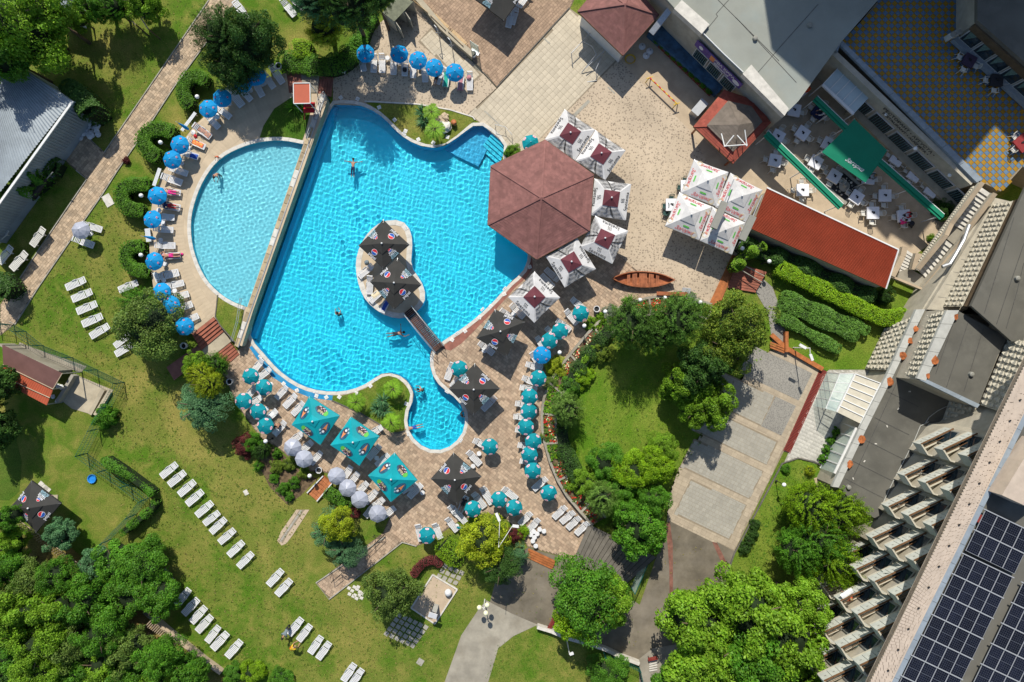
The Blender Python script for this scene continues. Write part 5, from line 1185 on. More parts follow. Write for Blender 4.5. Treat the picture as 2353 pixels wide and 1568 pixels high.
multi(T(1,3,2103,805),(T(1,3,2053,880),T(1,3,2125,856),T(1,3,2113,931)),2.4,'three headed globe lamp on a white post beside the concrete lane',M['globey'])
def mastlamp(base,top,heads,h,label):
 t=empty('street_lamp',P(*base,0),0,label,'lamp');o0=t.location
 tp_=Vector((o0.x,o0.y,h));mb=MB();mb.tube([(0,0,0),(0,0,h)],[.06,.04],8);mb.build('post',M['whitepaint'],t)
 for(a,b)in heads:
  A,B=P(*a,h),P(*b,h);mb=MB();mb.tube([tp_-o0,A-o0],.03,6);mb.build('arm',M['whitepaint'],t);mb=MB();mb.beam(A-o0,B-o0,.24,.12);mb.build('lamp_head',M['whitepaint'],t)
mastlamp(T(3,2,232,60),None,[(T(3,2,350,65),T(3,2,290,32)),(T(3,2,388,120),T(3,2,410,178))],3.7,'two armed white street lamp at the edge of the slab court')
mastlamp(T(2,3,505,1180),None,[(T(2,3,530,1310),T(2,3,565,1297))],3.0,'white street lamp on the lawn below the drive')
mastlamp((1148,1222),None,[(T(2,3,5,128),T(2,3,62,135)),(T(1,3,2240,85),T(1,3,2208,12))],5.0,'two armed white lamp rising out of the yellow green tree')
towel(T(1,0,1740,785),T(1,0,1750,670),0,M['green_cloth'],'green towel hanging over a lounger on the pebble paving')
towel(T(1,0,1875,820),T(1,0,1885,700),0,M['rose_cloth'],'rose towel covering a lounger on the pebble paving')
M['pattern_red']=mat('red_pattern',(.6,.03,.03),.8,.5,7,c2=(.7,.45,.1));M['pattern_or']=mat('orange_pattern',(.45,.2,.12),.7,.5,5,c2=(.15,.14,.13))
towel(T(0,0,1868,1345),T(0,0,1745,1290),TZ,M['pattern_red'],'red patterned towel on a terrace lounger',.6,1.3)
towel(T(0,0,1935,1260),T(0,0,1785,1150),TZ,M['pattern_or'],'orange and black patterned air mat on a terrace lounger',.62,1.7)
towel(T(0,0,1815,1445),T(0,0,1745,1425),TZ,M['blue_cloth'],'navy blue towel over the foot of a terrace lounger',.55,.7)
towel(T(1,1,1075,1160),T(1,1,1135,1115),0,M['cream_cloth'],'yellow towel on an island lounger',.6,.9)
towel(T(1,2,105,712),T(1,2,180,650),0,M['white_cloth'],'crumpled white cloth over a plaza lounger',.62,1.3)
towel(T(1,2,160,860),T(1,2,205,800),0,M['white_cloth'],'white towel at the feet end of the tanned man lounger',.5,.7)
towel(T(0,1,1650,780),T(0,1,1500,790),TZ,M['rose_cloth'],'rose beach towel under the bikini woman',.55,1.6)
towel(T(1,1,1165,1280),T(1,1,1210,1200),0,M['blue_cloth'],'dark blue towel on the island edge lounger',.5,1.0)
def bag(p,z,mt,label,s=.3):
 t=empty('bag',P(*p,z),random.random()*3,label,'bag');mb=MB();mb.ball((0,0,s*.5),s,10,sz=.6,bump=.4,seed=s*9);mb.build('body',mt,t,smooth=True)
 mb=MB();mb.tube([(-s*.5,0,s*.8),(0,.02,s*1.3),(s*.5,0,s*.8)],.015,5);mb.build('handle',mt,t)
bag(T(1,0,1368,645),.35,M['dark_cloth'],'dark purple bag on a lounger in the top row',.22);bag(T(1,0,1958,718),.35,M['rose_cloth'],'dark patterned bag on the rightmost top lounger',.24)
bag(T(0,0,1800,1255),TZ,M['red_cloth'],'red bag beside the red towelled lounger',.18);bag(T(0,1,1675,770),TZ,M['pink_cloth'],'pink sandals bag at the feet of the bikini woman',.13)
bag(T(0,0,2000,1075),TZ+.3,M['white_cloth'],'crumpled white bag by the globe lamp parasol',.3);bag(T(1,1,1020,845),0,M['grey_cloth'],'grey bag on the island left of the umbrella',.22)
def at_(p,z):return P(*p,z)
def dirz(a,b):
 f,h=P(*a,0),P(*b,0);d=h-f;return math.atan2(d.y,d.x)-math.pi/2
person(J_lie(arms='out'),'swimmer with arms spread out floating in the main pool',at_(T(1,0,895,1545),WZ-.22),dirz((0,1),(0.05,0)),(('swim_shorts',LEGS,M['navy_cloth']),),M['hair'],True)
person(J_swim(),'swimmer floating on the side below the island bridge',at_(T(1,1,1290,1500),WZ-.2),dirz(T(1,1,1230,1510),T(1,1,1340,1490)),(('swimsuit',HIPS+('waist',),M['dark_cloth']),),M['hair'],True)
person(J_stand(.2),'bather standing chest deep left of the island',at_(T(1,1,788,1330),-1.45),0.3,(('swimsuit',HIPS+('waist',),M['dark_cloth']),),M['hair'],True)
person(J_stand(.5),'bather bending in the pool neck beside the palm lawn',at_(T(1,2,1545,445),-1.2),1.2,(('swim_shorts',LEGS,M['dark_cloth']),),M['hair'],True)
person(J_stand(.1),'dark haired bather leaning on the right rim of the round bay',at_(T(1,2,1893,665),-1.1),-1.2,(('swim_shorts',LEGS,M['dark_cloth']),),M['hair'],True)
person(J_lie(arms='out'),'bather floating with head on the left rim of the round bay',at_(T(1,2,1450,792),WZ-.15),dirz(T(1,2,1500,780),T(1,2,1412,800)),(('swim_shorts',HIPS,M['blue_cloth']),),M['hairblond'],True)
person(J_stand(.6),'adult bending in the paddling pool with a long shadow',at_(T(0,1,2035,50),TZ-.6),2.9,(('swim_shorts',LEGS,M['grey_cloth']),),M['hair'],True,.95)
person(J_stand(.3),'small child with a colourful ring at the paddling pool edge',at_(T(0,0,2022,1455),TZ),2.9,(('swimsuit',HIPS+TORSO,M['orange_cloth']),),M['hairblond'],False,.58)
person(J_lie(),'person in pink shorts lying on a terrace lounger',at_(T(0,1,1560,200),TZ+.36),dirz(T(0,1,1655,210),T(0,1,1490,190)),(('shorts',LEGS,M['pink_cloth']),),M['hair'])
person(J_lie(kneebent=.12),'person in navy shirt and red shorts on a terrace lounger',at_(T(0,1,1560,325),TZ+.36),dirz(T(0,1,1655,345),T(0,1,1490,312)),(('shirt',TORSO+('ell','elr'),M['navy_cloth']),('shorts',LEGS,M['red_cloth'])),M['hair'])
person(J_lie(arms='up'),'woman in a pink bikini sunbathing on a terrace lounger',at_(T(0,1,1570,783),TZ+.38),dirz(T(0,1,1655,780),T(0,1,1500,788)),(('bikini',HIPS,M['pink_cloth']),),M['hair'])
person(J_sit(.1),'tanned man sitting on a lounger beside the teal parasol',at_(T(1,2,225,760),.36),2.2,(('swim_shorts',HIPS,M['dark_cloth']),),M['hair'])
person(J_lie(arms='up'),'sunbather asleep under a blue parasol on the pebble paving',at_(T(1,0,1660,715),.4),dirz(T(1,0,1665,762),T(1,0,1700,640)),(('swim_shorts',HIPS,M['dark_cloth']),),M['hair'],s=.9)
person(J_lie(),'woman in black resting in the shade of the lowest black umbrella',at_(T(1,2,1905,1490),.4),dirz(T(1,2,1885,1540),T(1,2,1930,1440)),(('swimsuit',HIPS+TORSO,M['dark_cloth']),),M['hair'],s=.9)
person(J_stand(1.0),'person in grey bending over a lawn lounger',at_(T(1,3,318,1040),0),dirz(T(1,3,320,1020),T(1,3,280,1100)),(('shirt',TORSO+('ell','elr'),M['grey_cloth']),('trousers',LEGS+('anl','anr'),M['dark_cloth'])),M['hair'])
person(J_stand(.9),'person in a yellow shirt bending at the foot of a lawn lounger',at_(T(1,3,350,1225),0),dirz(T(1,3,345,1235),T(1,3,390,1195)),(('shirt',TORSO,M['yellow_cloth']),('shorts',LEGS,M['orange_cloth'])),M['hairblond'])
def leafmat(name,a,b,isl=.45,tr=.3):
 m=bpy.data.materials.new(name);m.use_nodes=True;n=m.node_tree;L=n.links.new
 p=n.nodes['Principled BSDF'];p.inputs['Roughness'].default_value=.55;p.inputs['Specular IOR Level'].default_value=.25
 g=n.nodes.new('ShaderNodeNewGeometry');mx=n.nodes.new('ShaderNodeMix');mx.data_type='RGBA'
 mx.inputs[6].default_value=(*a,1);mx.inputs[7].default_value=(*b,1);L(g.outputs['Random Per Island'],mx.inputs[0])
 tc=n.nodes.new('ShaderNodeTexCoord');nz=n.nodes.new('ShaderNodeTexNoise');nz.inputs['Scale'].default_value=2.2;nz.inputs['Detail'].default_value=3;L(tc.outputs['Object'],nz.inputs['Vector'])
 r=n.nodes.new('ShaderNodeMapRange');r.inputs[1].default_value=.35;r.inputs[2].default_value=.65;r.inputs[3].default_value=.72;r.inputs[4].default_value=1.22;L(nz.outputs['Fac'],r.inputs[0])
 oi=n.nodes.new('ShaderNodeObjectInfo');r2=n.nodes.new('ShaderNodeMapRange');r2.inputs[3].default_value=.88;r2.inputs[4].default_value=1.12;L(oi.outputs['Random'],r2.inputs[0])
 mm=n.nodes.new('ShaderNodeMath');mm.operation='MULTIPLY';L(r.outputs[0],mm.inputs[0]);L(r2.outputs[0],mm.inputs[1])
 v=n.nodes.new('ShaderNodeVectorMath');v.operation='SCALE';L(mx.outputs[2],v.inputs[0]);L(mm.outputs[0],v.inputs['Scale']);L(v.outputs[0],p.inputs['Base Color'])
 td=n.nodes.new('ShaderNodeBsdfTranslucent');L(v.outputs[0],td.inputs[0]);ms=n.nodes.new('ShaderNodeMixShader');ms.inputs[0].default_value=tr
 L(p.outputs[0],ms.inputs[1]);L(td.outputs[0],ms.inputs[2]);L(ms.outputs[0],n.nodes['Material Output'].inputs[0]);return m
LM_={'bright':leafmat('leaf_bright',(0.125,0.282,0.012),(0.251,0.423,0.03)),'mid':leafmat('leaf_mid',(0.0544,0.199,0.012),(0.139,0.314,0.022)),'dark':leafmat('leaf_dark',(0.0314,0.0969,0.015),(0.084,0.171,0.028)),'olive':leafmat('leaf_olive',(0.103,0.194,0.03),(0.207,0.299,0.055)),'yellow':leafmat('leaf_yellow',(0.236,0.352,0.01),(0.502,0.563,0.03)),'blue':leafmat('needle_blue',(0.0665,0.187,0.075),(0.157,0.32,0.13)),'spruce':leafmat('needle_green',(0.0738,0.176,0.025),(0.148,0.299,0.04)),'pale':leafmat('needle_pale',(0.133,0.264,0.04),(0.236,0.386,0.07)),'purple':leafmat('leaf_purple',(0.0886,0.0211,0.02),(0.236,0.0528,0.05)),'yellowgreen':leafmat('leaf_yellow_green',(0.133,0.299,0.008),(0.296,0.457,0.015)),'orangeleaf':leafmat('leaf_orange_tint',(0.0968,0.199,0.02),(0.254,0.32,0.035)),'hedge':leafmat('hedge_leaf',(0.0516,0.158,0.008),(0.118,0.264,0.015)),'redflower':leafmat('red_petal',(0.59,0.0176,0.01),(0.8,0.0528,0.03),tr=.1),'whiteflower':leafmat('white_petal',(0.8,0.8,0.5),(0.988,1.11,0.6),tr=.1),'tuft':leafmat('grass_blade',(0.0907,0.187,0.012),(0.206,0.28,0.04)),'drytuft':leafmat('dry_blade',(0.267,0.241,0.06),(0.399,0.347,0.1)),'lav':leafmat('lavender',(0.177,0.246,0.13),(0.296,0.317,0.25))}
M['bark']=mat('bark',(.12,.085,.055),.9,.2,3,.5);M['core']=mat('inner_foliage',(.012,.025,.006),.9,.3,3)  # near-black core paints the shade inside crowns and hedges
def leaves_mesh(name,pts,nrm,size,rg,mt,aspect=.6,fold=True,core=None):
 """pts (n,3), nrm (n,3) -> diamond leaves"""
 n=len(pts);nrm=nrm/np.linalg.norm(nrm,axis=1,keepdims=True)
 a=rg.normal(size=(n,3));u=a-nrm*(a*nrm).sum(1,keepdims=True);u/=np.linalg.norm(u,axis=1,keepdims=True);v=np.cross(nrm,u)
 s=(size*rg.uniform(.6,1.35,n))[:,None]
 p0=pts-u*s*.5;p1=pts+v*s*aspect*.5+nrm*s*.08;p2=pts+u*s*.5-nrm*s*.1;p3=pts-v*s*aspect*.5+nrm*s*.08
 V=np.stack([p0,p1,p2,p3],1).reshape(-1,3);F=np.arange(n*4).reshape(-1,4)
 if core is not None:
  cv,cf=core;k=len(V);V=np.concatenate([V,cv]);F=np.concatenate([F,cf+k])
 me=bpy.data.meshes.new(name);me.vertices.add(len(V));me.vertices.foreach_set('co',V.astype(np.float32).ravel());me.loops.add(F.size);me.loops.foreach_set('vertex_index',F.ravel().astype(np.int32))
 me.polygons.add(len(F));me.polygons.foreach_set('loop_start',np.arange(0,F.size,4,dtype=np.int32));me.polygons.foreach_set('loop_total',np.full(len(F),4,np.int32))
 me.materials.append(mt)
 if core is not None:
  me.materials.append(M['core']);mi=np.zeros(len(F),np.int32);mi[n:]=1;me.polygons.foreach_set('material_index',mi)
 me.update(calc_edges=True);return me
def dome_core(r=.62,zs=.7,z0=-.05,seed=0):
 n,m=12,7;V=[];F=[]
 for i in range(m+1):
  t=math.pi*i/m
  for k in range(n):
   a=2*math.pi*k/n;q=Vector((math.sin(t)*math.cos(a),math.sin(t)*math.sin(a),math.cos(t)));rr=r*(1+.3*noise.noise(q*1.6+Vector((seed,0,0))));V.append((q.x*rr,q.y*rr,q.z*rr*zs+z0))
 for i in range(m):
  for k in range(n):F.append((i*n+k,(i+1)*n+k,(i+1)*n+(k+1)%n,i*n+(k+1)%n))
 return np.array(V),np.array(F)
CR={}
def crown_mesh(style,seed,col):
 key=(style,seed,col)
 if key in CR:return CR[key]
 rg=np.random.default_rng(seed*17+3);mt=LM_[col]
 if style in('broad','fine','open'):
  nl={'broad':88,'fine':104,'open':66}[style];nleaf={'broad':16500,'fine':18000,'open':11500}[style];sz={'broad':.066,'fine':.05,'open':.062}[style]
  cs=[];rs=[]
  while len(cs)<nl:
   a=rg.uniform(0,2*math.pi);t=math.acos(rg.uniform(-.62,1));rr=rg.uniform(.45,.88)*(1+.14*math.sin(a*3+seed)+.08*math.sin(a*5+seed*2))
   cs.append((math.sin(t)*math.cos(a)*rr,math.sin(t)*math.sin(a)*rr,math.cos(t)*rr*.75));rs.append(rg.uniform(.09,.27)if style!='open' else rg.uniform(.08,.24))
  cs=np.array(cs);rs=np.array(rs);w_=rs**2;li=rg.choice(nl,nleaf,p=w_/w_.sum())
  d=rg.normal(size=(nleaf,3));d[:,2]=np.abs(d[:,2])*1.0-.35;d/=np.linalg.norm(d,axis=1,keepdims=True)
  out=cs[li]/np.linalg.norm(cs[li],axis=1,keepdims=True);d=d*.8+out*.45;d/=np.linalg.norm(d,axis=1,keepdims=True)
  r_=rs[li]*rg.uniform(.35,1.12,nleaf)**.45;pts=cs[li]+d*r_[:,None]
  pts+=rg.normal(size=pts.shape)*.012
  nr=d*.7+rg.normal(size=d.shape)*.55+np.array([0,0,.45])
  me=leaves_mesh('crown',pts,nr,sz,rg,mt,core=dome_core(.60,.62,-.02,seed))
 elif style=='conifer':
  P_,N_=[],[]
  for lv in range(13):
   f=lv/12;z=-.55+1.5*f;rad=(1-f)**.8*1.0+.04;nb=int(16-8*f)
   for b in range(nb):
    a=2*math.pi*b/nb+lv*.7+rg.uniform(-.15,.15);L_b=rad*rg.uniform(.78,1.08);m_=int(95*L_b+10)
    for q in range(m_):
     s=rg.uniform(.12,1)**.8;wdt=.13*(1-s*.75)*L_b+.015;off=rg.uniform(-1,1)*wdt
     P_.append((math.cos(a)*L_b*s-math.sin(a)*off,math.sin(a)*L_b*s+math.cos(a)*off,z-.25*s*s*L_b+.06*s-abs(off)*.4));N_.append((rg.uniform(-.5,.5),rg.uniform(-.5,.5),1))
  P_=np.array(P_);N_=np.array(N_)+rg.normal(size=(len(P_),3))*.4;me=leaves_mesh('crown',P_,N_,.075,rg,mt,aspect=.3)
 elif style=='fan':
  P_,N_=[],[]
  for b in range(46):
   a=rg.uniform(0,2*math.pi);r0=rg.uniform(0,.5);L_b=rg.uniform(.35,.55);z=.45-.6*r0+rg.uniform(-.1,.1);a2=a+rg.uniform(-.5,.5)
   bx,by=math.cos(a)*r0,math.sin(a)*r0
   for q in range(230):
    s=rg.uniform(0,1);sub=rg.integers(-4,5)/4;w2=.20*sub*(1-abs(s-.45));off=w2*(s+.2)+rg.normal()*.014
    P_.append((bx+math.cos(a2)*L_b*s-math.sin(a2)*off,by+math.sin(a2)*L_b*s+math.cos(a2)*off,z-.28*s*s-abs(off)*.3+rg.uniform(-.01,.01)));N_.append((0,0,1))
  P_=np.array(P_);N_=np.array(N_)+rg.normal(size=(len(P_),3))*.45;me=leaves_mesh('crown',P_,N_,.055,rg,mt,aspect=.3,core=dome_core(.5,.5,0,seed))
 elif style=='feather':
  n1=215;P_,N_=[],[]
  for b in range(n1):
   a=rg.uniform(0,2*math.pi);t=math.acos(rg.uniform(-.75,1));o=np.array([math.sin(t)*math.cos(a),math.sin(t)*math.sin(a),math.cos(t)*.8])
   base=o*rg.uniform(.45,.62);tip=o*rg.uniform(.82,1.06)+np.array([0,0,.12]);L_b=tip-base;sd=np.cross(L_b,[0,0,1.]);sd/=(np.linalg.norm(sd)+1e-6)
   for q in range(82):
    s=rg.uniform(0,1);off=rg.normal()*.075*(1-.6*s);P_.append(base+L_b*s+sd*off+rg.normal(size=3)*.012);N_.append(o+np.array([0,0,.5]))
  P_=np.array(P_);N_=np.array(N_)+rg.normal(size=(len(P_),3))*.5;me=leaves_mesh('crown',P_,N_,.052,rg,mt,aspect=.35,core=dome_core(.6,.7,0,seed))
 elif style=='bush':
  nleaf=2200;d=rg.normal(size=(nleaf,3));d[:,2]=np.abs(d[:,2]);d/=np.linalg.norm(d,axis=1,keepdims=True)
  rr=rg.uniform(.4,1,nleaf)**.4*(.85+.25*np.sin(d[:,0]*5+seed)*np.sin(d[:,1]*6+seed*2));pts=d*rr[:,None]*np.array([1,1,.8]);me=leaves_mesh('crown',pts,d+rg.normal(size=d.shape)*.6,.13,rg,mt,core=dome_core(.55,.6,.1,seed))
 elif style=='palm':
  P_,N_=[],[];mb=MB()
  for b in range(15):
   a=2*math.pi*b/15+rg.uniform(-.15,.15);L_b=rg.uniform(.8,1.05)
   for s in np.linspace(.12,1,26):
    z=.5*math.sin(s*2.2)*.5-.35*s*s;c_=Vector((math.cos(a)*L_b*s,math.sin(a)*L_b*s,z))
    for sd in(-1,1):
     l=.34*(math.sin(s*2.6)+.25);a2=a+sd*1.0;e=c_+Vector((math.cos(a2)*l*.8,math.sin(a2)*l*.8,-.1*l));w_=.025
     t_=Vector((math.cos(a),math.sin(a),0))*w_;mb.add([c_-t_,c_+t_,e+Vector((0,0,0))],[(0,1,2)])
  me=mb.mesh('fronds',mt)
 elif style=='yucca':
  mb=MB()
  for b in range(70):
   a=rg.uniform(0,6.283);el=rg.uniform(-.25,1.3);L_b=rg.uniform(.85,1.1);d_=Vector((math.cos(a)*math.cos(el),math.sin(a)*math.cos(el),math.sin(el)));sd=Vector((-math.sin(a),math.cos(a),0))*.045
   m_=d_*L_b*.5;mb.add([d_*.05-sd*.6,d_*.05+sd*.6,m_+sd,d_*L_b,m_-sd],[(0,1,2,3,4)])
  me=mb.mesh('leaves',mt)
 CR[key]=me;return me
_tr={}
def trunk_mesh(seed,kind='broad'):
 if(seed,kind)in _tr:return _tr[(seed,kind)]
 rg=random.Random(seed);mb=MB()
 mb.tube([(0,0,-1),(.01,.01,-.6),(.02,-.01,-.2),(0,.02,.2)]if kind=='broad' else[(0,0,-1),(0,0,0),(0,0,.85)],[.085,.065,.055,.03]if kind=='broad' else[.05,.035,.008],8)
 if kind=='broad':
  for k in range(7):
   a=k*.9+rg.random();z=-.35+.08*k;mb.tube([(0,0,z),(math.cos(a)*.3,math.sin(a)*.3,z+.22),(math.cos(a)*.62,math.sin(a)*.62,z+.38)],[.035,.022,.008],5)
 me=mb.mesh('trunk',M['bark'],True);_tr[(seed,kind)]=me;return me
def tree(x,y,rD,h,style,col,label,seed=1,z0=0.0,group=None,cat='tree',name='tree',sx=1.0,vs=None,zc=None):
 """x,y picture place of the crown middle, rD its radius there"""
 zc=z0+(h*.54 if zc is None else zc);c=P(x,y,zc);r=rD/KK*(H-zc)/H
 t=empty(name,(c.x,c.y,z0),random.uniform(0,6.28)if sx==1.0 else 0,label,cat,group)
 cm=crown_mesh(style,seed,col);o=obj('crown',cm,t,loc=(0,0,zc-z0));v_=vs if vs is not None else min(1.6,(h-(zc-z0))/(r*.78))if style not in('conifer',)else(h-(zc-z0))/(r*.95)
 o.scale=(r*sx,r/sx if sx!=1 else r,r*v_)
 tm=trunk_mesh(seed%3,'straight' if style in('conifer',)else 'broad');q=obj('trunk',tm,t,loc=(0,0,zc-z0));q.scale=(r,r,(zc-z0))
 q.scale.z=(zc-z0)if style!='bush' else .3
 return t
def shrub(x,y,rD,hh,style,col,label,seed=1,z0=0.0,cat='shrub',group=None):
 c=P(x,y,z0+hh*.4);r=rD/KK*(H-z0)/H;t=empty('shrub',(c.x,c.y,z0),random.uniform(0,6.28),label,cat,group)
 o=obj('foliage',crown_mesh(style,seed,col),t,loc=(0,0,hh*.25));o.scale=(r,r,hh*.8 if style!='yucca' else r)
 mb=MB();mb.tube([(0,0,0),(0,0,hh*.5)],.05,5);mb.build('stem',M['bark'],t);return t
TR=[(50,50,112,11,'fine','bright','tall bright tree in the top left corner',1),(10,130,66,9,'broad','mid','leafy tree at the left edge below the corner tree',2),(108,30,58,9,'broad','bright','light green tree top left, right of the corner tree',3),(222,12,42,4.5,'open','mid','tree behind the metal roof at the top',4),(330,8,50,4.0,'open','bright','vine like tree over the wooden pergola at the top',2),(180,40,30,3.5,'open','bright','small light green sapling beside the white roof',3),(262,18,40,4.0,'feather','mid','dense green conifer beside the pergola',3),(512,88,66,7.5,'feather','dark','big dark conifer at the top left, left crown',1),(578,92,70,7.5,'fine','dark','big dark tree at the top, right crown over the path',5),(536,150,58,6.5,'fine','dark','lower dark crown of the trees over the blue parasols',6),(745,68,46,5,'feather','yellow','golden green conifer beside the small lawn at the top',2),(722,-5,62,12,'feather','blue','tall dark conifer at the top edge, left',4),(800,8,72,14,'feather','dark','dark spreading conifer at the top edge, middle',5),(862,-10,48,12,'feather','dark','dark conifer at the top edge beside the changing hut',6),(343,745,82,5.5,'fine','olive','large round tree on the left lawn covering a parasol',3),(318,700,45,4.5,'feather','mid','bright green upper crown behind the round lawn tree',5),(470,935,74,4.5,'fan','blue','blue green spruce with drooping fans below the red steps',2),(463,862,34,4.5,'feather','yellow','golden cypress above the blue spruce, lower tuft',3),(480,885,36,5,'feather','yellow','golden cypress above the blue spruce, upper tuft',6),(452,838,32,3.5,'fine','bright','bright green bush beside the red steps',8),(497,840,34,3,'feather','hedge','clipped green bush at the corner of the red steps',7),(755,1215,54,3.8,'fan','blue','blue green juniper left of the yellow tree above the ramp',3),(795,1262,52,3.4,'fan','blue','blue green juniper beside the paved ramp',7),(779,1204,43,4.8,'fine','yellow','round golden tree on the blue junipers',2),(897,1360,64,5.5,'fine','olive','olive green tree beside the sandpit',1),(1117,1240,60,5,'fine','yellow','yellow green round tree at the plaza bottom',6),(1150,1300,55,5,'fan','dark','dark spreading conifer below the yellow green tree',3),(1192,1275,30,3,'fan','blue','blue green juniper by the orange wooden steps',5),(1350,1372,92,6.5,'fine','mid','large round tree in the middle of the drive, left half',9),(1395,1380,62,6,'broad','bright','brighter crown on the right of the round drive tree',4),(1325,1425,50,5.2,'broad','yellowgreen','light crown at the bottom of the round drive tree',5),(1470,1213,62,5,'broad','mid','dense green tree at the bottom of the inner garden',6),(1452,745,66,7,'feather','spruce','feathery conifer at the top left of the inner garden',8),(1560,735,68,7,'feather','spruce','feathery conifer at the top middle of the inner garden',9),(1505,770,45,6,'feather','spruce','small feathery conifer between the two garden conifers',2),(1690,752,82,7,'fine','orangeleaf','large tree with orange tinged leaves beside the deck',2),(1660,800,66,6,'fine','orangeleaf','lower crown of the orange tinged tree',7),(1610,845,62,6,'broad','dark','dark tree in the shade of the garden conifers',8),(1565,880,52,4.5,'broad','bright','bright leafy tree in the inner garden, left',3),(1635,925,58,4.5,'broad','bright','bright leafy tree at the court edge, lower',5),(1595,940,48,4.2,'broad','bright','bright leafy tree in the inner garden, middle',7),(1303,940,43,3.6,'feather','pale','pale round thuja beside the planter wall',5),(1383,1145,42,3.4,'feather','pale','pale round thuja in the lower inner garden',6),(1395,1060,46,3,'fine','mid','leafy shrubbery tree in the garden, left',4),(1450,1085,50,3.2,'fine','yellowgreen','leafy shrubbery tree in the garden, middle',6),(1500,1070,48,3.2,'fine','yellowgreen','leafy shrubbery tree in the garden, right',8),(1430,1120,42,3,'fine','mid','leafy shrub tree below the garden middle',9),(1520,1030,40,3,'fine','bright','leafy shrub tree at the garden edge by the court',2),(1345,1110,34,2.4,'broad','bright','small leafy shrub tree behind the planters',3),(1500,1150,40,3.5,'fine','mid','leafy tree right of the pale thuja',5),(1440,1180,40,3.6,'fine','mid','leafy tree below the pale thuja',1),(1860,1165,66,5.5,'feather','yellowgreen','bright conifer beside the terrace roof, upper left',3),(1925,1175,62,6,'feather','yellowgreen','bright conifer beside the terrace roof, upper right',5),(1880,1235,66,6,'feather','mid','bright conifer beside the balconies, middle',7),(1910,1285,66,6,'feather','yellowgreen','bright conifer beside the balconies, lower',9),(1835,1265,60,5.5,'feather','mid','bright conifer beside the lawn, lower left',2),(1600,1425,90,8,'broad','bright','huge maple at the bottom right, upper left crown',2),(1715,1400,98,9,'broad','bright','huge maple at the bottom right, top crown',3),(1800,1460,100,9,'broad','bright','huge maple at the bottom right, right crown',6),(1620,1520,98,8,'broad','bright','huge maple at the bottom right, lower left crown',7),(1730,1530,100,9,'broad','mid','huge maple at the bottom right, bottom crown',9),(1880,1560,90,8,'broad','bright','huge maple at the bottom right corner of the crown group',1),(1560,1580,60,6,'broad','mid','maple crown at the bottom edge, left',4),(1840,1390,60,8,'broad','bright','maple crown touching the balconies',5),(1395,1545,50,2.5,'fine','mid','leafy shrub tree at the bottom behind the green fence',3),(140,1228,38,3.2,'broad','blue','blue green bush beside the faded black umbrella',2),]
for i,(x,y,r,h,st,col,lab,sd)in enumerate(TR):tree(x,y,r,h*(1.25 if 3<h<10 else 1),st,col,lab,sd)
rr=random.Random(5)
wood=[(20,1190,38,'mid'),(28,1250,40,'bright'),(20,1310,48,'mid'),(70,1330,56,'olive'),(130,1325,46,'mid'),(60,1400,62,'bright'),(20,1430,52,'mid'),(135,1400,58,'bright'),(200,1380,60,'mid'),(30,1500,62,'mid'),(100,1480,62,'bright'),(170,1470,60,'olive'),(240,1450,60,'mid'),(90,1550,60,'bright'),(20,1560,60,'dark'),(160,1545,60,'mid'),(235,1525,62,'bright'),(300,1490,56,'olive'),(300,1555,58,'mid'),(370,1510,54,'mid'),(375,1562,46,'bright'),(430,1545,46,'mid')]
pl_=['at the left edge under the umbrella','at the left edge, second','at the left edge, third','above the dark hollow','left of the dry scrub','of bright leaves left of the middle','dark, at the left edge halfway down','bright, below the dry scrub','in the middle of the woodland','at the left edge near the bottom','bright, near the bottom left','greyish, near the bottom middle','right of the greyish one','bright, at the bottom edge','in the bottom left corner','at the bottom edge, third','bright, at the bottom edge, fourth','greyish, above the bottom edge by the trellis','at the bottom edge, fifth','with orange tips beside the wall','bright, at the bottom edge, sixth','rightmost, at the foot of the lawn']
for(x,y,r,c),s in zip(wood,pl_):tree(x,y,r,rr.uniform(4.5,8),rr.choice(['broad','fine','open','broad']),c,'woodland tree '+s,rr.randint(1,9))
tree(-12,885,55,6,'broad','dark','dark tree at the left edge beside the open shed',4);tree(-18,985,55,6,'broad','dark','dark tree at the left edge above the lower yard',7)
for(x,y,r,h,c,st,s)in((270,1290,60,4.2,'mid','open','upper left crown'),(330,1300,62,4.5,'mid','fine','upper right crown, covering two loungers'),(300,1360,66,4.6,'mid','open','lower left crown'),(365,1370,56,4.5,'mid','broad','lower right crown over the barrel'),(225,1300,40,3.4,'blue','broad','blue green crown at the left'),(345,1265,34,2.8,'mid','open','small top crown on the lawn side')):
 tree(x,y,r,h,st,c,'leafy tree group by the lower loungers, '+s,rr.randint(1,9))
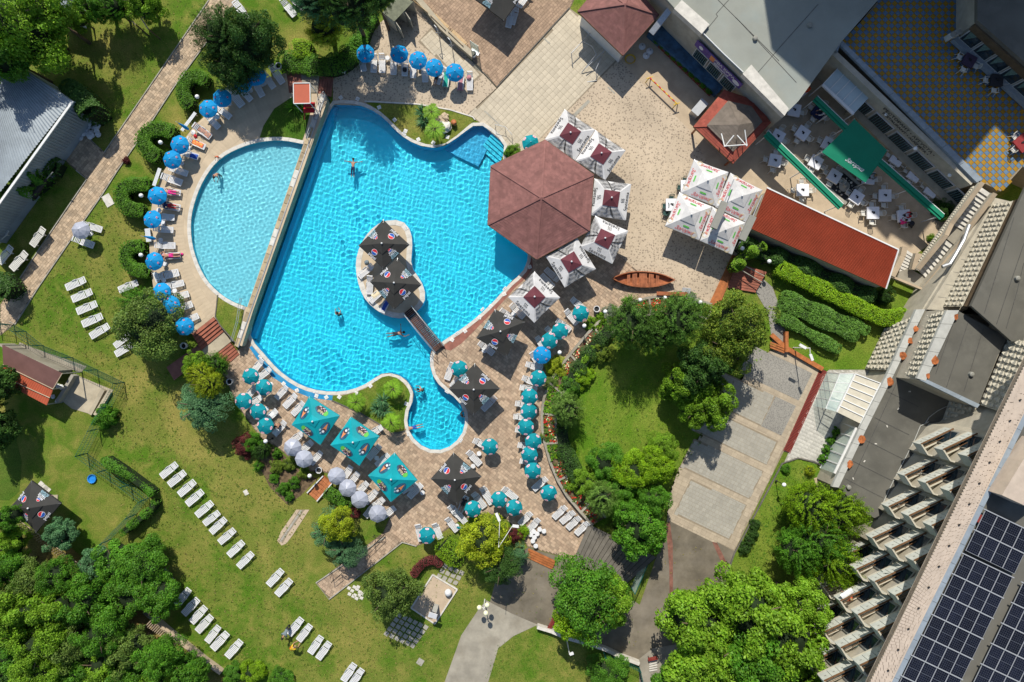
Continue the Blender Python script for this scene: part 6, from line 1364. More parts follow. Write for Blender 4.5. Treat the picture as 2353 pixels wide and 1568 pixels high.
SH=[(T(1,2,190,1040),12,1.0,'broad','mid','rose bush nearest the top of the soil bed'),(T(1,2,190,1150),18,1.0,'fine','orangeleaf','rose bush with orange flowers, left'),(T(1,2,300,1130),19,1.0,'fine','orangeleaf','rose bush with orange flowers, right'),(T(1,2,350,1305),16,1.0,'fine','mid','round green bush beside the orange stair'),(T(1,2,250,1360),16,1.0,'fine','mid','round green bush, lower left of the soil bed'),(T(1,2,160,1260),13,.9,'fine','mid','round green bush, left edge of the soil bed'),(T(1,2,305,1430),13,.9,'fine','mid','lowest small bush of the soil bed'),(T(1,2,440,1215),16,1,'fine','orangeleaf','small rose beside the globe lamp'),(T(1,2,20,1150),13,1,'fine','mid','green bush on the lawn edge of the soil bed'),(T(0,2,2240,960),28,1.8,'fine','purple','purple leaved bush below the blue spruce'),(T(0,2,2330,940),26,2,'fine','mid','green bush beside the purple one'),(T(0,2,2400,1000),24,2,'feather','dark','dark conifer bush under the last teal parasols'),(T(1,3,905,20),14,1,'fine','purple','small purple bush beside the golden tree'),(T(2,3,20,210),20,1.4,'fine','purple','purple bush by the stool cluster'),(T(2,3,100,180),16,1.3,'fine','yellowgreen','yellow green bush by the stool cluster'),(T(0,2,965,700),30,2.2,'broad','mid','bush growing in the fence beside the concrete steps'),(T(0,0,1155,1475),10,.6,'fine','purple','small dark red plant at the path kerb'),(T(2,0,20,1390),18,1.0,'fine','bright','bright planter bush at the pool corner'),(T(1,0,2330,1400),14,1,'fine','mid','leafy plant with a clay pot at the pool corner'),(T(2,1,1085,1210),22,1.2,'yucca','mid','spiky yucca on the planter wall'),(T(2,1,1640,1200),22,.9,'fine','lav','lavender bush on the planter, right'),(T(2,1,1520,1180),18,.9,'fine','lav','lavender bush on the planter, left'),(T(2,1,910,1310),22,.9,'fine','lav','grey lavender bush left of the yucca'),(T(2,1,735,1420),18,1,'broad','bright','bright bush in the left planter'),(T(2,1,825,1360),15,1,'broad','bright','small bright bush by the globe lamp'),(T(2,2,410,230),28,1.2,'fine','yellow','yellow green shrub in the planter'),(T(2,2,360,380),20,1,'fine','olive','pale shrub at the planter bend'),(T(2,2,810,110),26,1.5,'broad','orangeleaf','shrub with reddish leaves at the garden rim'),(T(2,2,640,330),30,1.4,'broad','yellowgreen','leafy shrub row at the garden rim'),(T(2,2,540,430),26,1.4,'broad','mid','leafy shrub above the pale thuja'),(T(2,2,320,860),18,.9,'broad','olive','green cushion in the middle planter'),(T(2,2,590,1290),26,1.4,'broad','bright','bright shrub behind the lower planter'),(T(3,1,1090,1160),22,2.2,'fine','dark','round dark bush at the end of the red roof'),(T(2,3,930,170),20,1,'fine','orangeleaf','shrub with pale flowers at the garden bottom'),(T(3,1,1505,620),10,.8,'fine','bright','small bright bush beside the staircase'),(T(3,1,1620,360),26,1.8,'fine','dark','dark bush at the top of the staircase'),(T(3,2,640,850),14,1.2,'open','mid','potted plant by the glass entrance, first'),(T(3,2,590,920),12,1,'open','mid','potted plant by the glass entrance, second'),(T(3,2,550,1000),13,1,'open','mid','potted plant by the glass entrance, third'),(T(3,2,510,1090),13,1,'open','mid','potted plant by the glass entrance, fourth'),(T(3,2,390,1190),13,1,'feather','yellow','golden dwarf conifer on the right lawn'),(T(3,2,170,1180),12,.8,'fine','mid','small rose at the top of the right lawn'),(T(2,3,2240,120),14,1,'fine','dark','dark rose bush at the court edge, first'),(T(2,3,2220,200),13,1,'fine','dark','dark rose bush at the court edge, second'),(T(2,3,2180,265),14,1,'fine','dark','dark rose bush with a red flower at the court edge'),(T(2,3,2140,340),15,1,'fine','dark','dark rose bush at the court edge, lowest'),(T(3,2,600,1330),12,1,'fine','mid','small round shrub at the pale gravel pad'),(T(0,3,2140,1490),26,1.2,'broad','mid','leafy shrub at the foot of the lawn'),(T(0,3,2320,1480),30,1.6,'fine','yellowgreen','golden bush at the bottom edge'),(T(1,3,230,1550),32,1.2,'fine','mid','low green bush at the bottom edge'),(T(1,3,20,1480),18,1.4,'fine','yellowgreen','small golden bush left of the low green one')]
for i,(p,r,h,st,col,s)in enumerate(SH):shrub(p[0],p[1],r,h,st,col,s,1+i%9)
for p,r,h,s in((T(1,2,1262,435),22,1.6,'at the top of the palm lawn'),(T(1,2,918,562),22,1.6,'at the left of the palm lawn'),(T(1,2,1240,745),22,1.8,'at the bottom of the palm lawn'),(T(1,0,1615,1030),20,1.4,'above the rocks'),(T(1,0,1645,1190),24,1.8,'below the rocks')):
 tree(p[0],p[1],r,h+.4,'palm','bright','small bright palm '+s,3,zc=h,vs=1.0,name='palm')
for p,r,s in((T(1,2,1162,545),24,'top one of three on the palm lawn'),(T(1,2,1115,620),22,'left one of three on the palm lawn'),(T(1,2,1185,640),22,'right one of three on the palm lawn'),(T(1,0,1530,1035),23,'upper one on the rockery lawn'),(T(1,0,1545,1110),23,'lower one on the rockery lawn'),(T(0,1,2085,1320),24,'on the small lawn by the red steps')):
 shrub(p[0],p[1],r,.9,'yucca','blue' if 'by the red' not in s else 'mid','spiky grey green yucca, '+s,2)
shrub(*T(1,0,345,985),24,.9,'yucca','mid','spiky plant in the shade beside the lifeguard hut',4,z0=TZ)
def hedge(name,label,path,wD,h,col='hedge',z0=0.0,n=6000,leaf=.11,closed=False,cat='hedge',rough=.05):
 """hedge of round section along a path of picture points"""
 zz=z0+h*.8;w3=[P(p[0],p[1],zz)for p in path];r=wD/2/KK*(H-zz)/H;o0=Vector((w3[0].x,w3[0].y,z0))
 pts=smooth_loop([(v.x-o0.x,v.y-o0.y)for v in w3],2,closed)
 t=empty(name,o0,0,label,cat);mb=MB();wall_strip(mb,[Vector((*p,0))for p in offset(pts,-r*.72,closed)],r*1.44,0,h*.84,closed=closed);mb.build('stems',M['core'],t)  # solid dark core painted as the shade within the hedge
 rg=np.random.default_rng(len(label));A=np.array(pts);B=np.roll(A,-1,0)if closed else A[1:];A2=A if closed else A[:-1];Ls=np.linalg.norm(B-A2,axis=1);L=Ls.sum();nn=int(min(n*1.7,max(1500,L*(2*r+1.2*h)*260)))
 i=rg.choice(len(Ls),nn,p=Ls/L);f=rg.uniform(0,1,nn)[:,None];c=A2[i]+(B[i]-A2[i])*f;d=(B[i]-A2[i])/Ls[i][:,None];nr=np.stack([-d[:,1],d[:,0]],1)
 th=rg.uniform(-.25,math.pi+.25,nn);ex=.45;cx=np.sign(np.cos(th))*np.abs(np.cos(th))**ex;sx=np.sign(np.sin(th))*np.abs(np.sin(th))**ex
 wob=1+rough*np.sin(c[:,0]*3.1+c[:,1]*2.3);x=cx*r*wob;z=h*.45+sx*h*.55*wob;tp=rg.uniform(0,1,nn)<.6;x=np.where(tp,rg.uniform(-1,1,nn)*r*wob,x);z=np.where(tp,h*wob*(1.0-.12*(x/r)**4)+rg.normal(size=nn)*.035,z);cx=np.where(tp,x/r*.4,cx);sx=np.where(tp,1.0,sx)
 if not closed:
  e=rg.uniform(0,1,nn)<.12;a=rg.uniform(-math.pi/2,math.pi/2,nn);side=np.where(rg.uniform(0,1,nn)<.5,0,1)
  for k in np.nonzero(e)[0]:
   q=A[0]if side[k]==0 else A[-1];dd=(A[0]-A[1])if side[k]==0 else(A[-1]-A[-2]);dd=dd/np.linalg.norm(dd);pp=np.array([-dd[1],dd[0]]);rad=r*rg.uniform(.2,1)**.5
   c[k]=q+dd*math.cos(a[k])*rad*.6;nr[k]=pp;x[k]=math.sin(a[k])*rad;z[k]=h*rg.uniform(.2,1)if rad>.85*r else h
 pos=np.stack([c[:,0]+nr[:,0]*x,c[:,1]+nr[:,1]*x,z],1);N_=np.stack([nr[:,0]*cx,nr[:,1]*cx,sx+.3],1)+rg.normal(size=(nn,3))*.45
 obj('foliage',leaves_mesh('foliage',pos,N_,leaf,rg,LM_[col]),t);return t
hedge('clipped_hedge','C shaped clipped hedge around a globe lamp, uppermost',TL(0,0,1890,740,1800,690,1720,720,1680,800,1685,890,1740,970),33,1.5,n=9000)
hedge('clipped_hedge','C shaped clipped hedge around a globe lamp, second from the top',TL(0,0,1580,1215,1480,1175,1360,1200,1300,1290,1340,1380,1440,1440),36,1.5,n=9000)
hedge('clipped_hedge','C shaped clipped hedge around a globe lamp, third from the top',TL(0,1,1360,125,1230,130,1120,150,1110,250,1140,330,1240,370,1300,365),34,1.5,n=9000)
hedge('clipped_hedge','C shaped clipped hedge around a globe lamp, lowest',TL(0,1,1310,695,1200,700,1150,760,1165,850,1230,915,1360,925),33,1.5,n=9000)
hedge('boundary_hedge','long leafy hedge between the top lawn and the pebble paving, lower part',TL(1,0,250,560,400,590,600,610,750,590,870,500,950,400),48,1.6,n=12000,rough=.12)
hedge('boundary_hedge','leafy hedge at the changing hut',TL(1,0,930,430,980,320,1010,220,1080,130),34,1.6,col='mid',n=7000,rough=.15)
hedge('boundary_hedge','bright square hedge at the corner of the top lawn',TL(1,0,350,460,430,450,500,460),44,1.7,col='yellowgreen',n=6000,rough=.1)
hedge('garden_hedge','bright clipped hedge block under the yellow green tree',TL(1,3,1720,300,1800,370,1860,430),55,1.4,col='yellowgreen',n=9000)
hedge('garden_hedge','purple barberry arc above the sandpit',TL(1,3,1450,575,1500,500,1570,450,1640,440,1690,480),20,.8,col='purple',n=3500)
hedge('garden_hedge','green clipped hedge between silver parasols and golden tree',TL(1,2,660,1390,760,1440,840,1500),30,1.2,n=5000)
hedge('garden_hedge','long thick clipped hedge along the red roof',TL(3,1,120,900,300,990,500,1090,700,1190,900,1290,1080,1370,1240,1330),38,1.5,col='yellowgreen',n=16000,leaf=.12)
for k,q in enumerate(((150,1150,330,1220,560,1320,760,1400,900,1470),(120,1230,300,1310,500,1400,700,1480,800,1530),(110,1350,250,1420,420,1520,560,1600,640,1640))):
 hedge('juniper_row',f'low feathery juniper row in the hedge garden, {ORD[k]} below the thick hedge',TL(3,1,*q),26,.9,col='spruce',n=6500,leaf=.16,rough=.2)
hedge('climbing_vine','dark leafy vine mass along the underside of the red roof',TL(2,1,2080,640,2200,720,2352,780)+TL(3,1,100,790,300,850,500,960,700,1060,950,1150),34,1.4,col='dark',n=12000,leaf=.16,rough=.25)
hedge('climbing_vine','bright leafy vine on the pergola at the deck',TL(2,1,2060,900,2100,820,2180,760,2300,700),22,2.4,col='bright',n=5000,leaf=.16,rough=.3)
hedge('fence_hedge','scruffy hedge along the green wire fence, upper arm',TL(0,2,960,1090,1100,1180,1250,1290,1400,1400),17,1.4,col='mid',n=6000,rough=.3)
hedge('fence_hedge','scruffy hedge along the green wire fence, lower arm',TL(0,2,1420,1480,1380,1560)+TL(0,3,1270,70,1130,190),18,1.3,col='mid',n=5000,rough=.3)
hedge('inner_hedge','dark leafy shrub belt behind the planter wall, upper',DL(1400,760,1360,800,1320,860,1310,890),34,1.0,col='dark',n=7000,rough=.3)
hedge('inner_hedge','dark leafy shrub belt behind the planter wall, lower',DL(1290,985,1300,1050,1330,1100),34,1.2,col='dark',n=7000,rough=.3)
hedge('inner_hedge','bright leafy edge along the dark belt',DL(1362,798,1338,835,1325,865),12,.9,col='bright',n=2500,rough=.3)
hedge('cypress_row','dark conifers along the white metal roof, upper',TL(0,0,640,800,750,920,850,1050),42,3,col='dark',n=9000,leaf=.2,rough=.3)
hedge('cypress_row','yellow green conifers along the white metal roof, lower',TL(0,1,20,240,140,180,250,100,330,20),46,2.6,col='mid',n=9000,leaf=.2,rough=.3)
hedge('cypress_row','dark bushes at the paved yard entrance',TL(0,0,400,1500,520,1560),40,1.5,col='dark',n=5000,leaf=.18,rough=.3)
hedge('edge_bushes','dark bush at the left picture edge beside the path',TL(0,1,-40,1000,60,1130),50,2.5,col='dark',n=6000,leaf=.2,rough=.3)
def flowers(name,outline,z,n,cols,zm=.18):
 w3=W(outline,z);lo=[(p.x,p.y)for p in w3];rg=np.random.default_rng(n)
 x0,x1=min(p[0]for p in lo),max(p[0]for p in lo);y0,y1=min(p[1]for p in lo),max(p[1]for p in lo);pts=[];
 while len(pts)<n:
  q=(rg.uniform(x0,x1),rg.uniform(y0,y1))
  if inside(q,lo):pts.append((*q,z+rg.uniform(.02,zm)))
 pts=np.array(pts);k=0
 for col,fr,sz in cols:
  m=int(n*fr)
  if m<1:continue
  sub=pts[k:k+m];k+=m
  rep=7;cl=np.repeat(sub,rep,0)+rg.normal(size=(len(sub)*rep,3))*np.array([sz*.5,sz*.5,.02]);N_=rg.normal(size=cl.shape)*.5+np.array([0,0,1])
  o=obj(name,leaves_mesh(name,cl,N_,sz,rg,LM_[col]),kind='stuff')
LAWN=DL(162,556,238,450,338,525,342,655,300,760,300,830,385,850,420,1000,560,1040,700,1180,700,1320,760,1385,930,1262,1060,1310,1100,1370,1050,1450,1008,1560,500,1560,400,1290,300,1220,235,1060,280,880,150,800,45,748)
flowers('grass_tufts',LAWN,.0,5200,[('tuft',.55,.09),('mid',.1,.06),('drytuft',.3,.08)],.06)
flowers('grass_tufts',IN,.012,1300,[('tuft',.5,.09),('mid',.2,.09),('yellowgreen',.2,.09)],.08)
flowers('grass_tufts',DL(115,75,205,10,430,0,470,10,245,335,175,280,190,200),.0,700,[('tuft',.7,.07),('drytuft',.3,.07)],.05)
flowers('grass_tufts',DL(1235,1445,1140,1482,1115,1560,1340,1560,1400,1500),.0,500,[('tuft',.7,.07),('mid',.2,.07)],.05)
flowers('grass_tufts',DL(1665,1370,1700,1270,1805,1075,1850,1070,1900,1120,1760,1300),.013,700,[('tuft',.5,.08),('mid',.3,.08)],.06)
M['wallbeige']=mat('beige_render',(.44,.40,.31),.85,.12,1.2,.15,big=.1,dark=(.3,.26,.2),darkscale=.5,darkamt=.4)
M['relief']=mat('cast_block',(.50,.46,.36),.85,.08,2,.1)
M['roofgrey']=mat('bitumen_roof',(.125,.12,.10),.9,.15,.8,.2,big=.2,bigscale=.12,dark=(.18,.17,.14),darkscale=.4,darkamt=.5)
M['rooflight']=mat('pale_membrane_roof',(.27,.28,.24),.8,.06,.5,.08,big=.1,dark=(.22,.27,.26),darkscale=.3,darkamt=.4)
M['slabw']=mat('parapet_slab',(.42,.42,.38),.8,.1,1.5,.1,rand=.06);M['rust']=mat('rust_stain',(.42,.13,.04),.9,.4,3,.2)
M['pink']=mat('pink_ribbed_cladding',(.47,.385,.30),.8,.08,1.5,.1);M['pinkjoint']=mat('cladding_joint',(.16,.11,.08),.9,.1);M['bluegrey']=mat('blue_grey_coping',(.24,.28,.31),.7,.1,2,rand=.05)
M['balc']=mat('balcony_panel',(.50,.51,.45),.7,.1,2,.1,rand=.05);M['woodrail']=mat('brown_rail',(.17,.085,.035),.6,.2,4)
M['maroonroof']=mat('maroon_shingle',(.235,.105,.09),.8,.16,1.5,.3,island=.12,big=.1);M['redroof']=mat('red_metal_roof',(.43,.095,.045),.6,.08,.8,0,big=.1)
M['greyshingle']=mat('grey_shingle',(.17,.14,.11),.85,.12,1.5,.2,island=.1);M['whitemetal']=mat('white_corrugated_metal',(.30,.34,.36),.5,.1,1,0,big=.12)
M['green']=mat('green_awning',(.004,.19,.10),.7,.05,1);M['yelt']=mat('yellow_tile',(.33,.18,.013),.6,.1,3,rand=.08);M['gryt']=mat('blue_grey_tile',(.11,.18,.26),.6,.1,3,rand=.08)
M['frame']=mat('window_frame',(.5,.5,.48),.6,.04);M['glass']=mat('dark_window',(.02,.035,.045),.08,.2,2,spec=.8);M['curtain']=mat('green_curtain',(.12,.2,.18),.9,.3,8)
M['pvglass']=mat('solar_cell',(.006,.008,.018),.35,.3,6,spec=.12,rand=.25);M['alu']=mat('aluminium',(.42,.43,.43),.45,.05,metal=.3);M['wood']=mat('varnished_wood',(.33,.11,.045),.45,.25,2.5,.1)
M['pvback']=mat('solar_backing',(.10,.11,.13),.5,.1)
M['clear']=glassmat('greenish_glass',(.7,.85,.8),alpha=.35);M['purple']=mat('purple_banner',(.12,.07,.25),.6,.2,2);M['brown']=mat('brown_cladding',(.10,.07,.04),.8,.2,2)  # brown: real cladding, also the painted eave shade of the screen wing
def quad(mb,a,b,c,d,mi=0):mb.add([a,b,c,d],[(0,1,2,3)],mi)
def bld(name,label,loc=(0,0,0),cat='building',group=None):return empty(name,loc,0,label,cat,group)
def prism_part(t,name,poly,z0,z1,mt,topz=None):
 o0=Vector(t.location);w3=W(poly,z1 if topz is None else topz);mb=MB();mb.prism([Vector((v.x-o0.x,v.y-o0.y,0))for v in w3],z0-o0.z,z1-o0.z);return mb.build(name,mt,t)
def slabrow(t,pts_l,pts_r,z,mt,th=.12,step=1.25,name='slab',rust=0.0,seed=1):
 """row of parapet slabs between two edge lines (picture points)"""
 o0=Vector(t.location);rg=random.Random(seed)
 for i in range(len(pts_l)-1):
  a,b,c,d=P(*pts_l[i],z),P(*pts_l[i+1],z),P(*pts_r[i+1],z),P(*pts_r[i],z);n=max(1,round((b-a).length/step));gp=.012/max(.5,(b-a).length)
  for k in range(n):
   f0,f1=k/n+gp,(k+1)/n-gp;q=[a.lerp(b,f0),a.lerp(b,f1),d.lerp(c,f1),d.lerp(c,f0)]
   mb=MB();mb.prism([Vector((v.x-o0.x,v.y-o0.y,0))for v in q],z-th-o0.z,z-o0.z+rg.uniform(0,.01));mb.build(name,mt,t)
   if rg.random()<rust:
    mb=MB();c_=q[3].lerp(q[2],rg.uniform(.3,.7));r_=rg.uniform(.2,.38);mb.add([Vector((c_.x-o0.x+math.cos(a_)*r_*rg.uniform(.6,1.2),c_.y-o0.y+math.sin(a_)*r_*rg.uniform(.8,1.5),z-o0.z+.016))for a_ in np.linspace(0,6.28,9)[:-1]],[tuple(range(8))]);mb.build('rust_patch',M['rust'],t)
def relief_wall(t,bl,br,tl_,tr_,z0,z1,name='block_screen',cell=.5):
 """vertical wall of cast relief blocks: bottom line bl-br at z0, top line tl-tr at z1"""
 o0=Vector(t.location);A,B,C,D=P(*bl,z0)-o0,P(*br,z0)-o0,P(*tr_,z1)-o0,P(*tl_,z1)-o0
 ux=(B-A);L=ux.length;ux.normalize();Hh=((D-A)+(C-B)).length/2;nu=max(1,round(L/cell));nv=max(1,round(Hh/cell))
 def pt(u,v):return A.lerp(B,u).lerp(D.lerp(C,u),v)
 nrm=(B-A).cross(D-A).normalized();
 if nrm.dot(-(A+o0))<0:nrm=-nrm
 mb=MB();quad(mb,A,B,C,D);nn=nrm*.0
 for i in range(nu):
  for j in range(nv):
   u0,u1,v0,v1=(i+.08)/nu,(i+.92)/nu,(j+.1)/nv,(j+.9)/nv;c=pt((i+.5)/nu,(j+.5)/nv)
   if(i+j)%2==0:
    tip=c+nrm*.24+(pt((i+.5)/nu,v1)-c)*.3;cs=[pt(u0+.1/nu,v0),pt(u1-.1/nu,v0),pt(u1,v1),pt((i+.5)/nu,v1),pt(u0,v1)]
    mb.add([tip]+cs,[(0,k+1,(k+1)%5+1)for k in range(5)])
   else:
    q=[pt(u0+.1/nu,v0+.1/nv),pt(u1-.1/nu,v0+.1/nv),pt(u1-.1/nu,v1-.15/nv),pt(u0+.1/nu,v1-.15/nv)];q2=[x+nrm*.15 for x in q]
    mb.add(q+q2,[(4,5,6,7),(0,1,5,4),(1,2,6,5),(2,3,7,6),(3,0,4,7)])
  a_=pt(i/nu,0)+nrm*.02;b_=pt(i/nu,1)+nrm*.02;mb.beam(a_,b_,.05,.05)
 for j in range(nv+1):mb.beam(pt(0,j/nv)+nrm*.03,pt(1,j/nv)+nrm*.03,.05,.05)
 return mb.build(name,M['relief'],t,kind='stuff')
PZ=3.9
t=bld('podium_building','low dark flat roofed wing with a white slab edge and block screens',P(2100,1000,0))
prism_part(t,'roof_slab',DL(2126,711,2054,861,1985,985,1925,1119,1985,1178,2062,1218,2140,1150,2260,1000,2330,900,2300,730),3.3,PZ,M['roofgrey'])
prism_part(t,'wall',DL(2118,711,2046,861,1977,985,1920,1119,1985,1175,2062,1214,2330,900,2300,730),0,3.28,M['wallbeige'],topz=PZ)
slabrow(t,DL(2106,711,2040,858,1975,985,1912,1119),DL(2126,711,2054,861,1989,990,1927,1121),PZ+.3,M['slabw'],.35,1.3,'edge_slab',.45)
relief_wall(t,(1989,848),(2034,755),(2043,851),(2100,726),.1,3.7)
prism_part(t,'entrance_pad',DL(1870,1100,1905,1090,1940,1110,1915,1150,1880,1130),0,.08,M['sand'])
for k in range(6):
 o0=Vector(t.location);a=P(2090-26*k*1.0,900+40*k,PZ);mb=MB();mb.box(a-o0+Vector((0,0,.03)),(.2,.1,.03),rz=k);mb.build('roof_debris',M['coping'],t)
cable=MB();cp_=[P(*T(3,2,*p),PZ+.05)-Vector(t.location)for p in((1640,600),(1560,640),(1480,700),(1450,750),(1480,740),(1400,780),(1350,900),(1260,1080),(1190,1210),(1130,1330),(1060,1480))];cable.tube(cp_,.035,5);cable.build('cable',M['slabw'],t)
t=bld('upper_block','box shaped grey roof block with rusty white parapet above the podium',P(2200,830,PZ));BZ=7.4
prism_part(t,'roof_slab',DL(2204,716,2315,776,2292,820,2249,930,2128,876),BZ-.25,BZ,M['roofgrey'])
prism_part(t,'wall',DL(2176,712,2316,772,2292,822,2247,934,2107,872),PZ,BZ-.28,M['wallbeige'])
slabrow(t,DL(2176,713,2107,870),DL(2204,713,2127,876),BZ+.25,M['slabw'],.3,1.3,'edge_slab',.35,4)
slabrow(t,DL(2113,873,2246,938),DL(2127,871,2252,930),BZ+.22,M['bluegrey'],.28,1.6,'edge_slab',.2,6)
relief_wall(t,(2070,864),(2129,724),(2107,866),(2172,714),PZ+.02,BZ-.1)
mb=MB();o0=Vector(t.location)
for c in(((2062,868),(2107,872)),):mb.beam(P(2066,866,PZ+.3)-o0,P(2117,874,PZ+.3)-o0,.25,.5)
mb.build('base_course',M['wallbeige'],t)
HZ=16.5
t=bld('hotel_wing','tall hotel wing with stepped balconies and solar panels on its roof',(40,-20,0));o0=Vector(t.location);HOTEL=t
s_=Vector((-1.37,-2.66,0));A0_=Vector((34.1,-8.57,0))
zig=[]
for k in range(-1,9):
 A=A0_+s_*k
 if k>=0:zig.append(A+Vector((3.45,1.12,0)))
 zig.append(A+Vector((1.62,-1.16,0))if k>=0 else A+Vector((3.3,-1.3,0)))
body=[Vector((60,12,0)),Vector((46,12,0)),Vector((42.3,-.9,0)),Vector((40.6,-5.5,0)),Vector((38.5,-7.3,0))]+zig[1:]+[Vector((24,-45,0)),Vector((60,-45,0))]
mb=MB();mb.prism([v-o0 for v in body],0,HZ-.4);mb.build('wall',M['wallbeige'],t)
prism_part(t,'roof',DL(2500,700,2430,700,1990,1600,2400,1800,2700,1500),HZ-.38,HZ-.1,M['roofgrey'],topz=HZ)
relief_wall(t,(2166,968),(2183,920),(2272,997),(2290,950),PZ,8.2);relief_wall(t,(2181,924),(2250,930),(2272,990),(2290,948),PZ,7.0)
relief_wall(t,(2253,930),(2318,776),(2310,950),(2380,790),BZ-.2,10.8,cell=.55)
La,Lb,Ra,Rb=Vector((2400,746)),Vector((1980,1607)),Vector((2430,782)),Vector((2020,1617))
prism_part(t,'parapet_core',[tuple(La),tuple(Lb),tuple(Rb),tuple(Ra)],HZ-.05,HZ+.36,M['pink'],topz=HZ+.36);prism_part(t,'joint_bed',[(2402,748),(1982,1607),(2030,1597),(2395,853)],HZ+.361,HZ+.39,M['pinkjoint'],topz=HZ+.39)
nr=26;mbs=MB();rg=random.Random(4)
Ra2,Rb2=Vector((2400,843)),Vector((2032,1592))
for i in range(125):
 f=i/125;a=La.lerp(Lb,f);b=Vector((2395,853)).lerp(Vector((2030,1597)),f)+Vector((0,0));
 j=0.0
 while j<1:
  j2=min(1,j+rg.uniform(.14,.34));p,q=a.lerp(b,j+.012),a.lerp(b,j2-.012)
  mbs.beam(P(p.x,p.y,HZ+.4)-o0,P(q.x,q.y,HZ+.4)-o0,.205,.06+rg.uniform(0,.03));j=j2
mbs.build('parapet_ribs',M['pink'],t,kind='stuff')
prism_part(t,'parapet_ledge',[tuple(La),tuple(Lb),(2034,1600),(2403,850)],HZ-.1,HZ+.34,M['pink'],topz=HZ+.36)
for i in range(18):
 f=(i+.5)/18;p=La.lerp(Lb,f)+Vector((26,6));mb=MB();mb.box(P(p.x,p.y,HZ+.5)-o0,(.14,.08,.1),rz=.5);mb.build('spout',M['black'],t)
slabrow(t,DL(2400,852,2031,1600),DL(2412,858,2045,1606),HZ+.3,M['bluegrey'],.3,1.5,'coping_slab',0)
pm={}
a_=Vector((2.75,1.3,0));w_=Vector((.62,-.18,0));an=Vector((a_.y,-a_.x,0)).normalized();cellp=MB()
O_=w_;q=[O_+a_*.006,O_+a_*.244]
for(s0,s1)in((0,0),(1,0)):pass
b0,b1=q;dz=Vector((0,0,1));cellp.add([b0-dz*1.1,b1-dz*1.1,b1-dz*.04,b0-dz*.04]+[v+an*.12 for v in(b0-dz*1.1,b1-dz*1.1,b1-dz*.04,b0-dz*.04)],[(3,2,1,0),(4,5,6,7),(3,0,4,7),(2,3,7,6),(1,2,6,5)])
disc(cellp,(b0+b1)/2-dz*.55-an*.012,(b1-b0).normalized(),dz,.10,mi=1,sy=.6,n=10)
panel_me=cellp.mesh('parapet_panel',[M['balc'],M['greybox']])
def balcony_parts():
 r={};D_=w_+Vector((.57,-.88,0));C_=D_+Vector((.36,-.1,0));E_=w_+a_
 mb=MB();mb.beam(w_-an*.02+dz*.02,E_-an*.02+dz*.02,.1,.08);mb.beam(w_+an*.35-dz*.1,w_+a_*.8+an*.35-dz*.1,.04,.04);r['handrail']=mb.mesh('handrail',M['woodrail'])
 mb=MB()
 for p,q_ in((w_,D_),(D_,C_)):mb.beam(p-dz*.56,q_-dz*.56,.09,1.15)
 r['side_wall']=mb.mesh('side_wall',M['balc'])
 mb=MB();mb.beam(w_+dz*.03,D_+dz*.03,.12,.05);mb.beam(D_+dz*.03,C_+dz*.03,.12,.05);r['wall_cap']=mb.mesh('wall_cap',M['relief'])
 mb=MB();mb.prism([w_,E_,E_+Vector((.3,-.3,0)),C_+Vector((.5,0,0)),C_,D_],-1.3,-1.1);r['floor']=mb.mesh('floor',M['relief'])
 mb=MB();p=C_.lerp(E_,.45);q_=C_.lerp(E_,.92);n_=Vector((-(q_-p).y,(q_-p).x,0)).normalized()
 mb.beam(p+n_*.06+dz*.05,q_+n_*.06+dz*.05,.06,2.2,0);mb.beam(p.lerp(q_,.08)+n_*.09+dz*.05,p.lerp(q_,.92)+n_*.09+dz*.05,.05,1.9,1);r['glass_door']=mb.mesh('glass_door',[M['greybox'],M['glass']])
 mb=MB();mb.beam(w_+a_*.12+an*.62-dz*.85,w_+a_*.55+an*.62-dz*.85,.3,.5);r['bench_box']=mb.mesh('bench_box',M['relief'])
 return r
BP=balcony_parts()
for k in range(0,8):
 for z in(4.5,7.5,10.5,13.5):
  if z==4.5 and k<4:continue
  b=obj('balcony',BP['floor'],t);b.location=A0_+s_*k-o0+Vector((0,0,z))
  for nme in('handrail','side_wall','wall_cap','glass_door','bench_box'):obj(nme,BP[nme],b)
  for j in range(4):o=obj('parapet_panel',panel_me,b);o.location=a_/4*j
def chair_proto(mt,name='chair'):
 t=empty(name);mb=MB();mb.box((0,0,.43),(.44,.42,.04));mb.build('seat',mt,t)
 mb=MB()
 for i in range(5):mb.beam((-.18+.09*i,-.2,.45),(-.2+.1*i,-.3,.85),.035,.02)
 mb.tube([(-.23,-.2,.62),(-.22,-.3,.82),(0,-.33,.88),(.22,-.3,.82),(.23,-.2,.62)],.025,5);mb.build('backrest',mt,t)
 for s in(-1,1):
  mb=MB();mb.tube([(s*.23,-.24,.64),(s*.26,0,.66),(s*.25,.2,.63),(s*.24,.24,.0)],.022,5);mb.build('armrest',mt,t)
  mb=MB();mb.tube([(s*.2,-.18,.43),(s*.25,-.34,0)],.022,5);mb.build('leg',mt,t)
 return t
CH=chair_proto(M['offwhite']);CHG=chair_proto(mat('dark_green_plastic',(.02,.06,.05),.5,.1))
def chair(pos,rz,label,pr=None,group='cream plastic armchairs'):
 pr=pr or CH;o=pr if not USED.get(pr.name)else copy_tree(pr);USED[pr.name]=True;o.location=pos;o.rotation_euler=(0,0,rz);tag(o,label,'chair',group);return o
bc=[(1,7.5,'cream'),(1,10.5,'cream'),(2,7.5,'cream'),(3,10.5,'green'),(4,7.5,'cream'),(5,13.5,'cream'),(4,10.5,'green'),(5,7.5,'green'),(6,4.5,'cream'),(6,10.5,'green'),(6,7.5,'cream')]
